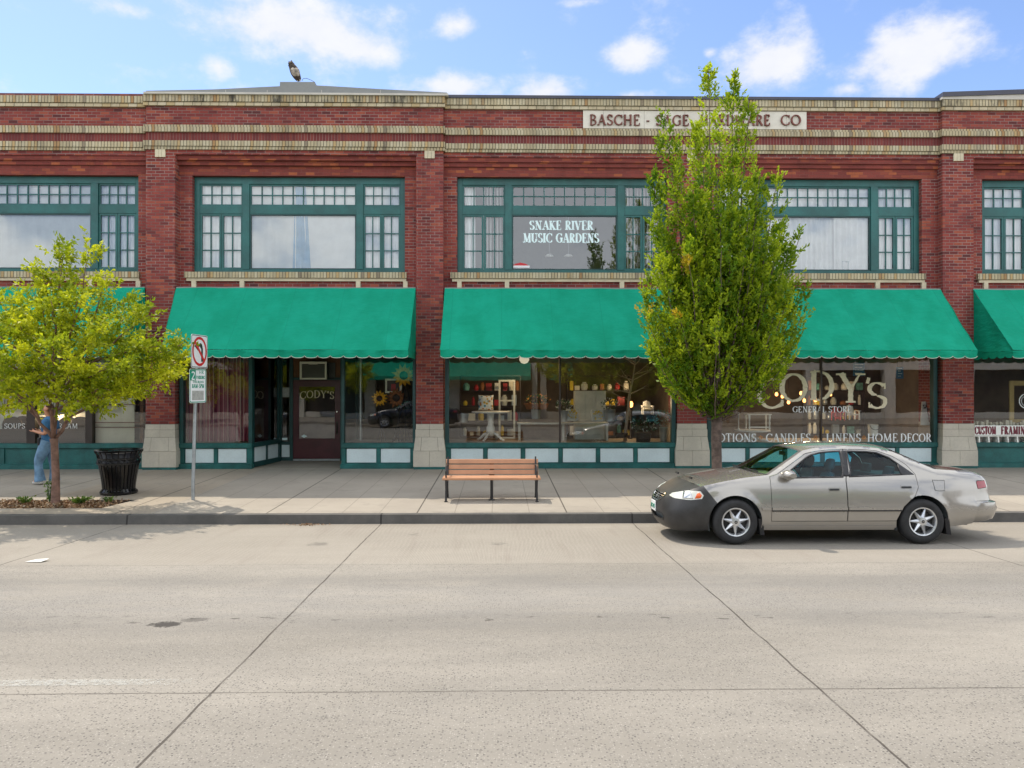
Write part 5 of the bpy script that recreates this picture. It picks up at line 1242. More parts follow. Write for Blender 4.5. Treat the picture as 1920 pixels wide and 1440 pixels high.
def woman():
    Y0 = -2.6; c = W(92.5, 905, Y0); z0 = zs(Y0); bx = c.x
    e = empty('person', (bx, Y0, z0), 'woman in blue top and flared jeans walking left, looking at a phone', 'person')
    def p(x, y, z): return (bx + x, Y0 + y, z0 + z)
    n = {'pelvis': (p(0, 0, .92), .125), 'waist': (p(.0, 0, 1.06), (.115, .10)), 'chest': (p(.01, 0, 1.25), (.14, .11)), 'neckb': (p(.005, 0, 1.40), (.08, .07)), 'neck': (p(-.02, 0, 1.47), .05), 'jaw': (p(-.055, 0, 1.535), .062), 'head': (p(-.035, 0, 1.61), .098), 'crown': (p(-.02, 0, 1.675), .07),
         'hipL': (p(-.0, -.09, .88), .105), 'kneeL': (p(-.17, -.10, .50), .06), 'ankL': (p(-.13, -.10, .12), .042), 'toeL': (p(-.28, -.10, .045), .035),
         'hipR': (p(.01, .09, .88), .105), 'kneeR': (p(.03, .09, .48), .06), 'ankR': (p(.06, .09, .09), .042), 'toeR': (p(-.09, .09, .04), .035),
         'shL': (p(.02, -.17, 1.37), .058), 'elL': (p(.05, -.23, 1.08), .042), 'wrL': (p(-.22, -.13, 1.13), .028),
         'shR': (p(.02, .17, 1.37), .058), 'elR': (p(.03, .23, 1.08), .042), 'wrR': (p(-.22, .08, 1.13), .028)}
    ed = [('pelvis', 'waist'), ('waist', 'chest'), ('chest', 'neckb'), ('neckb', 'neck'), ('neck', 'jaw'), ('jaw', 'head'), ('head', 'crown'), ('pelvis', 'hipL'), ('hipL', 'kneeL'), ('kneeL', 'ankL'), ('ankL', 'toeL'), ('pelvis', 'hipR'), ('hipR', 'kneeR'), ('kneeR', 'ankR'), ('ankR', 'toeR'), ('chest', 'shL'), ('shL', 'elL'), ('elL', 'wrL'), ('chest', 'shR'), ('shR', 'elR'), ('elR', 'wrR')]
    for s, sg, y0 in (('L', -1, -.13), ('R', 1, .08)):           # palm, four fingers curled round the phone, thumb from the palm's side
        n['pm' + s] = (p(-.285, y0 * .8, 1.145), (.026, .018)); ed.append(('wr' + s, 'pm' + s))
        for k in range(4):
            yy = y0 * .8 + (k - 1.5) * .016
            n[f'f{s}{k}a'] = (p(-.325 - .004 * (k in (1, 2)), yy, 1.14 - .006 * k), .0088); n[f'f{s}{k}b'] = (p(-.352 - .006 * (k in (1, 2)), yy - sg * .006, 1.16 - .004 * k), .0076)
            ed += [('pm' + s, f'f{s}{k}a'), (f'f{s}{k}a', f'f{s}{k}b')]
        n['t' + s + 'a'] = (p(-.29, y0 * .8 - sg * .03, 1.168), .0095); n['t' + s + 'b'] = (p(-.325, y0 * .8 - sg * .036, 1.185), .008); ed += [('pm' + s, 't' + s + 'a'), ('t' + s + 'a', 't' + s + 'b')]
    n['nose'] = (p(-.148, 0, 1.585), .012); ed.append(('head', 'nose')); n['chin'] = (p(-.118, 0, 1.515), .02); ed.append(('jaw', 'chin'))
    for s, y in (('L', -.095), ('R', .095)): n['ear' + s] = (p(-.02, y, 1.59), .014); ed.append(('head', 'ear' + s))
    b = skinmesh('body', n, ed, 'skin', e)
    fc = MB()
    for y in (-.035, .035): fc.lathe([(0, -.006), (.011, -.004), (.012, 0)], p(-.122, y, 1.612), 8, 'y')
    fc.build('eyes', 'sign_black', b); fc = MB(); fc.box(*[bx - .138, bx - .118], Y0 - .022, Y0 + .022, z0 + 1.548, z0 + 1.556); fc.build('mouth', 'lamp_red', b)
    h = {'a': (p(-.045, 0, 1.70), .075), 'b': (p(.03, 0, 1.68), .085), 'c': (p(.075, 0, 1.58), .075), 'd': (p(.085, 0, 1.45), .06), 'e': (p(.085, 0, 1.32), .03), 'f': (p(.01, -.075, 1.65), .045), 'g': (p(.01, .075, 1.65), .045)}
    skinmesh('hair', h, [('a', 'b'), ('b', 'c'), ('c', 'd'), ('d', 'e'), ('b', 'f'), ('b', 'g')], 'hair_brown', e)
    t = MB(); rows = []
    for z, cx_, rx, ry in [(.86, .005, .158, .165), (.90, .005, .160, .168), (.98, .0, .148, .152), (1.07, -.005, .140, .142), (1.18, -.005, .150, .155), (1.28, .0, .152, .178), (1.35, .01, .135, .190), (1.40, .012, .105, .155), (1.435, .01, .075, .09), (1.45, .005, .062, .066)]:
        rows.append([Vector(p(cx_ + rx * math.cos(a) + .006 * math.sin(5 * a + z * 30), ry * math.sin(a), z)) for a in np.linspace(0, 2 * math.pi, 25)])
    t.grid(rows, flip=True)
    for sg in (-1, 1):
        t.tube([p(.012, .15 * sg, 1.355), p(.02, .195 * sg, 1.31), p(.032, .212 * sg, 1.22), p(.038, .218 * sg, 1.17)], [.075, .072, .064, .062], 12)
    t.build('top', 'shirt_blue', e, smooth=True)
    jn = MB()
    for pts in ([(0, -.075, .93), (-.045, -.09, .80), (-.12, -.10, .62), (-.165, -.10, .50), (-.17, -.10, .38), (-.15, -.10, .22), (-.135, -.10, .075)], [(.0, .075, .93), (.012, .088, .78), (.025, .09, .60), (.03, .09, .48), (.045, .09, .36), (.055, .09, .20), (.06, .09, .07)]):
        path = catmull2([p(*q_) for q_ in pts], 4); jn.tube(path, list(np.interp(np.linspace(0, 1, len(path)), [0, .2, .45, .6, .72, .86, 1], [.135, .122, .095, .080, .082, .095, .112])), 16)
    jn.build('jeans', 'denim', e, smooth=True, angle=60)
    for s, (x, y, z) in (('L', (-.13, -.10, .0)), ('R', (.06, .09, 0))):
        d = {'h': (p(x + .05, y, z + .05), .045), 'm': (p(x - .06, y, z + .05), .048), 't': (p(x - .17, y, z + .038), .036)}
        skinmesh('shoe', d, [('h', 'm'), ('m', 't')], 'shoe_white', e)
    bg = MB(); bg.box(bx + -.15, bx - .09, Y0 - .20, Y0 - .13, z0 + .84, z0 + 1.0); bg.build('pouch', 'sign_black', e, bevel=.015)
    ph = MB(); ph.hexa([p(-.375, -.075, 1.135), p(-.315, -.075, 1.165), p(-.315, .035, 1.165), p(-.375, .035, 1.135)], [p(-.379, -.075, 1.144), p(-.319, -.075, 1.174), p(-.319, .035, 1.174), p(-.379, .035, 1.144)])
    tag(ph.build('phone', 'sign_black', org=p(-.345, -.02, 1.15)), 'black phone held in front of the walking woman', 'phone')
woman()

# ------------------------------------------------------------------ owl on the roof
def owl():
    Y0 = PF + .15; c = W(561, 153.5, Y0)
    e = empty('owl', c, 'dark horned owl with pale wings perched on the grey roof block', 'owl')
    def q_(px, py, dy=0): v = W(px, py, Y0 + dy); return (v.x, v.y, v.z)
    n = {'tail': (q_(562, 152), .065), 'a': (q_(558, 146), (.11, .09)), 'b': (q_(553.8, 137), (.165, .13)), 'c': (q_(550.5, 129), (.155, .13)), 'd': (q_(547.5, 123.5), (.115, .10)), 'e': (q_(545.5, 119.5), (.095, .09)), 'hl': (q_(545.2, 114.8), .012), 'hr': (q_(542, 116.8, -.04), .010), 'bk': (q_(541.4, 122, -.05), .014)}
    skinmesh('body', n, [('tail', 'a'), ('a', 'b'), ('b', 'c'), ('c', 'd'), ('d', 'e'), ('e', 'hl'), ('e', 'hr'), ('d', 'bk')], 'owl_dark', e)
    for (ax_, ay_), (bx_, by_) in (((546.5, 117.5), (546.2, 112.8)), ((543.2, 118.5), (541.6, 114.6))):
        tf = MB(); tf.tube([q_(ax_, ay_), q_(bx_, by_)], [.045, .006], 7); tf.build('ear_tuft', 'owl_dark', e)
    for a, b in ((-1, 1), (1, 1)):
        w_ = {'s': (q_(551 + 3.4 * a, 127, -.12), .06), 'm': (q_(554 + 3.3 * a, 135, -.14), .08), 't': (q_(557.5 + 1.6 * a, 144, -.085), .045)}
        skinmesh('wing', w_, [('s', 'm'), ('m', 't')], 'feather_pale', e)
    for d in (-.03, .03):
        f = MB(); f.tube([(c.x + d, Y0 - .03, c.z + .05), (c.x + d, Y0 - .04, c.z + .0)], .014, 6); f.build('foot', 'feather_pale', e)
owl()
v0 = W(566, 152, PF + .2)
m = MB(); m.tube([v0, v0 + Vector((.03, 0, .06)), v0 + Vector((.12, 0, .07)), v0 + Vector((.24, 0, .02)), v0 + Vector((.33, 0, -.03))], .006, 5); tag(m.build('cable', 'sign_black', org=v0), 'thin dark cable bent over the grey roof block beside the owl', 'cable')

n = 90; cxk = W(573, 980, -6.45); P_ = np.stack([cxk.x + rng.normal(0, .14, n), -6.42 - np.abs(rng.normal(0, .05, n)), np.full(n, .006) + rng.uniform(0, .015, n)], 1); D_ = rng.normal(size=(n, 3)); D_[:, 2] = np.abs(D_[:, 2]) * .2
V, F, Tn = leaves(P_, D_, rng.uniform(.02, .05, n), rng.uniform(.012, .03, n), rng.uniform(0, 1, n))
tag(fast_mesh('leaf_debris', V, F, 'leaf_litter', tone=Tn, org=(cxk.x, -6.45, 0)), 'small drift of dry leaves in the gutter against the kerb', 'leaf litter', kind='stuff')
# ------------------------------------------------------------------ parked saloon car (local: x from front axle to rear, -y near side, z up)
def catmull(pts, n):
    P = [Vector(p) for p in pts]; P = [P[0] * 2 - P[1]] + P + [P[-1] * 2 - P[-2]]; out = []
    for i in range(1, len(P) - 2):
        for k in range(n):
            t = k / n; a, b, c, d = P[i - 1], P[i], P[i + 1], P[i + 2]
            out.append(.5 * ((2 * b) + (c - a) * t + (2 * a - 5 * b + 4 * c - d) * t * t + (3 * b - a - 3 * c + d) * t ** 3))
    out.append(P[-2]); return out
PLAN = catmull([(-.985, 0), (-.975, .25), (-.925, .52), (-.80, .70), (-.62, .80), (-.35, .85), (.1, .875), (.8, .886), (1.6, .89), (2.3, .886), (2.9, .872), (3.35, .85), (3.66, .80), (3.83, .68), (3.915, .38), (3.93, 0)], 24)
US = [0.0]
for i in range(1, len(PLAN)): US.append(US[-1] + (PLAN[i] - PLAN[i - 1]).length)
US = np.array(US); PX = np.array([p.x for p in PLAN]); PY = np.array([p.y for p in PLAN]); UMAX = US[-1]
def ux(x): return float(np.interp(x, PX, US))
def base(u):
    x = float(np.interp(u, US, PX)); y = float(np.interp(u, US, PY)); e = .03
    xa, ya = np.interp(u - e, US, PX), np.interp(u - e, US, PY); xb, yb = np.interp(u + e, US, PX), np.interp(u + e, US, PY)
    if u - e < 0: xa, ya = np.interp(e - u, US, PX), -np.interp(e - u, US, PY)
    if u + e > UMAX: xb, yb = np.interp(2 * UMAX - u - e, US, PX), -np.interp(2 * UMAX - u - e, US, PY)
    l = math.hypot(xb - xa, yb - ya); return x, y, -(yb - ya) / l, (xb - xa) / l
ZT = [(-.99, .65), (-.92, .675), (-.8, .712), (-.6, .772), (-.4, .83), (-.16, .882), (.15, .935), (.50, .975), (.78, 1.14), (1.07, 1.310), (1.25, 1.345), (1.45, 1.365), (1.7, 1.372), (2.0, 1.362), (2.2, 1.342), (2.4, 1.290), (2.66, 1.175), (2.93, 1.050), (3.2, 1.030), (3.46, 1.012), (3.66, .995), (3.82, .955), (3.88, .90), (3.93, .86)]
ZTX = np.array([a for a, b in ZT]); ZTZ = np.array([b for a, b in ZT])
def ztop(u): return float(np.interp(np.interp(u, US, PX), ZTX, ZTZ))
def sm(a, b, x): t = min(1, max(0, (x - a) / (b - a))); return t * t * (3 - 2 * t)
SIDE = ([.15, .22, .32, .45, .52, .60, .72, .82, .90, .96, 1.05, 1.20, 1.31, 1.38], [.09, .05, .022, .004, .0, .004, .016, .034, .055, .078, .125, .215, .285, .33])
FRNT = ([.15, .22, .30, .42, .50, .58, .66, .72, .80], [.11, .05, .015, .0, .01, .035, .075, .11, .15])
REAR = ([.15, .28, .36, .50, .585, .60, .68, .80, .92, .98, 1.05], [.14, .07, .02, .0, .012, .06, .075, .085, .12, .17, .22])
def inset(u, z):
    s = float(np.interp(z, *SIDE)); x = float(np.interp(u, US, PX))
    wf = 1 - sm(-.9, -.35, x); wr = sm(3.0, 3.7, x)
    s = s * (1 - wf) + float(np.interp(z, *FRNT)) * wf if wf else s
    s = s * (1 - wr) + float(np.interp(z, *REAR)) * wr if wr else s
    d = ztop(u) - z
    if d < .07: s += .030 * (1 - max(d, 0) / .07) ** 2
    if x < .6 or x > 2.55:                         # wheel-arch flare
        for ax in (0.0, 2.67):
            r = math.hypot(x - ax, z - .315)
            if z > .2: s -= .016 * max(0, 1 - abs(r - .385) / .07)
    return s
def P3(u, z, off=0.0, side=1):
    x, y, nx_, ny_ = base(u); k = off - inset(u, z)
    return Vector((x + nx_ * k, -(y + ny_ * k) * side, z))
def inpoly(p, poly):
    x, y = p; c = False; j = len(poly) - 1
    for i in range(len(poly)):
        a, b = poly[i]; d, e = poly[j]
        if (b > y) != (e > y) and x < (d - a) * (y - b) / (e - b) + a: c = not c
        j = i
    return c
def dens(poly, step):
    out = []
    for i in range(len(poly)):
        a, b = poly[i], poly[(i + 1) % len(poly)]; n = max(1, int(math.hypot(b[0] - a[0], b[1] - a[1]) / step))
        out += [(a[0] + (b[0] - a[0]) * k / n, a[1] + (b[1] - a[1]) * k / n) for k in range(n)]
    return out
def patch2d(outer, holes=(), step=.05):
    outer = dens(outer, step); holes = [dens(h, step) for h in holes]
    V = [Vector(p) for p in outer]; E = [(i, (i + 1) % len(outer)) for i in range(len(outer))]
    for h in holes: o = len(V); V += [Vector(p) for p in h]; E += [(o + i, o + (i + 1) % len(h)) for i in range(len(h))]
    nb = len(V); xs = [p[0] for p in outer]; zs_ = [p[1] for p in outer]
    B = np.array([(v.x, v.y) for v in V])
    for i in range(int((max(xs) - min(xs)) / step) + 1):
        for j in range(int((max(zs_) - min(zs_)) / step) + 1):
            p = (min(xs) + (i + .5) * step, min(zs_) + (j + .5) * step)
            if inpoly(p, outer) and not any(inpoly(p, h) for h in holes) and np.min(np.hypot(B[:, 0] - p[0], B[:, 1] - p[1])) > step * .45: V.append(Vector(p))
    vv, ee, ff, ov, oe, of = delaunay_2d_cdt(V, E, [], 0, 1e-5)
    F = []
    for f in ff:
        c = (sum(vv[i].x for i in f) / 3, sum(vv[i].y for i in f) / 3)
        if inpoly(c, outer) and not any(inpoly(c, h) for h in holes): F.append(tuple(f))
    return [(v.x, v.y) for v in vv], F
def panel(mb, outer, holes=(), off=0.0, side=1, lip=.018, step=.05, asx=True):
    """skin patch on the body surface; outlines in (x, z) or (u, z); the edge turns inward by lip"""
    if asx: outer = [(ux(a), b) for a, b in outer]; holes = [[(ux(a), b) for a, b in h] for h in holes]
    V, F = patch2d(outer, holes, step)
    P = [P3(u, z, off, side) for u, z in V]; fs = []
    for f in F:
        a, b, c = (P[i] for i in f); n = (b - a).cross(c - a)
        out = Vector((0, -side, 0)) if True else None
        x, y, nx_, ny_ = base(V[f[0]][0]); o = Vector((nx_, -ny_ * side, .15))
        fs.append(f if n.dot(o) > 0 else f[::-1])
    if lip:
        cnt = {}
        for f in fs:
            for i in range(3): e = (f[i], f[(i + 1) % 3]); cnt[tuple(sorted(e))] = cnt.get(tuple(sorted(e)), 0) + 1
        low = {}
        for f in list(fs):
            for i in range(3):
                a, b = f[i], f[(i + 1) % 3]
                if cnt[tuple(sorted((a, b)))] == 1:
                    for k in (a, b):
                        if k not in low: low[k] = len(P); P.append(P3(V[k][0], V[k][1], off - lip, side))
                    fs.append((b, a, low[a], low[b]))
    mb.add(P, fs); return mb
def arcp(cx, cz, r, a0, a1, n=18): return [(cx + r * math.cos(R(a0 + (a1 - a0) * i / n)), cz + r * math.sin(R(a0 + (a1 - a0) * i / n))) for i in range(n + 1)]
def topgrid(mb, u0, u1, n=24, m=16, crown=lambda x: .05, dx=lambda x: 0.0, v0=-1, v1=1, off=0.0, lift=0.0):
    rows = []
    for i in range(n + 1):
        u = u0 + (u1 - u0) * i / n; e = P3(u, ztop(u)); row = []
        for j in range(m + 1):
            v = v0 + (v1 - v0) * j / m; q_ = (1 - v * v)
            row.append(Vector((e.x + dx(e.x) * q_, e.y * v, e.z + crown(e.x) * (q_ ** .8 if q_ > 0 else 0) + lift)))
        rows.append(row)
    return mb.grid(rows, flip=True)
DX = ([-1, -.6, .2, .5, 1.05, 1.4, 2.0, 2.36, 2.93, 3.4, 3.9], [0, -.03, -.09, -.17, -.10, 0, 0, .08, .13, .05, .0])
dxf = lambda x: float(np.interp(x, *DX))
CR = ([-1, -.8, 0, .5, 1.05, 1.6, 2.36, 2.93, 3.5, 3.9], [.0, .008, .024, .03, .055, .05, .055, .035, .03, .015])
crf = lambda x: float(np.interp(x, *CR))
def build_car(loc, rot, paint='car_paint', bra=True, label='', cat='car', scale=1.0):
    e = empty('parked_car', loc, label, cat)
    def B(mb, name, mat, parent=None, **k): mb.local = True; return mb.build(name, mat, parent or e, **k)
    AR = .375; AZ = .318
    body = MB()
    aper = [(.506, .325), (.506, .957), (.62, .992), (1.085, 1.272), (1.26, 1.308), (1.46, 1.326), (1.66, 1.335), (2.0, 1.326), (2.17, 1.308), (2.36, 1.235), (2.52, 1.12), (2.615, .985), (2.628, .80), (2.556, .67), (2.385, .514), (2.297, .325)]
    fa = arcp(0, AZ, AR, 134, -13); ra = arcp(2.67, AZ, AR, 193, -14)
    top = [(a, b) for a, b in ZT if -.44 < a < 3.78]
    bx0 = fa[0]
    outer = [fa[0]] + fa[1:] + [(.40, .215), (2.27, .215)] + ra + [(3.44, .28)] + [(3.48, .56), (3.50, .60), (3.78, .60), (3.78, ztop(ux(3.78)))] + top[::-1] + [(-.44, ztop(ux(-.44)))]
    tail = [(3.55, .765), (3.74, .78), (3.74, .885), (3.555, .885), (3.54, .85)]
    fuel = [(2.86, .755), (2.92, .745), (3.01, .75), (3.02, .90), (2.84, .905)]
    for s in (1, -1):
        panel(body, outer, [aper, tail] + ([fuel] if s == 1 else []), 0, s)
    # roof, C pillars and tail panel belong to the shell
    topgrid(body, ux(1.05), ux(2.36), 18, 16, crf, dxf)
    rows = [[P3(u, z, 0, 1) for z in np.linspace(.60, ztop(UMAX) - .0, 8)] for u in np.linspace(ux(3.78), UMAX, 14)]
    body.grid(rows, flip=False); body.grid([[Vector((p.x, -p.y, p.z)) for p in r] for r in rows], flip=True)
    B(body, 'body', paint, smooth=True, angle=38)
    fu = MB(); panel(fu, [(2.868, .760), (2.92, .752), (3.004, .757), (3.013, .893), (2.848, .898)], off=.001, lip=.01); B(fu, 'fuel_flap', paint, smooth=True, angle=38)
    # hood (painted part) and boot lid
    ub = ux(-.50)
    h = MB(); topgrid(h, ub, ux(.47), 22, 16, crf, dxf); B(h, 'bonnet', paint, smooth=True)
    if bra:
        h = MB(); topgrid(h, 0.0, ub + .02, 22, 16, lambda x: crf(x) + .006, dxf, lift=.002)
        h2 = B(h, 'bonnet_cover', 'vinyl_black', smooth=True)
        st = MB()
        for y in (-.42, .42): st.tube([(-.53, y - .07, .905), (-.53, y + .07, .905)], .016, 6)
        B(st, 'cover_clip', 'rubber_trim', h2)
    else:
        h = MB(); topgrid(h, 0.0, ub, 22, 16, crf, dxf); B(h, 'bonnet_nose', paint, smooth=True)
    t = MB(); topgrid(t, ux(2.97), UMAX, 20, 16, crf, dxf); B(t, 'boot_lid', paint, smooth=True)
    # windscreen and rear screen with black surrounds
    g = MB(); topgrid(g, ux(.50), ux(1.05), 14, 16, crf, dxf, -.93, .93, lift=-.004); B(g, 'windscreen', 'windscreen_glass', smooth=True)
    g = MB(); topgrid(g, ux(2.37), ux(2.95), 14, 16, crf, dxf, -.92, .92, lift=-.004); B(g, 'rear_screen', 'windscreen_glass', smooth=True)
    for a, b in (((.50), (1.05)), ((2.37), (2.95))):
        g = MB()
        for v0, v1 in ((-1, -.93), (.93, 1)): topgrid(g, ux(a), ux(b), 12, 2, crf, dxf, v0, v1, lift=-.001)
        if a < 1: topgrid(g, ux(.46), ux(.505), 2, 12, crf, dxf); topgrid(g, ux(1.035), ux(1.06), 2, 12, crf, dxf, -.97, .97, lift=.001)
        else: topgrid(g, ux(2.94), ux(2.975), 2, 12, crf, dxf, -.98, .98, lift=-.002)
        B(g, 'screen_seal', 'rubber_trim', smooth=True)
    # doors
    gp = .007
    def sh(poly, c=(1.5, .8), k=gp):
        out = []
        n = len(poly); area = sum(poly[i][0] * poly[(i + 1) % n][1] - poly[(i + 1) % n][0] * poly[i][1] for i in range(n))
        sg = 1 if area > 0 else -1
        for i in range(n):
            a, b, d = poly[i - 1], poly[i], poly[(i + 1) % n]
            n1 = Vector((-(b[1] - a[1]), b[0] - a[0])).normalized() * sg; n2 = Vector((-(d[1] - b[1]), d[0] - b[0])).normalized() * sg
            m_ = (n1 + n2); m_ = m_ / max(.4, m_.length_squared) * 2 * k if m_.length > 1e-6 else n1 * k
            out.append((b[0] + m_.x, b[1] + m_.y))
        return out
    fd = [(.506, .325), (.506, .957), (.62, .992), (1.085, 1.272), (1.26, 1.308), (1.46, 1.326), (1.66, 1.335), (1.615, 1.0), (1.592, .90), (1.592, .325)]
    rd = [(1.592, .325), (1.592, .90), (1.615, 1.0), (1.66, 1.335)] + aper[7:]
    fw = [(.725, .935), (.83, 1.045), (1.09, 1.215), (1.17, 1.252), (1.32, 1.285), (1.46, 1.296), (1.605, 1.303), (1.575, 1.0), (1.555, .948)]
    rw_ = [(1.655, .952), (1.685, 1.05), (1.705, 1.305), (2.0, 1.297), (2.14, 1.282), (2.30, 1.215), (2.42, 1.115), (2.555, .985)]
    for s in (1, -1):
        for nm, dp, wp in (('front_door', fd, fw), ('rear_door', rd, rw_)):
            d = MB(); panel(d, sh(dp), [wp], 0, s); do = B(d, nm, paint, smooth=True, angle=38)
            g = MB(); panel(g, wp, (), -.008, s, lip=0); B(g, 'side_window', 'car_glass', do, smooth=True)
            tr = MB(); panel(tr, sh(wp, k=-.010), [sh(wp, k=.012)], .002, s, lip=.012, step=.06); B(tr, 'window_trim', 'rubber_trim', do, smooth=True)
            hx = 1.415 if nm == 'front_door' else 2.455; hz = .775 if nm == 'front_door' else .805
            hh = MB(); panel(hh, [(hx - .085, hz - .018), (hx + .085, hz - .018), (hx + .085, hz + .026), (hx - .085, hz + .026)], off=.006, side=s, lip=.01); B(hh, 'handle_recess', paint, do, smooth=True, angle=30)
            hh = MB(); panel(hh, [(hx - .075, hz - .012), (hx + .06, hz - .012), (hx + .06, hz + .012), (hx - .075, hz + .012)], off=.020, side=s, lip=.014); B(hh, 'handle', 'rubber_trim', do, smooth=True, angle=30)
            xa, xb = (.515, 1.583) if nm == 'front_door' else (1.601, 2.36)
            ml = MB(); panel(ml, [(xa, .488), (xb - (.0 if s else 0), .488), (xb + (.02 if nm == 'rear_door' else 0), .528), (xa, .528)], off=.020, side=s, lip=.022); mo = B(ml, 'door_moulding', paint, do, smooth=True, angle=30); ml = MB(); panel(ml, [(xa, .468), (xb, .468), (xb, .489), (xa, .489)], off=.014, side=s, lip=.016); B(ml, 'moulding_shadow_strip', 'rubber_trim', do)  # dark lower strip paints the shadow line under the moulding
        bp = MB(); panel(bp, [(1.572, .955), (1.648, .955), (1.70, 1.31), (1.612, 1.31)], [], .0015, s, lip=.01); B(bp, 'pillar_trim', 'rubber_trim', smooth=True)
        bp = MB(); panel(bp, [(2.395, 1.118), (2.44, 1.11), (2.60, .978), (2.40, .972)], [], .0025, s, lip=.01); B(bp, 'quarter_trim', 'rubber_trim', smooth=True)
        fm = MB(); panel(fm, [(.375, .49), (.50, .488), (.50, .526), (.365, .526)], off=.018, side=s, lip=.022); B(fm, 'wing_moulding', paint, smooth=True, angle=30)
        tl = MB(); panel(tl, [(3.555, .772), (3.733, .787), (3.733, .878), (3.565, .878), (3.548, .85)], off=.004, side=s, lip=.012, step=.03); B(tl, 'tail_light', 'lamp_red', smooth=True, angle=35)
        # rear bumper
    rb = MB()
    bp_ = [(3.30, .27), (3.34, .56), (3.43, .588)]
    us = np.linspace(ux(3.455), UMAX, 26)
    prof = [(.30, -.06), (.335, .0), (.40, .010), (.50, .022), (.575, .016), (.594, -.01), (.602, -.07)]
    for s in (1, -1):
        rows = [[P3(u, z, off * (.25 + .75 * sm(3.5, 3.85, float(np.interp(u, US, PX)))) + (.004 if k > 1 else -.012), s) for z, off in prof] for k, u in enumerate(us)]
        rb.grid(rows, flip=(s == -1))
    B(rb, 'rear_bumper', paint, smooth=True, angle=50)
    # front bumper, cover, lamps, grille
    fm_ = 'vinyl_black' if bra else paint
    lampu = [(ux(-.945), .655), (ux(-.85), .625), (ux(-.62), .615), (ux(-.46), .638), (ux(-.435), .69), (ux(-.48), .752), (ux(-.66), .755), (ux(-.82), .725), (ux(-.93), .692)]
    gru = [(0.0, .545), (.20, .55), (.33, .60), (.36, .645), (.30, .66), (0.0, .655)]
    slot = [(0.0, .30), (.42, .305), (.46, .35), (.40, .385), (0.0, .39)]
    fb = MB(); arcb = [(ux(a), b) for a, b in arcp(0, AZ, AR, 196, 134, 12)]
    outer = [(0.0, .175), (ux(-.9), .175), (ux(-.75), .165), (ux(-.40), .19)] + arcb + [(ux(-.44), ztop(ux(-.44)))] + [(ux(x), ztop(ux(x)) + .001) for x in (-.5, -.6, -.7, -.8, -.88, -.93, -.955)] + [(0.0, ztop(0))]
    gru_i = [(a if a > 0 else .004, b) for a, b in gru]; slot_i = [(a if a > 0 else .004, b) for a, b in slot]
    for s in (1, -1): panel(fb, outer, [lampu, gru_i, slot_i], .004, s, asx=False)
    B(fb, 'front_bumper', fm_, smooth=True, angle=40)
    for s in (1, -1):
        cx = sum(a for a, b in lampu) / len(lampu); cz = sum(b for a, b in lampu) / len(lampu)
        lam = [(cx + (a - cx) * .97, cz + (b - cz) * .93) for a, b in lampu]
        hl = MB(); panel(hl, lam, (), .002, s, lip=.02, step=.03, asx=False); ho = B(hl, 'headlight', 'lamp_clear', smooth=True, angle=40)
        ti = MB(); a0, a1 = ux(-.57), ux(-.468); panel(ti, [(a0, .640), (a1 - .02, .650), (a1, .69), (a1 - .03, .725), (a0 + .04, .722)], (), .005, s, lip=.006, step=.03, asx=False); B(ti, 'indicator', 'lamp_orange', ho, smooth=True)
        rf = MB(); a0, a1 = ux(-.74), ux(-.58); panel(rf, [(a0, .636), (a1 - .01, .638), (a1 - .05, .732), (a0 - .02, .735)], (), .004, s, lip=.004, step=.03, asx=False); B(rf, 'reflector', 'chrome', ho, smooth=True)
    gr = MB()
    for s in (1, -1):
        panel(gr, [(0, .54), (.21, .545), (.34, .598), (.37, .648), (.3, .668), (0, .662)], [[(a * .93 if a else .004, .603 + (b - .603) * .82) for a, b in gru]], .010, s, lip=.015, step=.04, asx=False)
        for z in (.575, .60, .625): panel(gr, [(0, z - .004), (.32, z - .004), (.32, z + .004), (0, z + .004)], (), -.004, s, lip=.01, asx=False)
    panel(gr, [(0, .578), (.045, .578), (.045, .628), (0, .628)], (), .012, 1, lip=.012, asx=False); panel(gr, [(0, .578), (.045, .578), (.045, .628), (0, .628)], (), .012, -1, lip=.012, asx=False)
    B(gr, 'grille', 'chrome', smooth=True, angle=40)
    np_ = MB(); np_.box(-1.0, -.985, -.15, .15, .38, .53); npo = B(np_, 'number_plate', 'sign_white', bevel=.003)
    nl = MB(); letters(nl, 'B C 2 8 5', -.13, .13, .42, .06, 0, thick=.16, thin=.12, serif=0, place=lambda u, v, d: (-1.0 - d, -u, v)); B(nl, 'plate_lettering', 'sign_green', npo)
    nm_ = MB(); panel(nm_, [(0, .28), (.44, .285), (.48, .35), (.42, .40), (0, .405)], [[(a if a else .004, b) for a, b in slot]], .008, 1, lip=.02, step=.05, asx=False); panel(nm_, [(0, .28), (.44, .285), (.48, .35), (.42, .40), (0, .405)], [[(a if a else .004, b) for a, b in slot]], .008, -1, lip=.02, step=.05, asx=False); B(nm_, 'air_intake', 'rubber_trim', smooth=True, angle=40)
    # dark inner tub, arch liners, sill
    il = MB()
    for s in (1, -1):
        rows = [[P3(u, z, -.05, s) for z in np.linspace(.2, .9, 8)] for u in np.linspace(ux(.40), ux(2.25), 20)]; il.grid(rows, flip=(s == 1 and False) or (s == -1))
        rows = [[P3(u, z, -.045, s) for z in np.linspace(.2, min(.6, 1), 4)] for u in np.linspace(0, ux(-.45), 12)]; il.grid(rows, flip=(s == -1))
        for ax in (0, 2.67):
            ar = arcp(ax, AZ, AR + .012, 200, -20, 20)
            il.grid([[Vector((a, -.84 * s, b)), Vector((a, -.45 * s, b))] for a, b in ar])
            il.add([Vector((a, -.45 * s, b)) for a, b in ar], [tuple(range(len(ar)))])
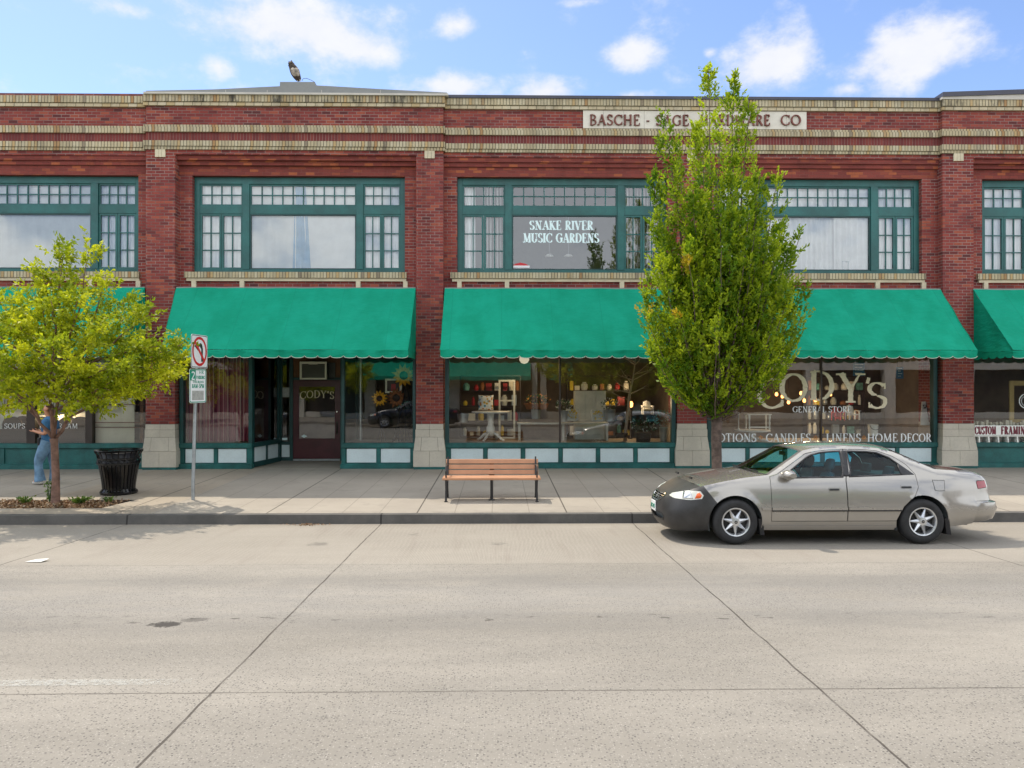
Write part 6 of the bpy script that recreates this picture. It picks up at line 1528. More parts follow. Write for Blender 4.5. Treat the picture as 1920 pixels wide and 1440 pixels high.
    il.box(.3, 2.4, -.74, .74, .19, .24); il.box(-.82, .3, -.5, .5, .2, .3); il.box(2.4, 3.5, -.55, .55, .22, .34)
    il.box(-.4, .42, -.6, .6, .3, .80); il.box(3.0, 3.55, -.6, .6, .34, .85)
    B(il, 'underbody', 'car_interior')
    sk = MB()
    for s in (1, -1): panel(sk, [(.40, .20), (2.27, .20), (2.28, .262), (.41, .262)], (), .012, s, lip=.02)
    B(sk, 'sill_cover', paint, smooth=True, angle=40)
    for s in (1, -1):
        for ax, sg in ((0.36, 1), (3.03, 1)): fl = MB(); fl.hexa([(ax, -.83 * s, .13), (ax + .05, -.86 * s, .13), (ax + .02, -.70 * s, .13), (ax - .02, -.70 * s, .13)], [(ax - .03, -.84 * s, .36), (ax + .02, -.865 * s, .36), (ax + .02, -.70 * s, .36), (ax - .02, -.70 * s, .36)]); B(fl, 'mud_flap', 'rubber_trim')
    # cabin
    dsh = MB(); dsh.hexa([(.50, -.66, .70), (.95, -.66, .70), (.95, .66, .70), (.50, .66, .70)], [(.46, -.68, .935), (.92, -.66, .93), (.92, .66, .93), (.46, .68, .935)])
    B(dsh, 'dashboard', 'dash_pale', bevel=.02)
    sw = MB(); pts = [Vector((1.06 - .09 * math.sin(a), -.36 + .185 * math.cos(a), .87 + .17 * math.sin(a))) for a in np.linspace(0, 2 * math.pi, 25)]; sw.tube(pts, .016, 6); sw.tube([(.92, -.36, .84), (1.06, -.36, .87)], .03, 8); sw.tube([pts[0], (1.06, -.36, .87), pts[12]], .012, 6)
    B(sw, 'steering_wheel', 'car_interior', smooth=True)
    def seat(x, y, w_=.5):
        s_ = MB()
        def bl(pts): # rounded slab from cross-sections (x, z, halfwidth, thickness)
            rows = []
            for (a, b, hw, th) in pts: rows.append([Vector((a + th * math.cos(t) * .5, y + hw * (abs(math.cos(t + 1.5708)) ** .5) * math.copysign(1, math.cos(t + 1.5708)), b + th * .12 * math.sin(t))) for t in np.linspace(0, 2 * math.pi, 17)])
            s_.grid(rows)
        bl([(x, .38, w_ / 2, .12), (x + .05, .60, w_ / 2, .16), (x + .12, .80, w_ / 2 * .98, .14), (x + .17, .96, w_ / 2 * .75, .10), (x + .18, .985, w_ / 2 * .3, .05)])
        bl([(x + .175, 1.00, .10, .04), (x + .185, 1.03, .13, .09), (x + .20, 1.10, .135, .10), (x + .215, 1.165, .11, .07), (x + .22, 1.18, .05, .02)])
        s_.tube([(x + .18, y - .05, .95), (x + .19, y - .05, 1.05)], .008, 5); s_.tube([(x + .18, y + .05, .95), (x + .19, y + .05, 1.05)], .008, 5)
        s_.box(x - .46, x + .02, y - w_ / 2, y + w_ / 2, .36, .52)
        return s_
    for y in (-.37, .37): B(seat(1.36, y), 'front_seat', 'car_interior', smooth=True, angle=50)
    rs = MB(); rs.hexa([(2.14, -.64, .38), (2.32, -.64, .38), (2.32, .64, .38), (2.14, .64, .38)], [(2.36, -.60, .93), (2.48, -.60, .93), (2.48, .60, .93), (2.36, .60, .93)]); rs.box(1.75, 2.2, -.64, .64, .36, .5)
    rs.box(2.46, 2.98, -.6, .6, .90, .925)
    for y in (-.35, .35): rs.hexa([(2.40, y - .12, .93), (2.48, y - .12, .93), (2.48, y + .12, .93), (2.40, y + .12, .93)], [(2.44, y - .10, 1.06), (2.50, y - .10, 1.06), (2.50, y + .10, 1.06), (2.44, y + .10, 1.06)])
    B(rs, 'rear_seat', 'car_interior', bevel=.015)
    mi = MB(); mi.box(.98, 1.0, -.11, .11, 1.21, 1.27); mi.tube([(.99, 0, 1.26), (1.03, 0, 1.36)], .01, 5); B(mi, 'rear_view_mirror', 'rubber_trim')
    # door mirrors
    for s in (1, -1):
        mm = MB(); rows = []
        for t in np.linspace(0, 1, 9):
            k = math.sin(math.pi * min(1, .08 + t * .84)) ** .6; yy = -(.80 + .23 * t) * s
            rows.append([Vector((.73 + .10 * math.cos(a) * k + .03 * t, yy, .985 + .078 * math.sin(a) * k * (1.0 - .15 * t))) for a in np.linspace(0, 2 * math.pi, 13)])
        mm.grid(rows, flip=(s == -1)); mm.add(rows[-1][:-1], [tuple(range(12))]); mm.tube([(.66, -.74 * s, .95), (.72, -.84 * s, .97)], .045, 8)
        B(mm, 'door_mirror', paint, smooth=True, angle=50)
    # wipers
    wp = MB()
    for y0, y1 in ((-.55, -.05), (.02, .5)):
        x0 = .36 + .10 * (abs(y0) > .3); pts = [(.335, y0 + .30, 1.000), (.36, y0 + .1, 1.015), (.44, y1 - .5 + .12, 1.018)]
        wp.tube(pts, .008, 5); wp.tube([(.40, y0 - .08, 1.010), (.365, y0 + .15, 1.022), (.355, y0 + .40, 1.028)], .009, 5)
    B(wp, 'wiper', 'rubber_trim')
    ae = MB(); B(ae.tube([(-.10, -.02, .93), (-.10, -.02, .93 + .001)], .001, 3), 'washer_jet', 'rubber_trim') if False else None
    # wheels
    for ax in (0, 2.67):
        for s in (1, -1):
            yc = -.775 * s
            ty = MB(); hw = .105
            prof = [(.195, -hw * .86), (.215, -hw), (.26, -hw * 1.04), (.297, -hw * .95), (.313, -hw * .72), (.318, -hw * .3), (.318, hw * .3), (.313, hw * .72), (.297, hw * .95), (.26, hw * 1.04), (.215, hw), (.195, hw * .86)]
            ty.lathe(prof, (ax, yc, .318), 48, 'y')
            we = B(MB().box(ax - .001, ax + .001, yc - .001, yc + .001, .317, .319), 'wheel', 'alloy_dark') if False else None
            wo_ = B(ty, 'wheel', 'tyre_rubber', smooth=True, angle=50)
            yo = yc - hw * .80 * s
            rim = MB(); sg = s
            rp_ = [(.204, -.014), (.200, -.020), (.186, -.016), (.176, .004), (.172, .05), (.172, .12)]
            rim.lathe([(r_, o * 1.0 * sg) for r_, o in rp_], (ax, yo, .318), 48, 'y')
            for k in range(7):
                a = R(-90 + 360 / 7 * k + (12 if ax else 0)); ca, sa = math.cos(a), math.sin(a)
                def pt(r_, w_, d): return Vector((ax + ca * r_ - sa * w_, yo + d * sg, .318 + sa * r_ + ca * w_))
                r0, r1, w0, w1 = .050, .182, .034, .006
                tp = [pt(r0, 0, -.012), pt(r1, 0, -.006)]
                v = [pt(r0, -w0, .010), pt(r0, w0, .010), tp[0], pt(r1, -w1, .010), pt(r1, w1, .010), tp[1], pt(r0, -w0, .04), pt(r0, w0, .04), pt(r1, -w1, .04), pt(r1, w1, .04)]
                rim.add(v, [(0, 2, 5, 3), (2, 1, 4, 5), (0, 3, 8, 6), (1, 7, 9, 4), (3, 5, 4), (3, 4, 9, 8)])
            rim.lathe([(.0, -.018 * sg), (.026, -.017 * sg), (.028, -.014 * sg), (.056, -.010 * sg), (.062, .02 * sg), (.062, .05 * sg)], (ax, yo, .318), 24, 'y')
            ro = B(rim, 'rim', 'alloy', wo_, smooth=True, angle=28)
            bk = MB(); bk.lathe([(0, .062 * sg), (.174, .062 * sg), (.174, .03 * sg)], (ax, yo, .318), 32, 'y'); bk.lathe([(.06, .05 * sg), (.14, .05 * sg)], (ax, yo, .318), 24, 'y'); B(bk, 'brake_disc', 'alloy_dark', wo_)
            cp = MB(); cp.lathe([(0, -.0195 * sg), (.023, -.0190 * sg)], (ax, yo, .318), 20, 'y')
            B(cp, 'hub_cap', 'sign_black', wo_)
            cp = MB(); a = R(20); cp.add([(ax + math.cos(t) * .015 * math.cos(a) - math.sin(t) * .006 * math.sin(a), yo - .0215 * sg, .318 + math.cos(t) * .015 * math.sin(a) + math.sin(t) * .006 * math.cos(a)) for t in np.linspace(0, 2 * math.pi, 13)[:-1]], [tuple(range(12))]); B(cp, 'hub_emblem', 'chrome', wo_)
    e.rotation_euler = rot; e.scale = (scale,) * 3
    return e
cw = W(1379, 1022, -8.36)
CAR_Y = -7.52; CARX = cw.x
build_car((CARX, CAR_Y, zr(CAR_Y) + .006), (-.024, 0, 0), label='beige silver saloon car parked at the kerb with a black front cover')
# ------------------------------------------------------------------ curtains and blinds behind the upper windows
def cloth(name, x0, x1, z0, z1, y, mat, label, folds=12, amp=.03, cat='curtain', group=None, pinch=None, uvw=None):
    n = int(folds * 8); rows = []; uv = []; sl = 0
    rs = random.Random(int(x0 * 91)); ph = [rs.uniform(-.8, .8) for _ in range(60)]
    for i in range(n + 1):
        k = i / n; row = []
        for j in range(9):
            t = j / 8; x = x0 + (x1 - x0) * k
            if pinch: x = pinch[0] + (x - pinch[0]) * (1 - pinch[1] * (1 - t) if pinch[1] > 0 else 1 + pinch[1] * t)
            a = 2 * math.pi * folds * k + ph[int(k * 20)] * .7
            row.append((x, y + amp * math.sin(a) * (1.0 - .3 * t) + amp * .4 * math.sin(a * .37 + 3 * t), z0 + (z1 - z0) * t)); uv.append((k * (x1 - x0) * 1.25, t))
        rows.append(row)
    m = MB(); m.grid(rows); m.uv = uv
    o = m.build(name, mat, org=((x0 + x1) / 2, y, z0), smooth=True); return tag(o, label, cat, group)
def blinds(x0, x1, z0, z1, y, mat, label, step=.09, turn=.5, group=None, part=1.0):
    m = MB(); n = int((x1 - x0) / step)
    for i in range(n):
        c = x0 + step * (i + .5); hw = step * .53; a = turn + .06 * math.sin(i * 2.7)
        dx, dy = hw * math.cos(a), hw * math.sin(a); m.hexa([(c - dx, y - dy, z0), (c + dx, y + dy, z0), (c + dx, y + dy + .003, z0), (c - dx, y - dy + .003, z0)], [(c - dx, y - dy, z1), (c + dx, y + dy, z1), (c + dx, y + dy + .003, z1), (c - dx, y - dy + .003, z1)])
    e = empty('blind', ((x0 + x1) / 2, y, z0), label, 'blind', group)
    m.build('slats', mat, e); h = MB(); h.box(x0, x1, y - .03, y + .03, z1, z1 + .04); h.build('head_rail', 'white_paint', e)
    return e
def bayx(i): return wins[i] + .13, wins[i] + WW - .13
YC = .385; zc0, zc1 = Z_SILL + .05, Z_LT - .1
gB = 'curtains and blinds behind the upper windows'
a, b = bayx(0); cA, cB = WIN[0][1]
blinds(a, cB, zc0, zc1, YC, 'blind_white', 'pale vertical blinds in the leftmost upper window', .105, .42, gB); cloth('curtain', cB, b, zc0, zc1, YC, 'curtain_white', 'white curtain behind the small panes right of the leftmost vertical blinds', 9, .022, group=gB)
a, b = bayx(1); cA, cB = WIN[1][1]; xm = cA + (cB - cA) * .46
cloth('curtain', a, cA + .02, zc0, zc1, YC, 'curtain_white', 'white curtain behind the left casements of the window over the shop door', 7, .025, group=gB); blinds(cA + .02, xm, zc0, zc1, YC, 'blind_white', 'closed white vertical blinds left of the light blue curtain', .10, .42, gB)
cloth('curtain', xm - .18, xm + .28, zc0 + .06, zc1, YC - .025, 'curtain_blue', 'narrow light blue curtain hanging between the white blinds', 3, .018, pinch=(xm - .02, -.45), group=gB)
m = MB(); m.box(xm + .02, cB, YC - .01, YC, zc0, zc1); tag(m.build('blind', 'blind_white', org=((xm + cB) / 2, YC, zc0)), 'flat white roller blind right of the light blue curtain', 'blind', gB)
cloth('curtain', cB, b, zc0, zc1, YC, 'curtain_white', 'white curtain behind the right casements of the window over the shop door', 8, .02, group=gB)
a, b = bayx(2); cA, cB = WIN[2][1]
cloth('curtain', a + .06, a + .32, zc0, zc1, YC + .06, 'curtain_white', 'narrow white curtain at the far left of the lettered window', 3, .035, group=gB)
blinds(a + .5, cA, zc0, zc1, YC + .06, 'blind_white', 'half open white vertical blinds left of the window lettering', .085, 1.15, gB); blinds(cB + .08, b, zc0, zc1, YC + .06, 'blind_white', 'half open white vertical blinds right of the window lettering', .085, 1.05, gB)
m = MB()
for px in (1030, 1066): v = W(px, 480, 1.3); m.lathe([(0, .05), (.07, .045), (.12, .0), (.11, -.035), (0, -.04)], v, 16)
lam = empty('hanging_lamp', W(1048, 478, 1.3), 'pair of white hanging lamp shades seen inside the lettered window', 'lamp'); m.build('lamp_shade', 'white_paint', lam, smooth=True)
m = MB()
for px in (1030, 1066): v = W(px, 476, 1.3); m.tube([v, (v.x, v.y, 7.0)], .006, 5)
m.build('lamp_cord', 'steel_bucket', lam)
a, b = bayx(3); cA, cB = WIN[3][1]
cloth('curtain', a, cA, zc0, zc1, YC, 'curtain_white', 'white curtain behind the tall tree, left casements of its window', 7, .022, group=gB)
cloth('curtain', cA, cA + (cB - cA) * .7, zc0, zc1, YC + .02, 'curtain_white', 'wide sheer white curtain just right of the tall tree', 14, .022, group=gB); cloth('curtain', cA + (cB - cA) * .66, cB, zc0, zc1, YC - .02, 'curtain_white', 'gathered white curtain beside the lantern on the sill', 6, .022, group=gB); cloth('curtain', cB, b, zc0, zc1, YC, 'curtain_white', 'pleated white curtain behind the casements left of the right brick pier', 10, .022, group=gB)
a, b = bayx(4); cloth('curtain', a, b, zc0, zc1, YC, 'curtain_white', 'pleated white curtain in the rightmost upper window', 34, .022, group=gB)
v = W(1584, 506, .40); ln = empty('lantern', v, 'small glass lantern standing on the upper window sill', 'lantern'); m = MB()
for dx in (-.07, .07):
    for dy in (-.05, .05): m.box(v.x + dx - .008, v.x + dx + .008, v.y + dy - .008, v.y + dy + .008, v.z, v.z + .2)
m.box(v.x - .09, v.x + .09, v.y - .07, v.y + .07, v.z + .2, v.z + .215); m.box(v.x - .09, v.x + .09, v.y - .07, v.y + .07, v.z - .012, v.z); m.build('frame', 'steel_bucket', ln)
m = MB(); m.tube([v + Vector((-.08, 0, .215)), v + Vector((-.05, 0, .28)), v + Vector((0, 0, .31)), v + Vector((.05, 0, .28)), v + Vector((.08, 0, .215))], .006, 5); m.build('handle', 'steel_bucket', ln)
m = MB(); m.lathe([(0, 0), (.03, 0), (.03, .1), (0, .11)], v, 10); m.build('candle', 'letter_white', ln)
# air conditioner over the door
v0, v1 = W(562, 711.5, YD - .3), W(613, 678, YD - .3); ac = empty('air_conditioner', ((v0.x + v1.x) / 2, YD - .1, v0.z), 'cream window air conditioner set above the maroon shop door', 'air conditioner')
m = MB(); ringbox(m, v0.x, v1.x, v0.z, v1.z, .055, YD - .32, YD - .27, .045, .06); m.build('front_frame', 'cream_plastic', ac, bevel=.006)
m = MB(); m.box(v0.x + .02, v1.x - .02, YD - .27, YD + .18, v0.z + .02, v1.z - .02); m.box(v1.x - .02, v1.x + .16, YD - .02, YD + .0, v0.z + .02, v1.z - .02); m.build('casing', 'dark_grille', ac)
m = MB()
nz_ = 16
for i in range(nz_): z = v0.z + .05 + (v1.z - v0.z - .12) * i / nz_; m.hexa([(v0.x + .056, YD - .315, z), (v1.x - .056, YD - .315, z), (v1.x - .056, YD - .285, z + .010), (v0.x + .056, YD - .285, z + .010)], [(v0.x + .056, YD - .315, z + .006), (v1.x - .056, YD - .315, z + .006), (v1.x - .056, YD - .285, z + .016), (v0.x + .056, YD - .285, z + .016)])
m.build('louvres', 'room_pale', ac); m = MB(); m.box((v0.x + v1.x) / 2 - .12, (v0.x + v1.x) / 2 + .12, YD - .325, YD - .318, v1.z - .075, v1.z - .03); m.build('control_panel', 'cream_plastic', ac)
# ------------------------------------------------------------------ things in the shop windows
ZF_ = ZSF - .012
c1 = cloth('curtain', X(340, .55), X(452, .55), ZF_ + .02, 3.3, .55, 'striped_curtain', 'pink and maroon striped curtain in the window left of the shop door', 12, .05)
c2 = cloth('curtain', X(436, .62), X(476, .62), ZF_ + .02, 3.3, .62, 'striped_curtain', 'dark pink striped curtain gathered in the angled corner of the shop window', 5, .06)
m = MB(); m.quad((A0[0] - .35, .7, ZF_), (A1[0] - .35, 1.7, ZF_), (A1[0] - .35, 1.7, 3.3), (A0[0] - .35, .7, 3.3)); 
def sunflower(px, py, Y, r, petal, label, stem_to=None, tilt=0):
    v = W(px, py, Y); e = empty('sunflower_ornament', v, label, 'ornament', 'metal sunflower ornaments in the shop window')
    m = MB(); n = 13
    for k in range(n):
        a = 2 * math.pi * k / n + tilt; u = Vector((math.cos(a), 0, math.sin(a))); s = Vector((-math.sin(a), 0, math.cos(a)))
        m.add([v + u * r * .3 - s * r * .09, v + u * r * .65 - s * r * .15 + Vector((0, -.03, 0)), v + u * r * (1 + .08 * math.sin(k * 2.3)) + Vector((0, .02, 0)), v + u * r * .65 + s * r * .15 + Vector((0, -.03, 0)), v + u * r * .3 + s * r * .09, v + u * r * .65 + Vector((0, -.05, 0))], [(0, 1, 5), (1, 2, 5), (2, 3, 5), (3, 4, 5), (4, 0, 5)])
    m.build('petals', petal, e); m = MB(); m.lathe([(0, -.06), (r * .2, -.055), (r * .36, -.02), (r * .36, .01)], v, 18, 'y'); m.build('seed_head', 'seed_dark', e, smooth=True)
    m = MB(); b = stem_to or (v.x + .05, Y + .02, ZF_); m.tube([v + Vector((0, .02, 0)), Vector(b).lerp(v, .5) + Vector((.02, 0, 0)), b], .012, 6); k = Vector(b).lerp(v, .55)
    for q_ in (0, 1): m.add([k, k + Vector((.05, 0, .08 - .16 * q_)), k + Vector((-.02, -.02, .2 - .1 * q_)), k + Vector((-.05, 0, .06))], [(0, 1, 2, 3)])
    for d in (-.12, .12): m.tube([Vector(b) + Vector((0, 0, .45)), Vector(b) + Vector((d, .02, 0))], .008, 5)
    m.build('stem', 'black_iron', e); return e
sunflower(711.5, 747, .55, .215, 'petal_yellow', 'small bright yellow metal sunflower, left of the black lattice tower')
sunflower(757, 704, .75, .31, 'petal_yellow', 'largest yellow metal sunflower, high above the black lattice tower')
sunflower(743, 746, .95, .27, 'petal_shade_brown', 'brown metal sunflower with shade in its colour, behind the small yellow one')
def lattice():
    t = W(763, 735, .7); b = W(760, 824, .7); e = empty('lattice_tower', (t.x, .7, ZF_), 'black wire lattice tower standing in the right shop window', 'ornament')
    m = MB(); legs = [Vector((b.x + sx * .30, .7 + sy * .2, ZF_)) for sx, sy in ((-1, -1), (1, -1), (1, 1), (-1, 1))]; tp = Vector((t.x, .7, t.z + .15))
    for l in legs: m.tube([l, l.lerp(tp, .95)], .012, 5)
    for k in (.08, .35, .6, .8):
        for i in range(4): m.tube([legs[i].lerp(tp, k), legs[(i + 1) % 4].lerp(tp, k)], .008, 4)
    for k0, k1 in ((.08, .35), (.35, .6), (.6, .8)):
        for i in range(4): m.tube([legs[i].lerp(tp, k0), legs[(i + 1) % 4].lerp(tp, k1)], .006, 4); m.tube([legs[(i + 1) % 4].lerp(tp, k0), legs[i].lerp(tp, k1)], .006, 4)
    m.build('lattice', 'black_iron', e)
lattice()
def frame(px0, py0, px1, py1, Y, w_, mat, label, back=None, sign=None):
    a, b = W(px0, py1, Y), W(px1, py0, Y); e = empty('picture_frame', ((a.x + b.x) / 2, Y, a.z), label, 'picture frame'); m = MB(); ringbox(m, a.x, b.x, a.z, b.z, w_, Y, Y + .03); m.build('frame', mat, e)
    if back: m = MB(); m.box(a.x + w_, b.x - w_, Y + .02, Y + .026, a.z + w_, b.z - w_); m.build('backing', back, e)
    if sign: m = MB(); c = (a + b) / 2; m.box(c.x - .06, c.x + .06, Y + .008, Y + .014, c.z - .14, c.z + .05); m.build('price_tag', sign, e)
    return e
frame(722, 710, 753, 737, 1.0, .05, 'cream_plastic', 'cream picture frame with a red tag in the right door-side window', 'dark_wood', 'red_paint')
m = MB(); p0 = W(676, 700, 1.2); m.lathe([(.05, 0), (.05, 2.6)], (p0.x, 1.2, ZF_), 12); tag(m.build('reflected_pole', 'steel_bucket', org=(p0.x, 1.2, ZF_), smooth=True), 'pale pole standing in for a reflected strip, right of the shop door', 'pole')  # pole put where the glass shows a reflected strip
def clump(e, name, c, rx, rz, n, mat, tone=None, size=.06, up=.4):
    q_ = rng.normal(size=(n, 3)); q_ /= np.linalg.norm(q_, axis=1, keepdims=True); q_ *= rng.uniform(.3, 1, (n, 1)) ** .5
    P_ = np.array(c) + q_ * np.array([rx, rx * .8, rz]); V, F, T_ = leaves(P_, q_ + np.array([0, 0, up]) + rng.normal(size=(n, 3)) * .3, rng.uniform(size * .7, size * 1.2, n), rng.uniform(size * .4, size * .7, n), rng.uniform(0, 1, n)); return fast_mesh(name, V, F, mat, e)
def bucket(px, pyb, pyt, Y, r, mat, label, flo=('flower_white',), fh=.2, fr_=.2, hoop=False, cat='bucket', nm='flower_bucket', grp='flower buckets in the shop window'):
    a, b = W(px, pyb, Y), W(px, pyt, Y); h = b.z - a.z; e = empty(nm, a, label, cat, grp); m = MB()
    m.lathe([(0, 0), (r * .78, 0), (r * .80, h * .05), (r * .97, h * .97), (r * 1.03, h), (r * .96, h * .99), (r * .75, h * .3), (0, h * .3)], a, 22); m.build('pail', mat, e, smooth=True, angle=45)
    if hoop: m = MB(); m.tube([(a.x + r * math.cos(t), Y - r * 1.0, a.z + h * .93 - .11 * math.sin(t)) for t in np.linspace(0, math.pi, 13)], .007, 5); m.build('wire_handle', 'black_iron', e)
    if flo:
        c = (a.x, Y, b.z + fh * .55); clump(e, 'greenery', c, fr_ * .9, fh * .6, 90, 'green_leaf' if flo[0] != 'teal_leaf' else 'teal_leaf')
        for f in flo: clump(e, 'blooms', (a.x, Y, b.z + fh * .7), fr_, fh * .6, 55, f, size=.05)
    return e
# shelves with crockery along the back of the shops
def shelf_unit(x0, x1, y, z0, nz_, label, seed, mat='dark_wood', hgt=.42):
    e = empty('display_shelf', ((x0 + x1) / 2, y, z0), label, 'shelf', 'stocked shelves at the back of the shop'); m = MB(); rs = random.Random(seed); h = hgt * nz_
    m.box(x0, x0 + .03, y, y + .3, z0, z0 + h); m.box(x1 - .03, x1, y, y + .3, z0, z0 + h)
    for k in range(nz_ + 1): m.box(x0 + .03, x1 - .03, y + .002, y + .298, z0 + hgt * k - .0, z0 + hgt * k + .025)
    m.build('shelf_frame', mat, e); cols = {'white_paint': 'white', 'steel_bucket': 'silver', 'terracotta': 'orange', 'teal_leaf': 'teal', 'cream_plastic': 'cream', 'red_paint': 'red', 'flower_yellow': 'yellow', 'cabinet_pale': 'grey'}
    for k in range(nz_):
        x = x0 + .08
        while x < x1 - .12:
            w_ = rs.uniform(.045, .10); hh = rs.uniform(.10, hgt - .1); z = z0 + hgt * k + .026; j = MB()
            if rs.random() < .55: j.lathe([(0, 0), (w_ * .8, 0), (w_, hh * .35), (w_ * .9, hh * .75), (w_ * .5, hh * .9), (w_ * .55, hh), (0, hh)], (x + w_, y + .13, z), 10)
            else: j.box(x, x + 2 * w_, y + .06, y + .06 + .12, z, z + hh)
            col = rs.choice(list(cols)); nm = 'jar' if len(j.v) > 8 else 'box'
            tag(j.build(nm, col, org=(x + w_, y + .13, z)), f'small {cols[col]} {nm} on the {label[:label.index(" shelf")]} shelf {label[label.index("behind"):]}', nm, f'{cols[col]} {nm} goods on the shelf {label[label.index("behind"):]}')
            x += 2 * w_ + rs.uniform(.03, .12)
shelf_unit(-1.1, .6, 2.15, .9, 4, 'dark stocked shelf behind the pillow table', 3); shelf_unit(1.9, 3.7, 2.3, .9, 4, 'dark stocked shelf behind the bare white tree', 5)
shelf_unit(8.9, 10.6, 2.9, .9, 4, 'dark stocked shelf behind the right half of the lettered window', 8)
# round pedestal table with the pillow
def table(px, pyt, Y, r, zf_, label, claw=True):
    v = W(px, pyt, Y); e = empty('pedestal_table', (v.x, Y, zf_), label, 'table'); h = v.z - zf_; m = MB(); m.lathe([(0, h - .045), (r * .9, h - .045), (r, h - .035), (r * 1.01, h - .015), (r * .98, h), (0, h)], (v.x, Y, zf_), 36); m.build('tabletop', 'white_paint', e, smooth=True, angle=40)
    m = MB(); m.lathe([(.10, h - .045), (.08, h - .12), (.075, h * .55), (.11, h * .45), (.12, h * .3), (.09, h * .16), (0, h * .14)], (v.x, Y, zf_), 20); m.build('pedestal', 'white_paint', e, smooth=True)
    for k in range(4):
        a = math.pi / 4 + k * math.pi / 2 + .3; d = Vector((math.cos(a), math.sin(a), 0)); o = Vector((v.x, Y, zf_)); l = MB(); l.tube([o + d * .07 + Vector((0, 0, h * .27)), o + d * .2 + Vector((0, 0, h * .2)), o + d * .32 + Vector((0, 0, h * .06)), o + d * .40 + Vector((0, 0, .02))], [.045, .04, .035, .03], 8); l.build('foot', 'white_paint', e, smooth=True)
    return e, v
tb, v = table(920, 771, 1.0, .50, ZF_ - .0, 'white round pedestal table under the floral pillow')
def pillow():
    c = W(911, 769.5, .95); w_, h_ = .40, .40; e = Vector((c.x, .95, c.z)); rows = []
    for i in range(13):
        row = []
        for j in range(13):
            u, t = i / 12 * 2 - 1, j / 12 * 2 - 1; k = (1 - u ** 4) * (1 - t ** 4); row.append((e.x + u * w_ / 2 * (1 - .08 * (1 - t * t)), e.y - .09 * k ** .6 + .10 * (t + 1) / 2, e.z + h_ / 2 * (1 + t * (1 - .08 * (1 - u * u)))))
        rows.append(row)
    m = MB(); m.grid(rows, flip=False); m.grid([[(x, 2 * (e.y + .10 * (j / 12)) - y, z) for j, (x, y, z) in enumerate(r)] for r in rows], flip=True); tag(m.build('pillow', 'floral_cloth', org=tuple(e), smooth=True), 'white floral square pillow propped on the round pedestal table', 'pillow')
pillow()
for (px, pb, pt, Y, r, l, fl, h, f) in [(1057, 791, 770, .8, .13, 'ribbed metal pail of white flowers just right of the window mullion', ('flower_white',), .22, .24), (1143, 790, 768, .8, .16, 'ribbed metal pail with white and pink flowers in front of the pale cabinet', ('flower_white',), .22, .27), (1005, 785, 768, 1.1, .14, 'metal pail below the orange flower basket', ('flower_white',), .1, .12), (868, 792, 776, 1.0, .16, 'low pail of grey green leaves at the left end of the window', (), .2, .25)]:
    b = bucket(px, pb, pt, Y, r, 'steel_bucket', l, fl, h, f)
bucket(1244, 828, 801, .55, .115, 'steel_bucket', 'tall shiny steel bucket of teal eucalyptus by the brick pier', ('teal_leaf',), .34, .32)
bucket(1206, 829, 812, .6, .22, 'dark_wood', 'low dark tub of white flowers beside the tall steel bucket', ('flower_white',), .3, .38)
bucket(1006, 767, 757, 1.3, .34, 'terracotta', 'wide basket of orange flowers behind the metal pails', ('flower_orange',), .2, .36)
bucket(1165, 820, 812, .5, .18, 'dark_wood', 'low planter of dull green leaves left of the bare white tree', (), .2, .3)
bucket(1637, 817, 796, .5, .135, 'white_paint', 'white bucket with a wire handle hanging in the lettered window', None, hoop=True, grp=None, nm='white_bucket')
for px, py, l in ((1074, 790, 'left yellow sunflower pillow leaning in the display'), (1121, 791, 'right yellow sunflower pillow leaning in the display')):
    v = W(px, py, .75); e = empty('flower_pillow', v, l, 'pillow', 'yellow flower pillows'); m = MB(); m.hexa([(v.x - .17, .72, v.z), (v.x + .17, .72, v.z), (v.x + .17, .80, v.z), (v.x - .17, .80, v.z)], [(v.x - .18, .80, v.z + .32), (v.x + .18, .80, v.z + .32), (v.x + .18, .88, v.z + .32), (v.x - .18, .88, v.z + .32)]); m.build('cushion', 'cabinet_pale', e, bevel=.03); clump(e, 'flower_print', (v.x, .745, v.z + .17), .11, .11, 80, 'flower_yellow')
v = W(1130, 790, 1.5); m = MB()
v0, v1 = W(1078, 828, 1.45), W(1136, 733, 1.45); ca = empty('cabinet', ((v0.x + v1.x) / 2, 1.5, ZF_), 'pale grey panelled cabinet at the back of the window display', 'cabinet'); m = MB(); m.box(v0.x, v1.x, 1.47, 1.85, ZF_, v1.z); m.build('carcase', 'cabinet_pale', ca)
m = MB(); w3 = (v1.x - v0.x) / 3
for k in range(3): m.box(v0.x + w3 * k + .012, v0.x + w3 * (k + 1) - .012, 1.455, 1.469, ZF_ + .05, v1.z - .02)
m.build('cabinet_door', 'cabinet_pale', ca)
v0, v1 = W(970, 828, 1.2), W(1140, 792, 1.2); m = MB(); m.box(v0.x, v1.x, 1.0, 1.4, v1.z - .04, v1.z); 
for x in (v0.x + .05, (v0.x + v1.x) / 2, v1.x - .05): m.box(x - .03, x + .03, 1.02, 1.38, ZF_, v1.z - .04)
tag(m.build('display_stand', 'cabinet_pale', org=((v0.x + v1.x) / 2, 1.2, ZF_)), 'long low pale display stand carrying the flower pails', 'display stand')
def screen_door():
    v0, v1 = W(935, 780, 1.75), W(966, 712, 1.75); e = empty('screen_door', ((v0.x + v1.x) / 2, 1.75, v0.z), 'old grey wooden screen door leaning behind the pedestal table', 'door'); m = MB(); ringbox(m, v0.x, v1.x, ZF_, v1.z, .05, 1.73, 1.76); m.box(v0.x + .05, v1.x - .05, 1.732, 1.758, v0.z + .4, v0.z + .44); m.build('frame', 'cabinet_pale', e)
screen_door()
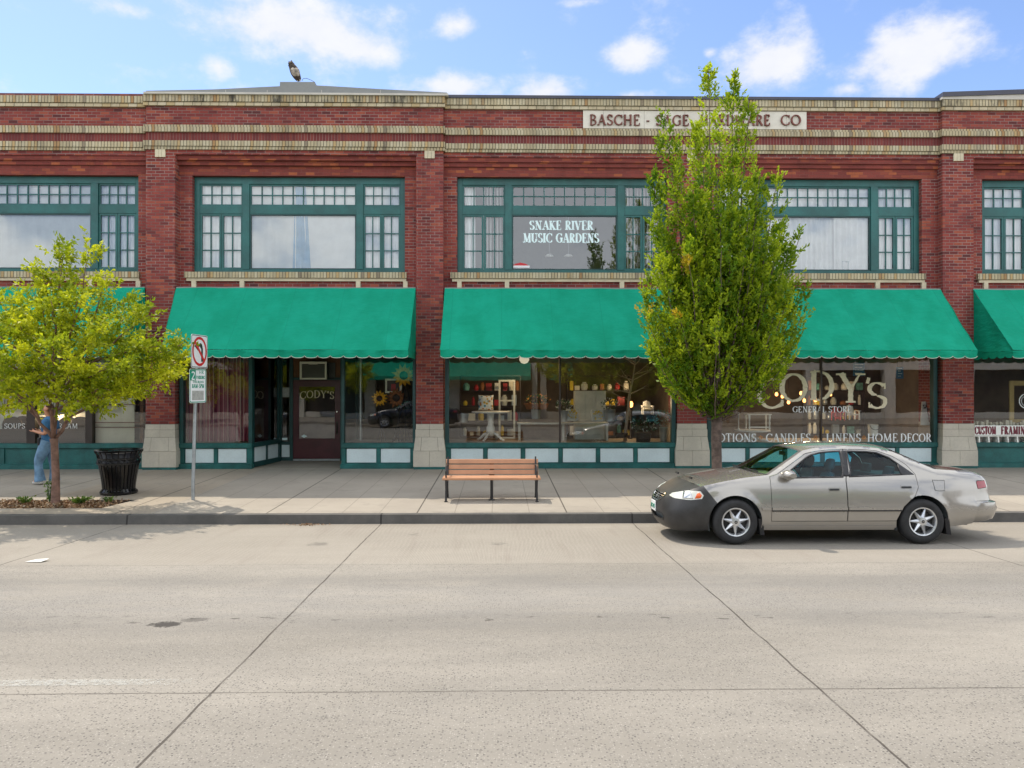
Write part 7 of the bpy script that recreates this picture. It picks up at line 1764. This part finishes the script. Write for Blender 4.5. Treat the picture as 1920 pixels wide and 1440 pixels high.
def bare_tree():
    v = W(1172, 828, .9); e = empty('display_tree', (v.x, .9, ZF_), 'bare pale branching tree standing inside the shop window', 'tree'); m = MB(); rs = random.Random(4)
    t = W(1192, 668, .9); path = branch_path((v.x, .9, ZF_), (t.x, .9, t.z), 1.2, 8, .02, 3); m.tube(path, [.05, .045, .042, .04, .036, .03, .025, .018, .01], 8)
    for k in range(13):
        s = rs.uniform(.45, .97); p = along(path, s); d = Vector((rs.choice((-1, 1)) * rs.uniform(.25, .75), rs.uniform(-.3, .3), rs.uniform(.1, .5))); b1 = branch_path(p, p + d, .8, 4, .02, k); m.tube(b1, [.014, .012, .009, .007, .004], 5)
        for j in range(3): q_ = along(b1, rs.uniform(.4, 1)); m.tube([q_, q_ + Vector((rs.uniform(-.2, .2) + d.x * .2, rs.uniform(-.1, .1), rs.uniform(-.05, .22)))], [.006, .003], 4)
    m.build('trunk', 'twig_pale', e, smooth=True)
bare_tree()
def adirondack(px, py, Y, s, mat, label, nm='garden_chair', seatmat=None):
    v = W(px, py, Y); e = empty(nm, v, label, 'chair'); m = MB()
    for k in range(5): x = v.x + (k - 2) * .095 * s; m.hexa([(x - .042 * s, Y + .1 * s, v.z + .3 * s), (x + .042 * s, Y + .1 * s, v.z + .3 * s), (x + .042 * s, Y + .13 * s, v.z + .3 * s), (x - .042 * s, Y + .13 * s, v.z + .3 * s)], [(x - .042 * s, Y + .36 * s, v.z + (.95 - .05 * abs(k - 2)) * s), (x + .042 * s, Y + .36 * s, v.z + (.95 - .05 * abs(k - 2)) * s), (x + .042 * s, Y + .39 * s, v.z + (.95 - .05 * abs(k - 2)) * s), (x - .042 * s, Y + .39 * s, v.z + (.95 - .05 * abs(k - 2)) * s)])
    m.build('backrest', mat, e); m = MB(); m.hexa([(v.x - .27 * s, Y - .4 * s, v.z + .34 * s), (v.x + .27 * s, Y - .4 * s, v.z + .34 * s), (v.x + .27 * s, Y + .12 * s, v.z + .26 * s), (v.x - .27 * s, Y + .12 * s, v.z + .26 * s)], [(v.x - .27 * s, Y - .4 * s, v.z + .37 * s), (v.x + .27 * s, Y - .4 * s, v.z + .37 * s), (v.x + .27 * s, Y + .12 * s, v.z + .29 * s), (v.x - .27 * s, Y + .12 * s, v.z + .29 * s)]); m.build('seat', mat, e)
    for sx in (-1, 1):
        m = MB(); x = v.x + sx * .32 * s; m.box(x - .07 * s, x + .07 * s, Y - .45 * s, Y + .3 * s, v.z + .56 * s, v.z + .59 * s); m.box(x - .03 * s, x + .03 * s, Y - .4 * s, Y - .3 * s, v.z, v.z + .56 * s); m.hexa([(x - .03 * s, Y + .2 * s, v.z), (x + .03 * s, Y + .2 * s, v.z), (x + .03 * s, Y + .3 * s, v.z), (x - .03 * s, Y + .3 * s, v.z)], [(x - .03 * s, Y + .16 * s, v.z + .56 * s), (x + .03 * s, Y + .16 * s, v.z + .56 * s), (x + .03 * s, Y + .26 * s, v.z + .56 * s), (x - .03 * s, Y + .26 * s, v.z + .56 * s)]); m.build('armrest', mat, e)
    return e
adirondack(1571, 788, 1.3, .38, 'red_paint', 'small red slatted chair standing in for a reflected one under the STORE lettering')  # added in place of a chair mirrored from across the street
adirondack(1597, 787, 1.25, .42, 'white_paint', 'small white slatted chair standing in for a reflected one, right of the red')  # likewise modelled in place of a chair's reflection
adirondack(1214, 777, 1.5, .40, 'white_paint', 'small white slatted chair near the brick pier, left of the tall tree')
tb2, v = table(1410, 806, .75, .46, ZF_ - .0, 'white round table behind the NOTIONS lettering')
def stool():
    a, b = W(1400, 805.5, .75), W(1442, 776, .75); e = empty('small_stool', ((a.x + b.x) / 2, .75, a.z), 'small white turned-leg stool standing on the white round table', 'stool'); m = MB(); m.box(a.x - .02, b.x + .02, .60, .92, b.z - .025, b.z); m.build('seat', 'white_paint', e)
    for x in (a.x + .03, b.x - .03):
        for y in (.63, .89): m = MB(); h = b.z - .025 - a.z; m.lathe([(.018, 0), (.026, h * .1), (.018, h * .25), (.028, h * .45), (.02, h * .6), (.03, h * .8), (.026, h)], (x, y, a.z), 10); m.build('leg', 'white_paint', e, smooth=True)
    m = MB(); m.box(a.x + .03, b.x - .03, .62, .64, a.z + .05, a.z + .085); m.build('stretcher', 'white_paint', e)
stool()
m = MB(); v = W(1385, 806, .8); m.lathe([(.05, 0), (.05, .02), (.012, .04), (.012, .40), (.03, .42), (.02, .46), (0, .47)], v, 10); tag(m.build('candlestick', 'white_paint', org=tuple(v), smooth=True), 'thin white candlestick on the white round table beside the stool', 'candlestick')
def board():
    a, b = W(1722, 797, .6), W(1745, 753, .6); e = empty('folding_sign', (a.x, .6, a.z), 'white folding sale board leaning at the right end of the lettered window', 'sign'); m = MB(); m.hexa([(a.x, .5, a.z), (a.x + .25, .5, a.z), (a.x + .25, .52, a.z), (a.x, .52, a.z)], [(a.x + .13, .66, b.z), (a.x + .40, .66, b.z), (a.x + .40, .68, b.z), (a.x + .13, .68, b.z)]); m.build('panel', 'white_paint', e); m = MB(); letters(m, 'SALE', a.x + .14, a.x + .34, b.z - .18, .10, 0, thick=.2, thin=.14, serif=0, place=lambda u, v_, d: (u, .5 + .16 * (v_ - a.z) / (b.z - a.z) - .004 - d, v_)); m.build('board_lettering', 'sign_black', e)
board()
for k, (px0, py0, px1, py1) in enumerate([(1600, 680, 1621, 705), (1681, 688, 1694, 710)]):
    a, b = W(px0, py1, .9), W(px1, py0, .9); e = empty('hanging_board', ((a.x + b.x) / 2, .9, a.z), ('larger dark blue board hanging above the letter Y in the window', 'smaller blue board hanging right of the letter S in the window')[k], 'sign', 'blue hanging boards'); m = MB(); m.box(a.x, b.x, .9, .92, a.z, b.z); m.build('panel', 'blue_board', e); m = MB()
    for q_ in range(4): z = b.z - (b.z - a.z) * (q_ + .7) / 4.6; m.box(a.x + .04, b.x - .04 - .03 * (q_ % 2), .895, .899, z, z + .015)
    m.build('board_lettering', 'letter_pale', e); m = MB(); m.tube([(a.x + .03, .91, b.z), (a.x + .03, .91, 3.36)], .004, 4); m.tube([(b.x - .03, .91, b.z), (b.x - .03, .91, 3.36)], .004, 4); m.build('hanging_cord', 'black_iron', e)
pb = None
def lamp_light(name, v, e, parent, r=.04):
    l = bpy.data.lights.new(name, 'POINT'); l.energy = e; l.color = (1, .72, .42); l.shadow_soft_size = r; o = bpy.data.objects.new(name, l); COL.objects.link(o); o.parent = parent; o.location = Vector(v) - root_loc(parent)
gv = W(983, 673, .9); ge = empty('globe_lamp', gv, 'lit white globe lamp under the ceiling near the window mullion', 'lamp'); m = MB(); m.lathe([(0, -.13), (.08, -.105), (.13, -.03), (.12, .06), (.06, .11), (0, .115)], gv, 20); m.build('globe', 'globe_glow', ge, smooth=True); m = MB(); m.tube([gv + Vector((0, 0, .11)), (gv.x, gv.y, 3.36)], .015, 6); m.build('stem', 'black_iron', ge); lamp_light('lamp_light', gv + Vector((0, 0, -.2)), 20, ge)
gv = W(1182, 757, 1.7); ge = empty('table_lamp', gv, 'small glowing amber lamp at the back, beside the bare white tree', 'lamp'); m = MB(); m.lathe([(.03, -.10), (.06, -.08), (.075, 0), (.05, .06), (0, .065)], gv, 14); m.build('shade', 'bulb_glow', ge, smooth=True); m = MB(); m.lathe([(.06, ZF_ - gv.z), (.06, ZF_ - gv.z + .02), (.015, ZF_ - gv.z + .04), (.015, -.10)], gv, 10); m.build('base', 'black_iron', ge, smooth=True); lamp_light('lamp_light', gv + Vector((0, -.15, .05)), 12, ge)
for k, (px, py) in enumerate([(1456, 738), (1467, 742), (1478.5, 753), (1502, 736), (1508, 750), (1529, 749), (1557, 738)]):
    v = W(px, py, 1.6 + .15 * (k % 3))
    if pb is None:
        pb = empty('pendant_bulb', v, '', 'light bulb', 'glowing orange pendant bulbs behind the big lettering'); m = MB(); m.lathe([(0, -.07), (.03, -.06), (.042, -.03), (.035, .01), (.018, .04)], v, 12); m.build('bulb', 'bulb_glow', pb, smooth=True); m = MB(); m.lathe([(.02, .035), (.024, .04), (.022, .09), (.0, .095)], v, 10); m.tube([v + Vector((0, 0, .09)), v + Vector((0, 0, .6))], .005, 4); m.build('socket', 'black_iron', pb); lamp_light('bulb_light', v + Vector((0, 0, -.11)), 4.5, pb); o = pb
    else: o = copy_tree(pb); o.location = v
    o['label'] = ('leftmost glowing orange bulb, beside the C of the big lettering', 'glowing orange bulb just left of the letter O', 'lowest left glowing orange bulb under the left edge of the O', 'glowing orange bulb on the right edge of the O', 'glowing orange bulb just below the O, right of its middle', 'glowing orange bulb below the left foot of the D', 'rightmost glowing orange bulb on the right curve of the D')[k]
# framing shop
a, b = W(1826, 816.5, .02), W(1990, 797.5, .02)
e = empty('framing_sign', ((a.x + b.x) / 2, 0, a.z), 'white sign with dark red custom framing lettering below the right window', 'sign'); m = MB(); m.box(a.x, b.x, -.01, .03, a.z, b.z); m.build('panel', 'white_paint', e)
words([('CUSTOM', 1828, 1867, 799.5, 814.5), ('FRAMING', 1877, 1930, 799.5, 814.5)], 'letter_maroon', 'sign_lettering', e, -.01, thick=.20, thin=.09, serif=.12, slen=.20, sp=.12)
m = MB(); zt2 = a.z - .01
zl = ZSF + .002
m.box(a.x, b.x, .02, .2, zt2 - .02, zt2); 
for k in range(9): x = a.x + .12 + .245 * k; m.hexa([(x, .0, zl), (x + .03, .0, zl), (x + .03, .22, zl), (x, .22, zl)], [(x, .02, zt2 - .02), (x + .03, .02, zt2 - .02), (x + .03, .22, zt2 - .02), (x, .22, zt2 - .02)])
tag(m.build('shelf_rack', 'white_paint', org=((a.x + b.x) / 2, .1, zl)), 'white pigeonhole rack under the custom framing sign', 'shelf')
frame(1893, 714, 1990, 795, .5, .12, 'gold_frame', 'tall gold picture frame at the right edge of the framing window', None)
m = MB(); c = W(1924, 752, .12); m.lathe([(.17, -.002), (.19, -.002)], (c.x, .115, c.z), 30, 'y'); m.lathe([(.12, -.002), (.13, -.002)], (c.x, .115, c.z), 30, 'y'); m.build('window_emblem', 'letter_white', SF[5])
m = MB(); rs = random.Random(2)
for k in range(26): x = a.x + .1 + k * .08; h = rs.uniform(.03, .12); m.box(x, x + rs.uniform(.03, .06), .25 + rs.uniform(0, .1), .4, b.z - .02, b.z + h)
tag(m.build('small_trinkets', 'cream_plastic', org=(a.x, .3, b.z)), 'row of small pale trinkets along the top of the framing sign', 'trinkets')
plain('cream_cloth', (.80, .80, .66), .85, var=.06)
# cafe window on the left
a, b = W(176, 830, .32), W(262, 690, .32); blinds(a.x, b.x, ZF_, 3.2, .32, 'cream_cloth', 'cream blind filling the cafe window behind the trash can', .25, .03)
m = MB()
for z in (a.z + .95, a.z + .5, a.z + .38): m.box(a.x, b.x + .15, .26, .275, z, z + .02)
m.box(b.x + .02, b.x + .1, .3, .32, ZF_, 3.2); tag(m.build('wooden_rail', 'brown_wood', org=(a.x, .45, a.z)), 'thin brown wooden rails in front of the cream cafe blind', 'rail')
m = MB(); v0, v1 = W(-60, 760, .9), W(165, 760, .9); m.box(v0.x, v1.x, 1.12, 1.16, 1.0, 3.2); tag(m.build('reflection_panel', 'white_paint', org=((v0.x + v1.x) / 2, 1.25, 1.0)), 'pale panel behind the cafe chairs standing in for a reflected building', 'screen')  # pale panel added in place of the opposite building's reflection
def cafe_chair(px, Y, label, first=[None]):
    v = W(px, 800, Y)
    if first[0] is None:
        e = empty('cafe_chair', (v.x, Y, .9), label, 'chair', 'dark round-backed chairs in the cafe window'); m = MB(); z0 = 1.05
        m.prism([(v.x - .24, z0), (v.x + .24, z0), (v.x + .25, z0 + .28)] + [(v.x + .25 * math.cos(t), z0 + .28 + .20 * math.sin(t)) for t in np.linspace(.15, math.pi - .15, 9)] + [(v.x - .25, z0 + .28)], Y, Y + .05); m.build('backrest', 'dark_wood', e, bevel=.008)
        m = MB(); m.box(v.x - .23, v.x + .23, Y + .05, Y + .5, .98, 1.04); m.build('seat', 'dark_wood', e)
        for sx in (-.2, .2):
            for dy in (.05, .45): m = MB(); m.box(v.x + sx - .02, v.x + sx + .02, Y + dy, Y + dy + .04, .60, .98); m.build('leg', 'dark_wood', e)
        first[0] = e
    else:
        e = copy_tree(first[0]); e.location = (v.x, Y, .9); e['label'] = label
    return e
cafe_chair(22, .55, 'dark round-backed chair above the SOUPS lettering in the cafe window'); cafe_chair(42, 1.0, 'dark chair partly behind the one over the SOUPS lettering'); cafe_chair(78, .6, 'dark chair behind the phone hand of the walking woman'); cafe_chair(126, .7, 'dark chair behind the CREAM lettering'); cafe_chair(150, .55, 'rightmost dark chair, beside the cafe window mullion')
m = MB(); v0, v1 = W(0, 806, .3), W(160, 806, .3); m.box(v0.x - 1, v1.x, .28, .33, ZF_, v0.z + .02); tag(m.build('low_partition', 'dark_wood', org=((v0.x + v1.x) / 2, .3, ZF_)), 'dark low wooden partition behind the cafe lettering', 'partition')
v = W(8, 790, .45); fl = empty('flag', v, 'small red and white striped flag on a thin stick in the cafe window', 'flag'); m = MB(); m.tube([v, v + Vector((.02, 0, .75))], .008, 5); m.build('stick', 'brown_wood', fl)
m = MB(); m2 = MB(); a = W(12, 764, .45)
for k in range(5): (m if k % 2 == 0 else m2).hexa([(a.x + .05 * k, .44, a.z + .02 + .015 * k), (a.x + .05 * (k + 1), .44, a.z - .0 + .015 * k), (a.x + .05 * (k + 1), .445, a.z + .015 * k), (a.x + .05 * k, .445, a.z + .02 + .015 * k)], [(a.x + .05 * k + .03, .44, a.z + .2 - .01 * k), (a.x + .05 * (k + 1) + .03, .44, a.z + .19 - .01 * k), (a.x + .05 * (k + 1) + .03, .445, a.z + .19 - .01 * k), (a.x + .05 * k + .03, .445, a.z + .2 - .01 * k)])
m.build('red_stripe', 'red_paint', fl); m2.build('white_stripe', 'flag_white', fl)
v = W(100, 772, .75); m = MB(); m.lathe([(0, .10), (.10, .09), (.30, .03), (.42, -.06), (.40, -.07), (.28, .0), (0, .05)], v, 28); e = empty('pendant_lamp', v, 'wide white enamel pendant lamp in the cafe window behind the woman', 'lamp'); m.build('lamp_shade', 'cabinet_pale', e, smooth=True); m = MB(); m.tube([v + Vector((0, 0, .1)), (v.x, v.y, 3.36)], .01, 5); m.build('lamp_cord', 'black_iron', e); lamp_light('lamp_light', v + Vector((0, 0, -.12)), 12, e)

# ------------------------------------------------------------------ far side of the street (seen in the shop glass)
YO = -30.5
m = MB(); m.hexa([(-60, YO, -.02), (60, YO, -.02), (60, -24.4, -.02), (-60, -24.4, -.02)], [(-60, YO, .22), (60, YO, .22), (60, -24.4, .14), (-60, -24.4, .14)]); tag(m.build('pavement', 'concrete_pavement'), kind='structure')
def far_building(x0, x1, h, mat, awn, label):
    e = empty('shop_building', ((x0 + x1) / 2, YO, .2), label, 'building'); m = MB(); n = int((x1 - x0) / 4.2); bw = (x1 - x0) / n
    m.box(x0, x1, YO - 8, YO - .6, .1, h); m.box(x0, x1, YO - .6, YO, 3.4, h); m.box(x0 - .1, x1 + .1, YO - .6, YO + .25, h, h + .3)
    for k in range(n + 1): c = x0 + bw * k; m.box(max(x0, c - .35), min(x1, c + .35), YO - .6, YO + .06, .1, 3.4)
    m.box(x0, x1, YO - .6, YO - .05, .1, .6); m.build('wall', mat, e); g_ = MB()
    for k in range(n): g_.box(x0 + bw * k + .4, x0 + bw * (k + 1) - .4, YO - .5, YO - .4, .6, 3.4)
    g_.build('shop_window', 'dark_wood', e); g_ = MB()
    for k in range(n): g_.box(x0 + bw * k + .8, x0 + bw * (k + 1) - .8, YO - .01, YO + .03, 4.6, min(h - .8, 6.4))
    g_.build('upper_window', 'dark_grille', e)
    if awn: w_ = MB(); w_.hexa([(x0 + .5, YO, 2.9), (x1 - .5, YO, 2.9), (x1 - .5, YO + 1.5, 2.7), (x0 + .5, YO + 1.5, 2.7)], [(x0 + .5, YO, 4.1), (x1 - .5, YO, 4.1), (x1 - .5, YO + 1.5, 2.95), (x0 + .5, YO + 1.5, 2.95)]); w_.build('awning', 'awning_canvas', e)
    return e
far_building(-34, -14, 6.6, 'terracotta_stone', False, 'tan stone shop building across the street, only seen reflected')
far_building(-13.8, 2.5, 5.2, 'panel_stone', True, 'pale shop building with a green awning across the street, only seen reflected')
far_building(2.7, 15, 7.2, 'terracotta_stone', True, 'taller tan stone building across the street, only seen reflected')
far_building(15.2, 36, 5.6, 'panel_stone', False, 'low pale building across the street on the right, only seen reflected')
for k, (x, s) in enumerate([(-9.5, 1.1), (4.6, 1.3), (13.5, 1.15), (-19, 1.2)]):
    o = copy_tree(YT); o.location = (x, -25.6, .14); o.scale = (s, s, s); o.rotation_euler = (0, 0, 1.3 * k + .8); o['label'] = 'spreading tree across the street, only seen reflected in the glass'; o['group'] = 'trees across the street'
build_car((-6.2, -23.1, .03), (.02, 0, 0), 'dark_car_paint', False, 'black car parked across the street, only seen reflected', scale=1.05)
SC.camera = cam
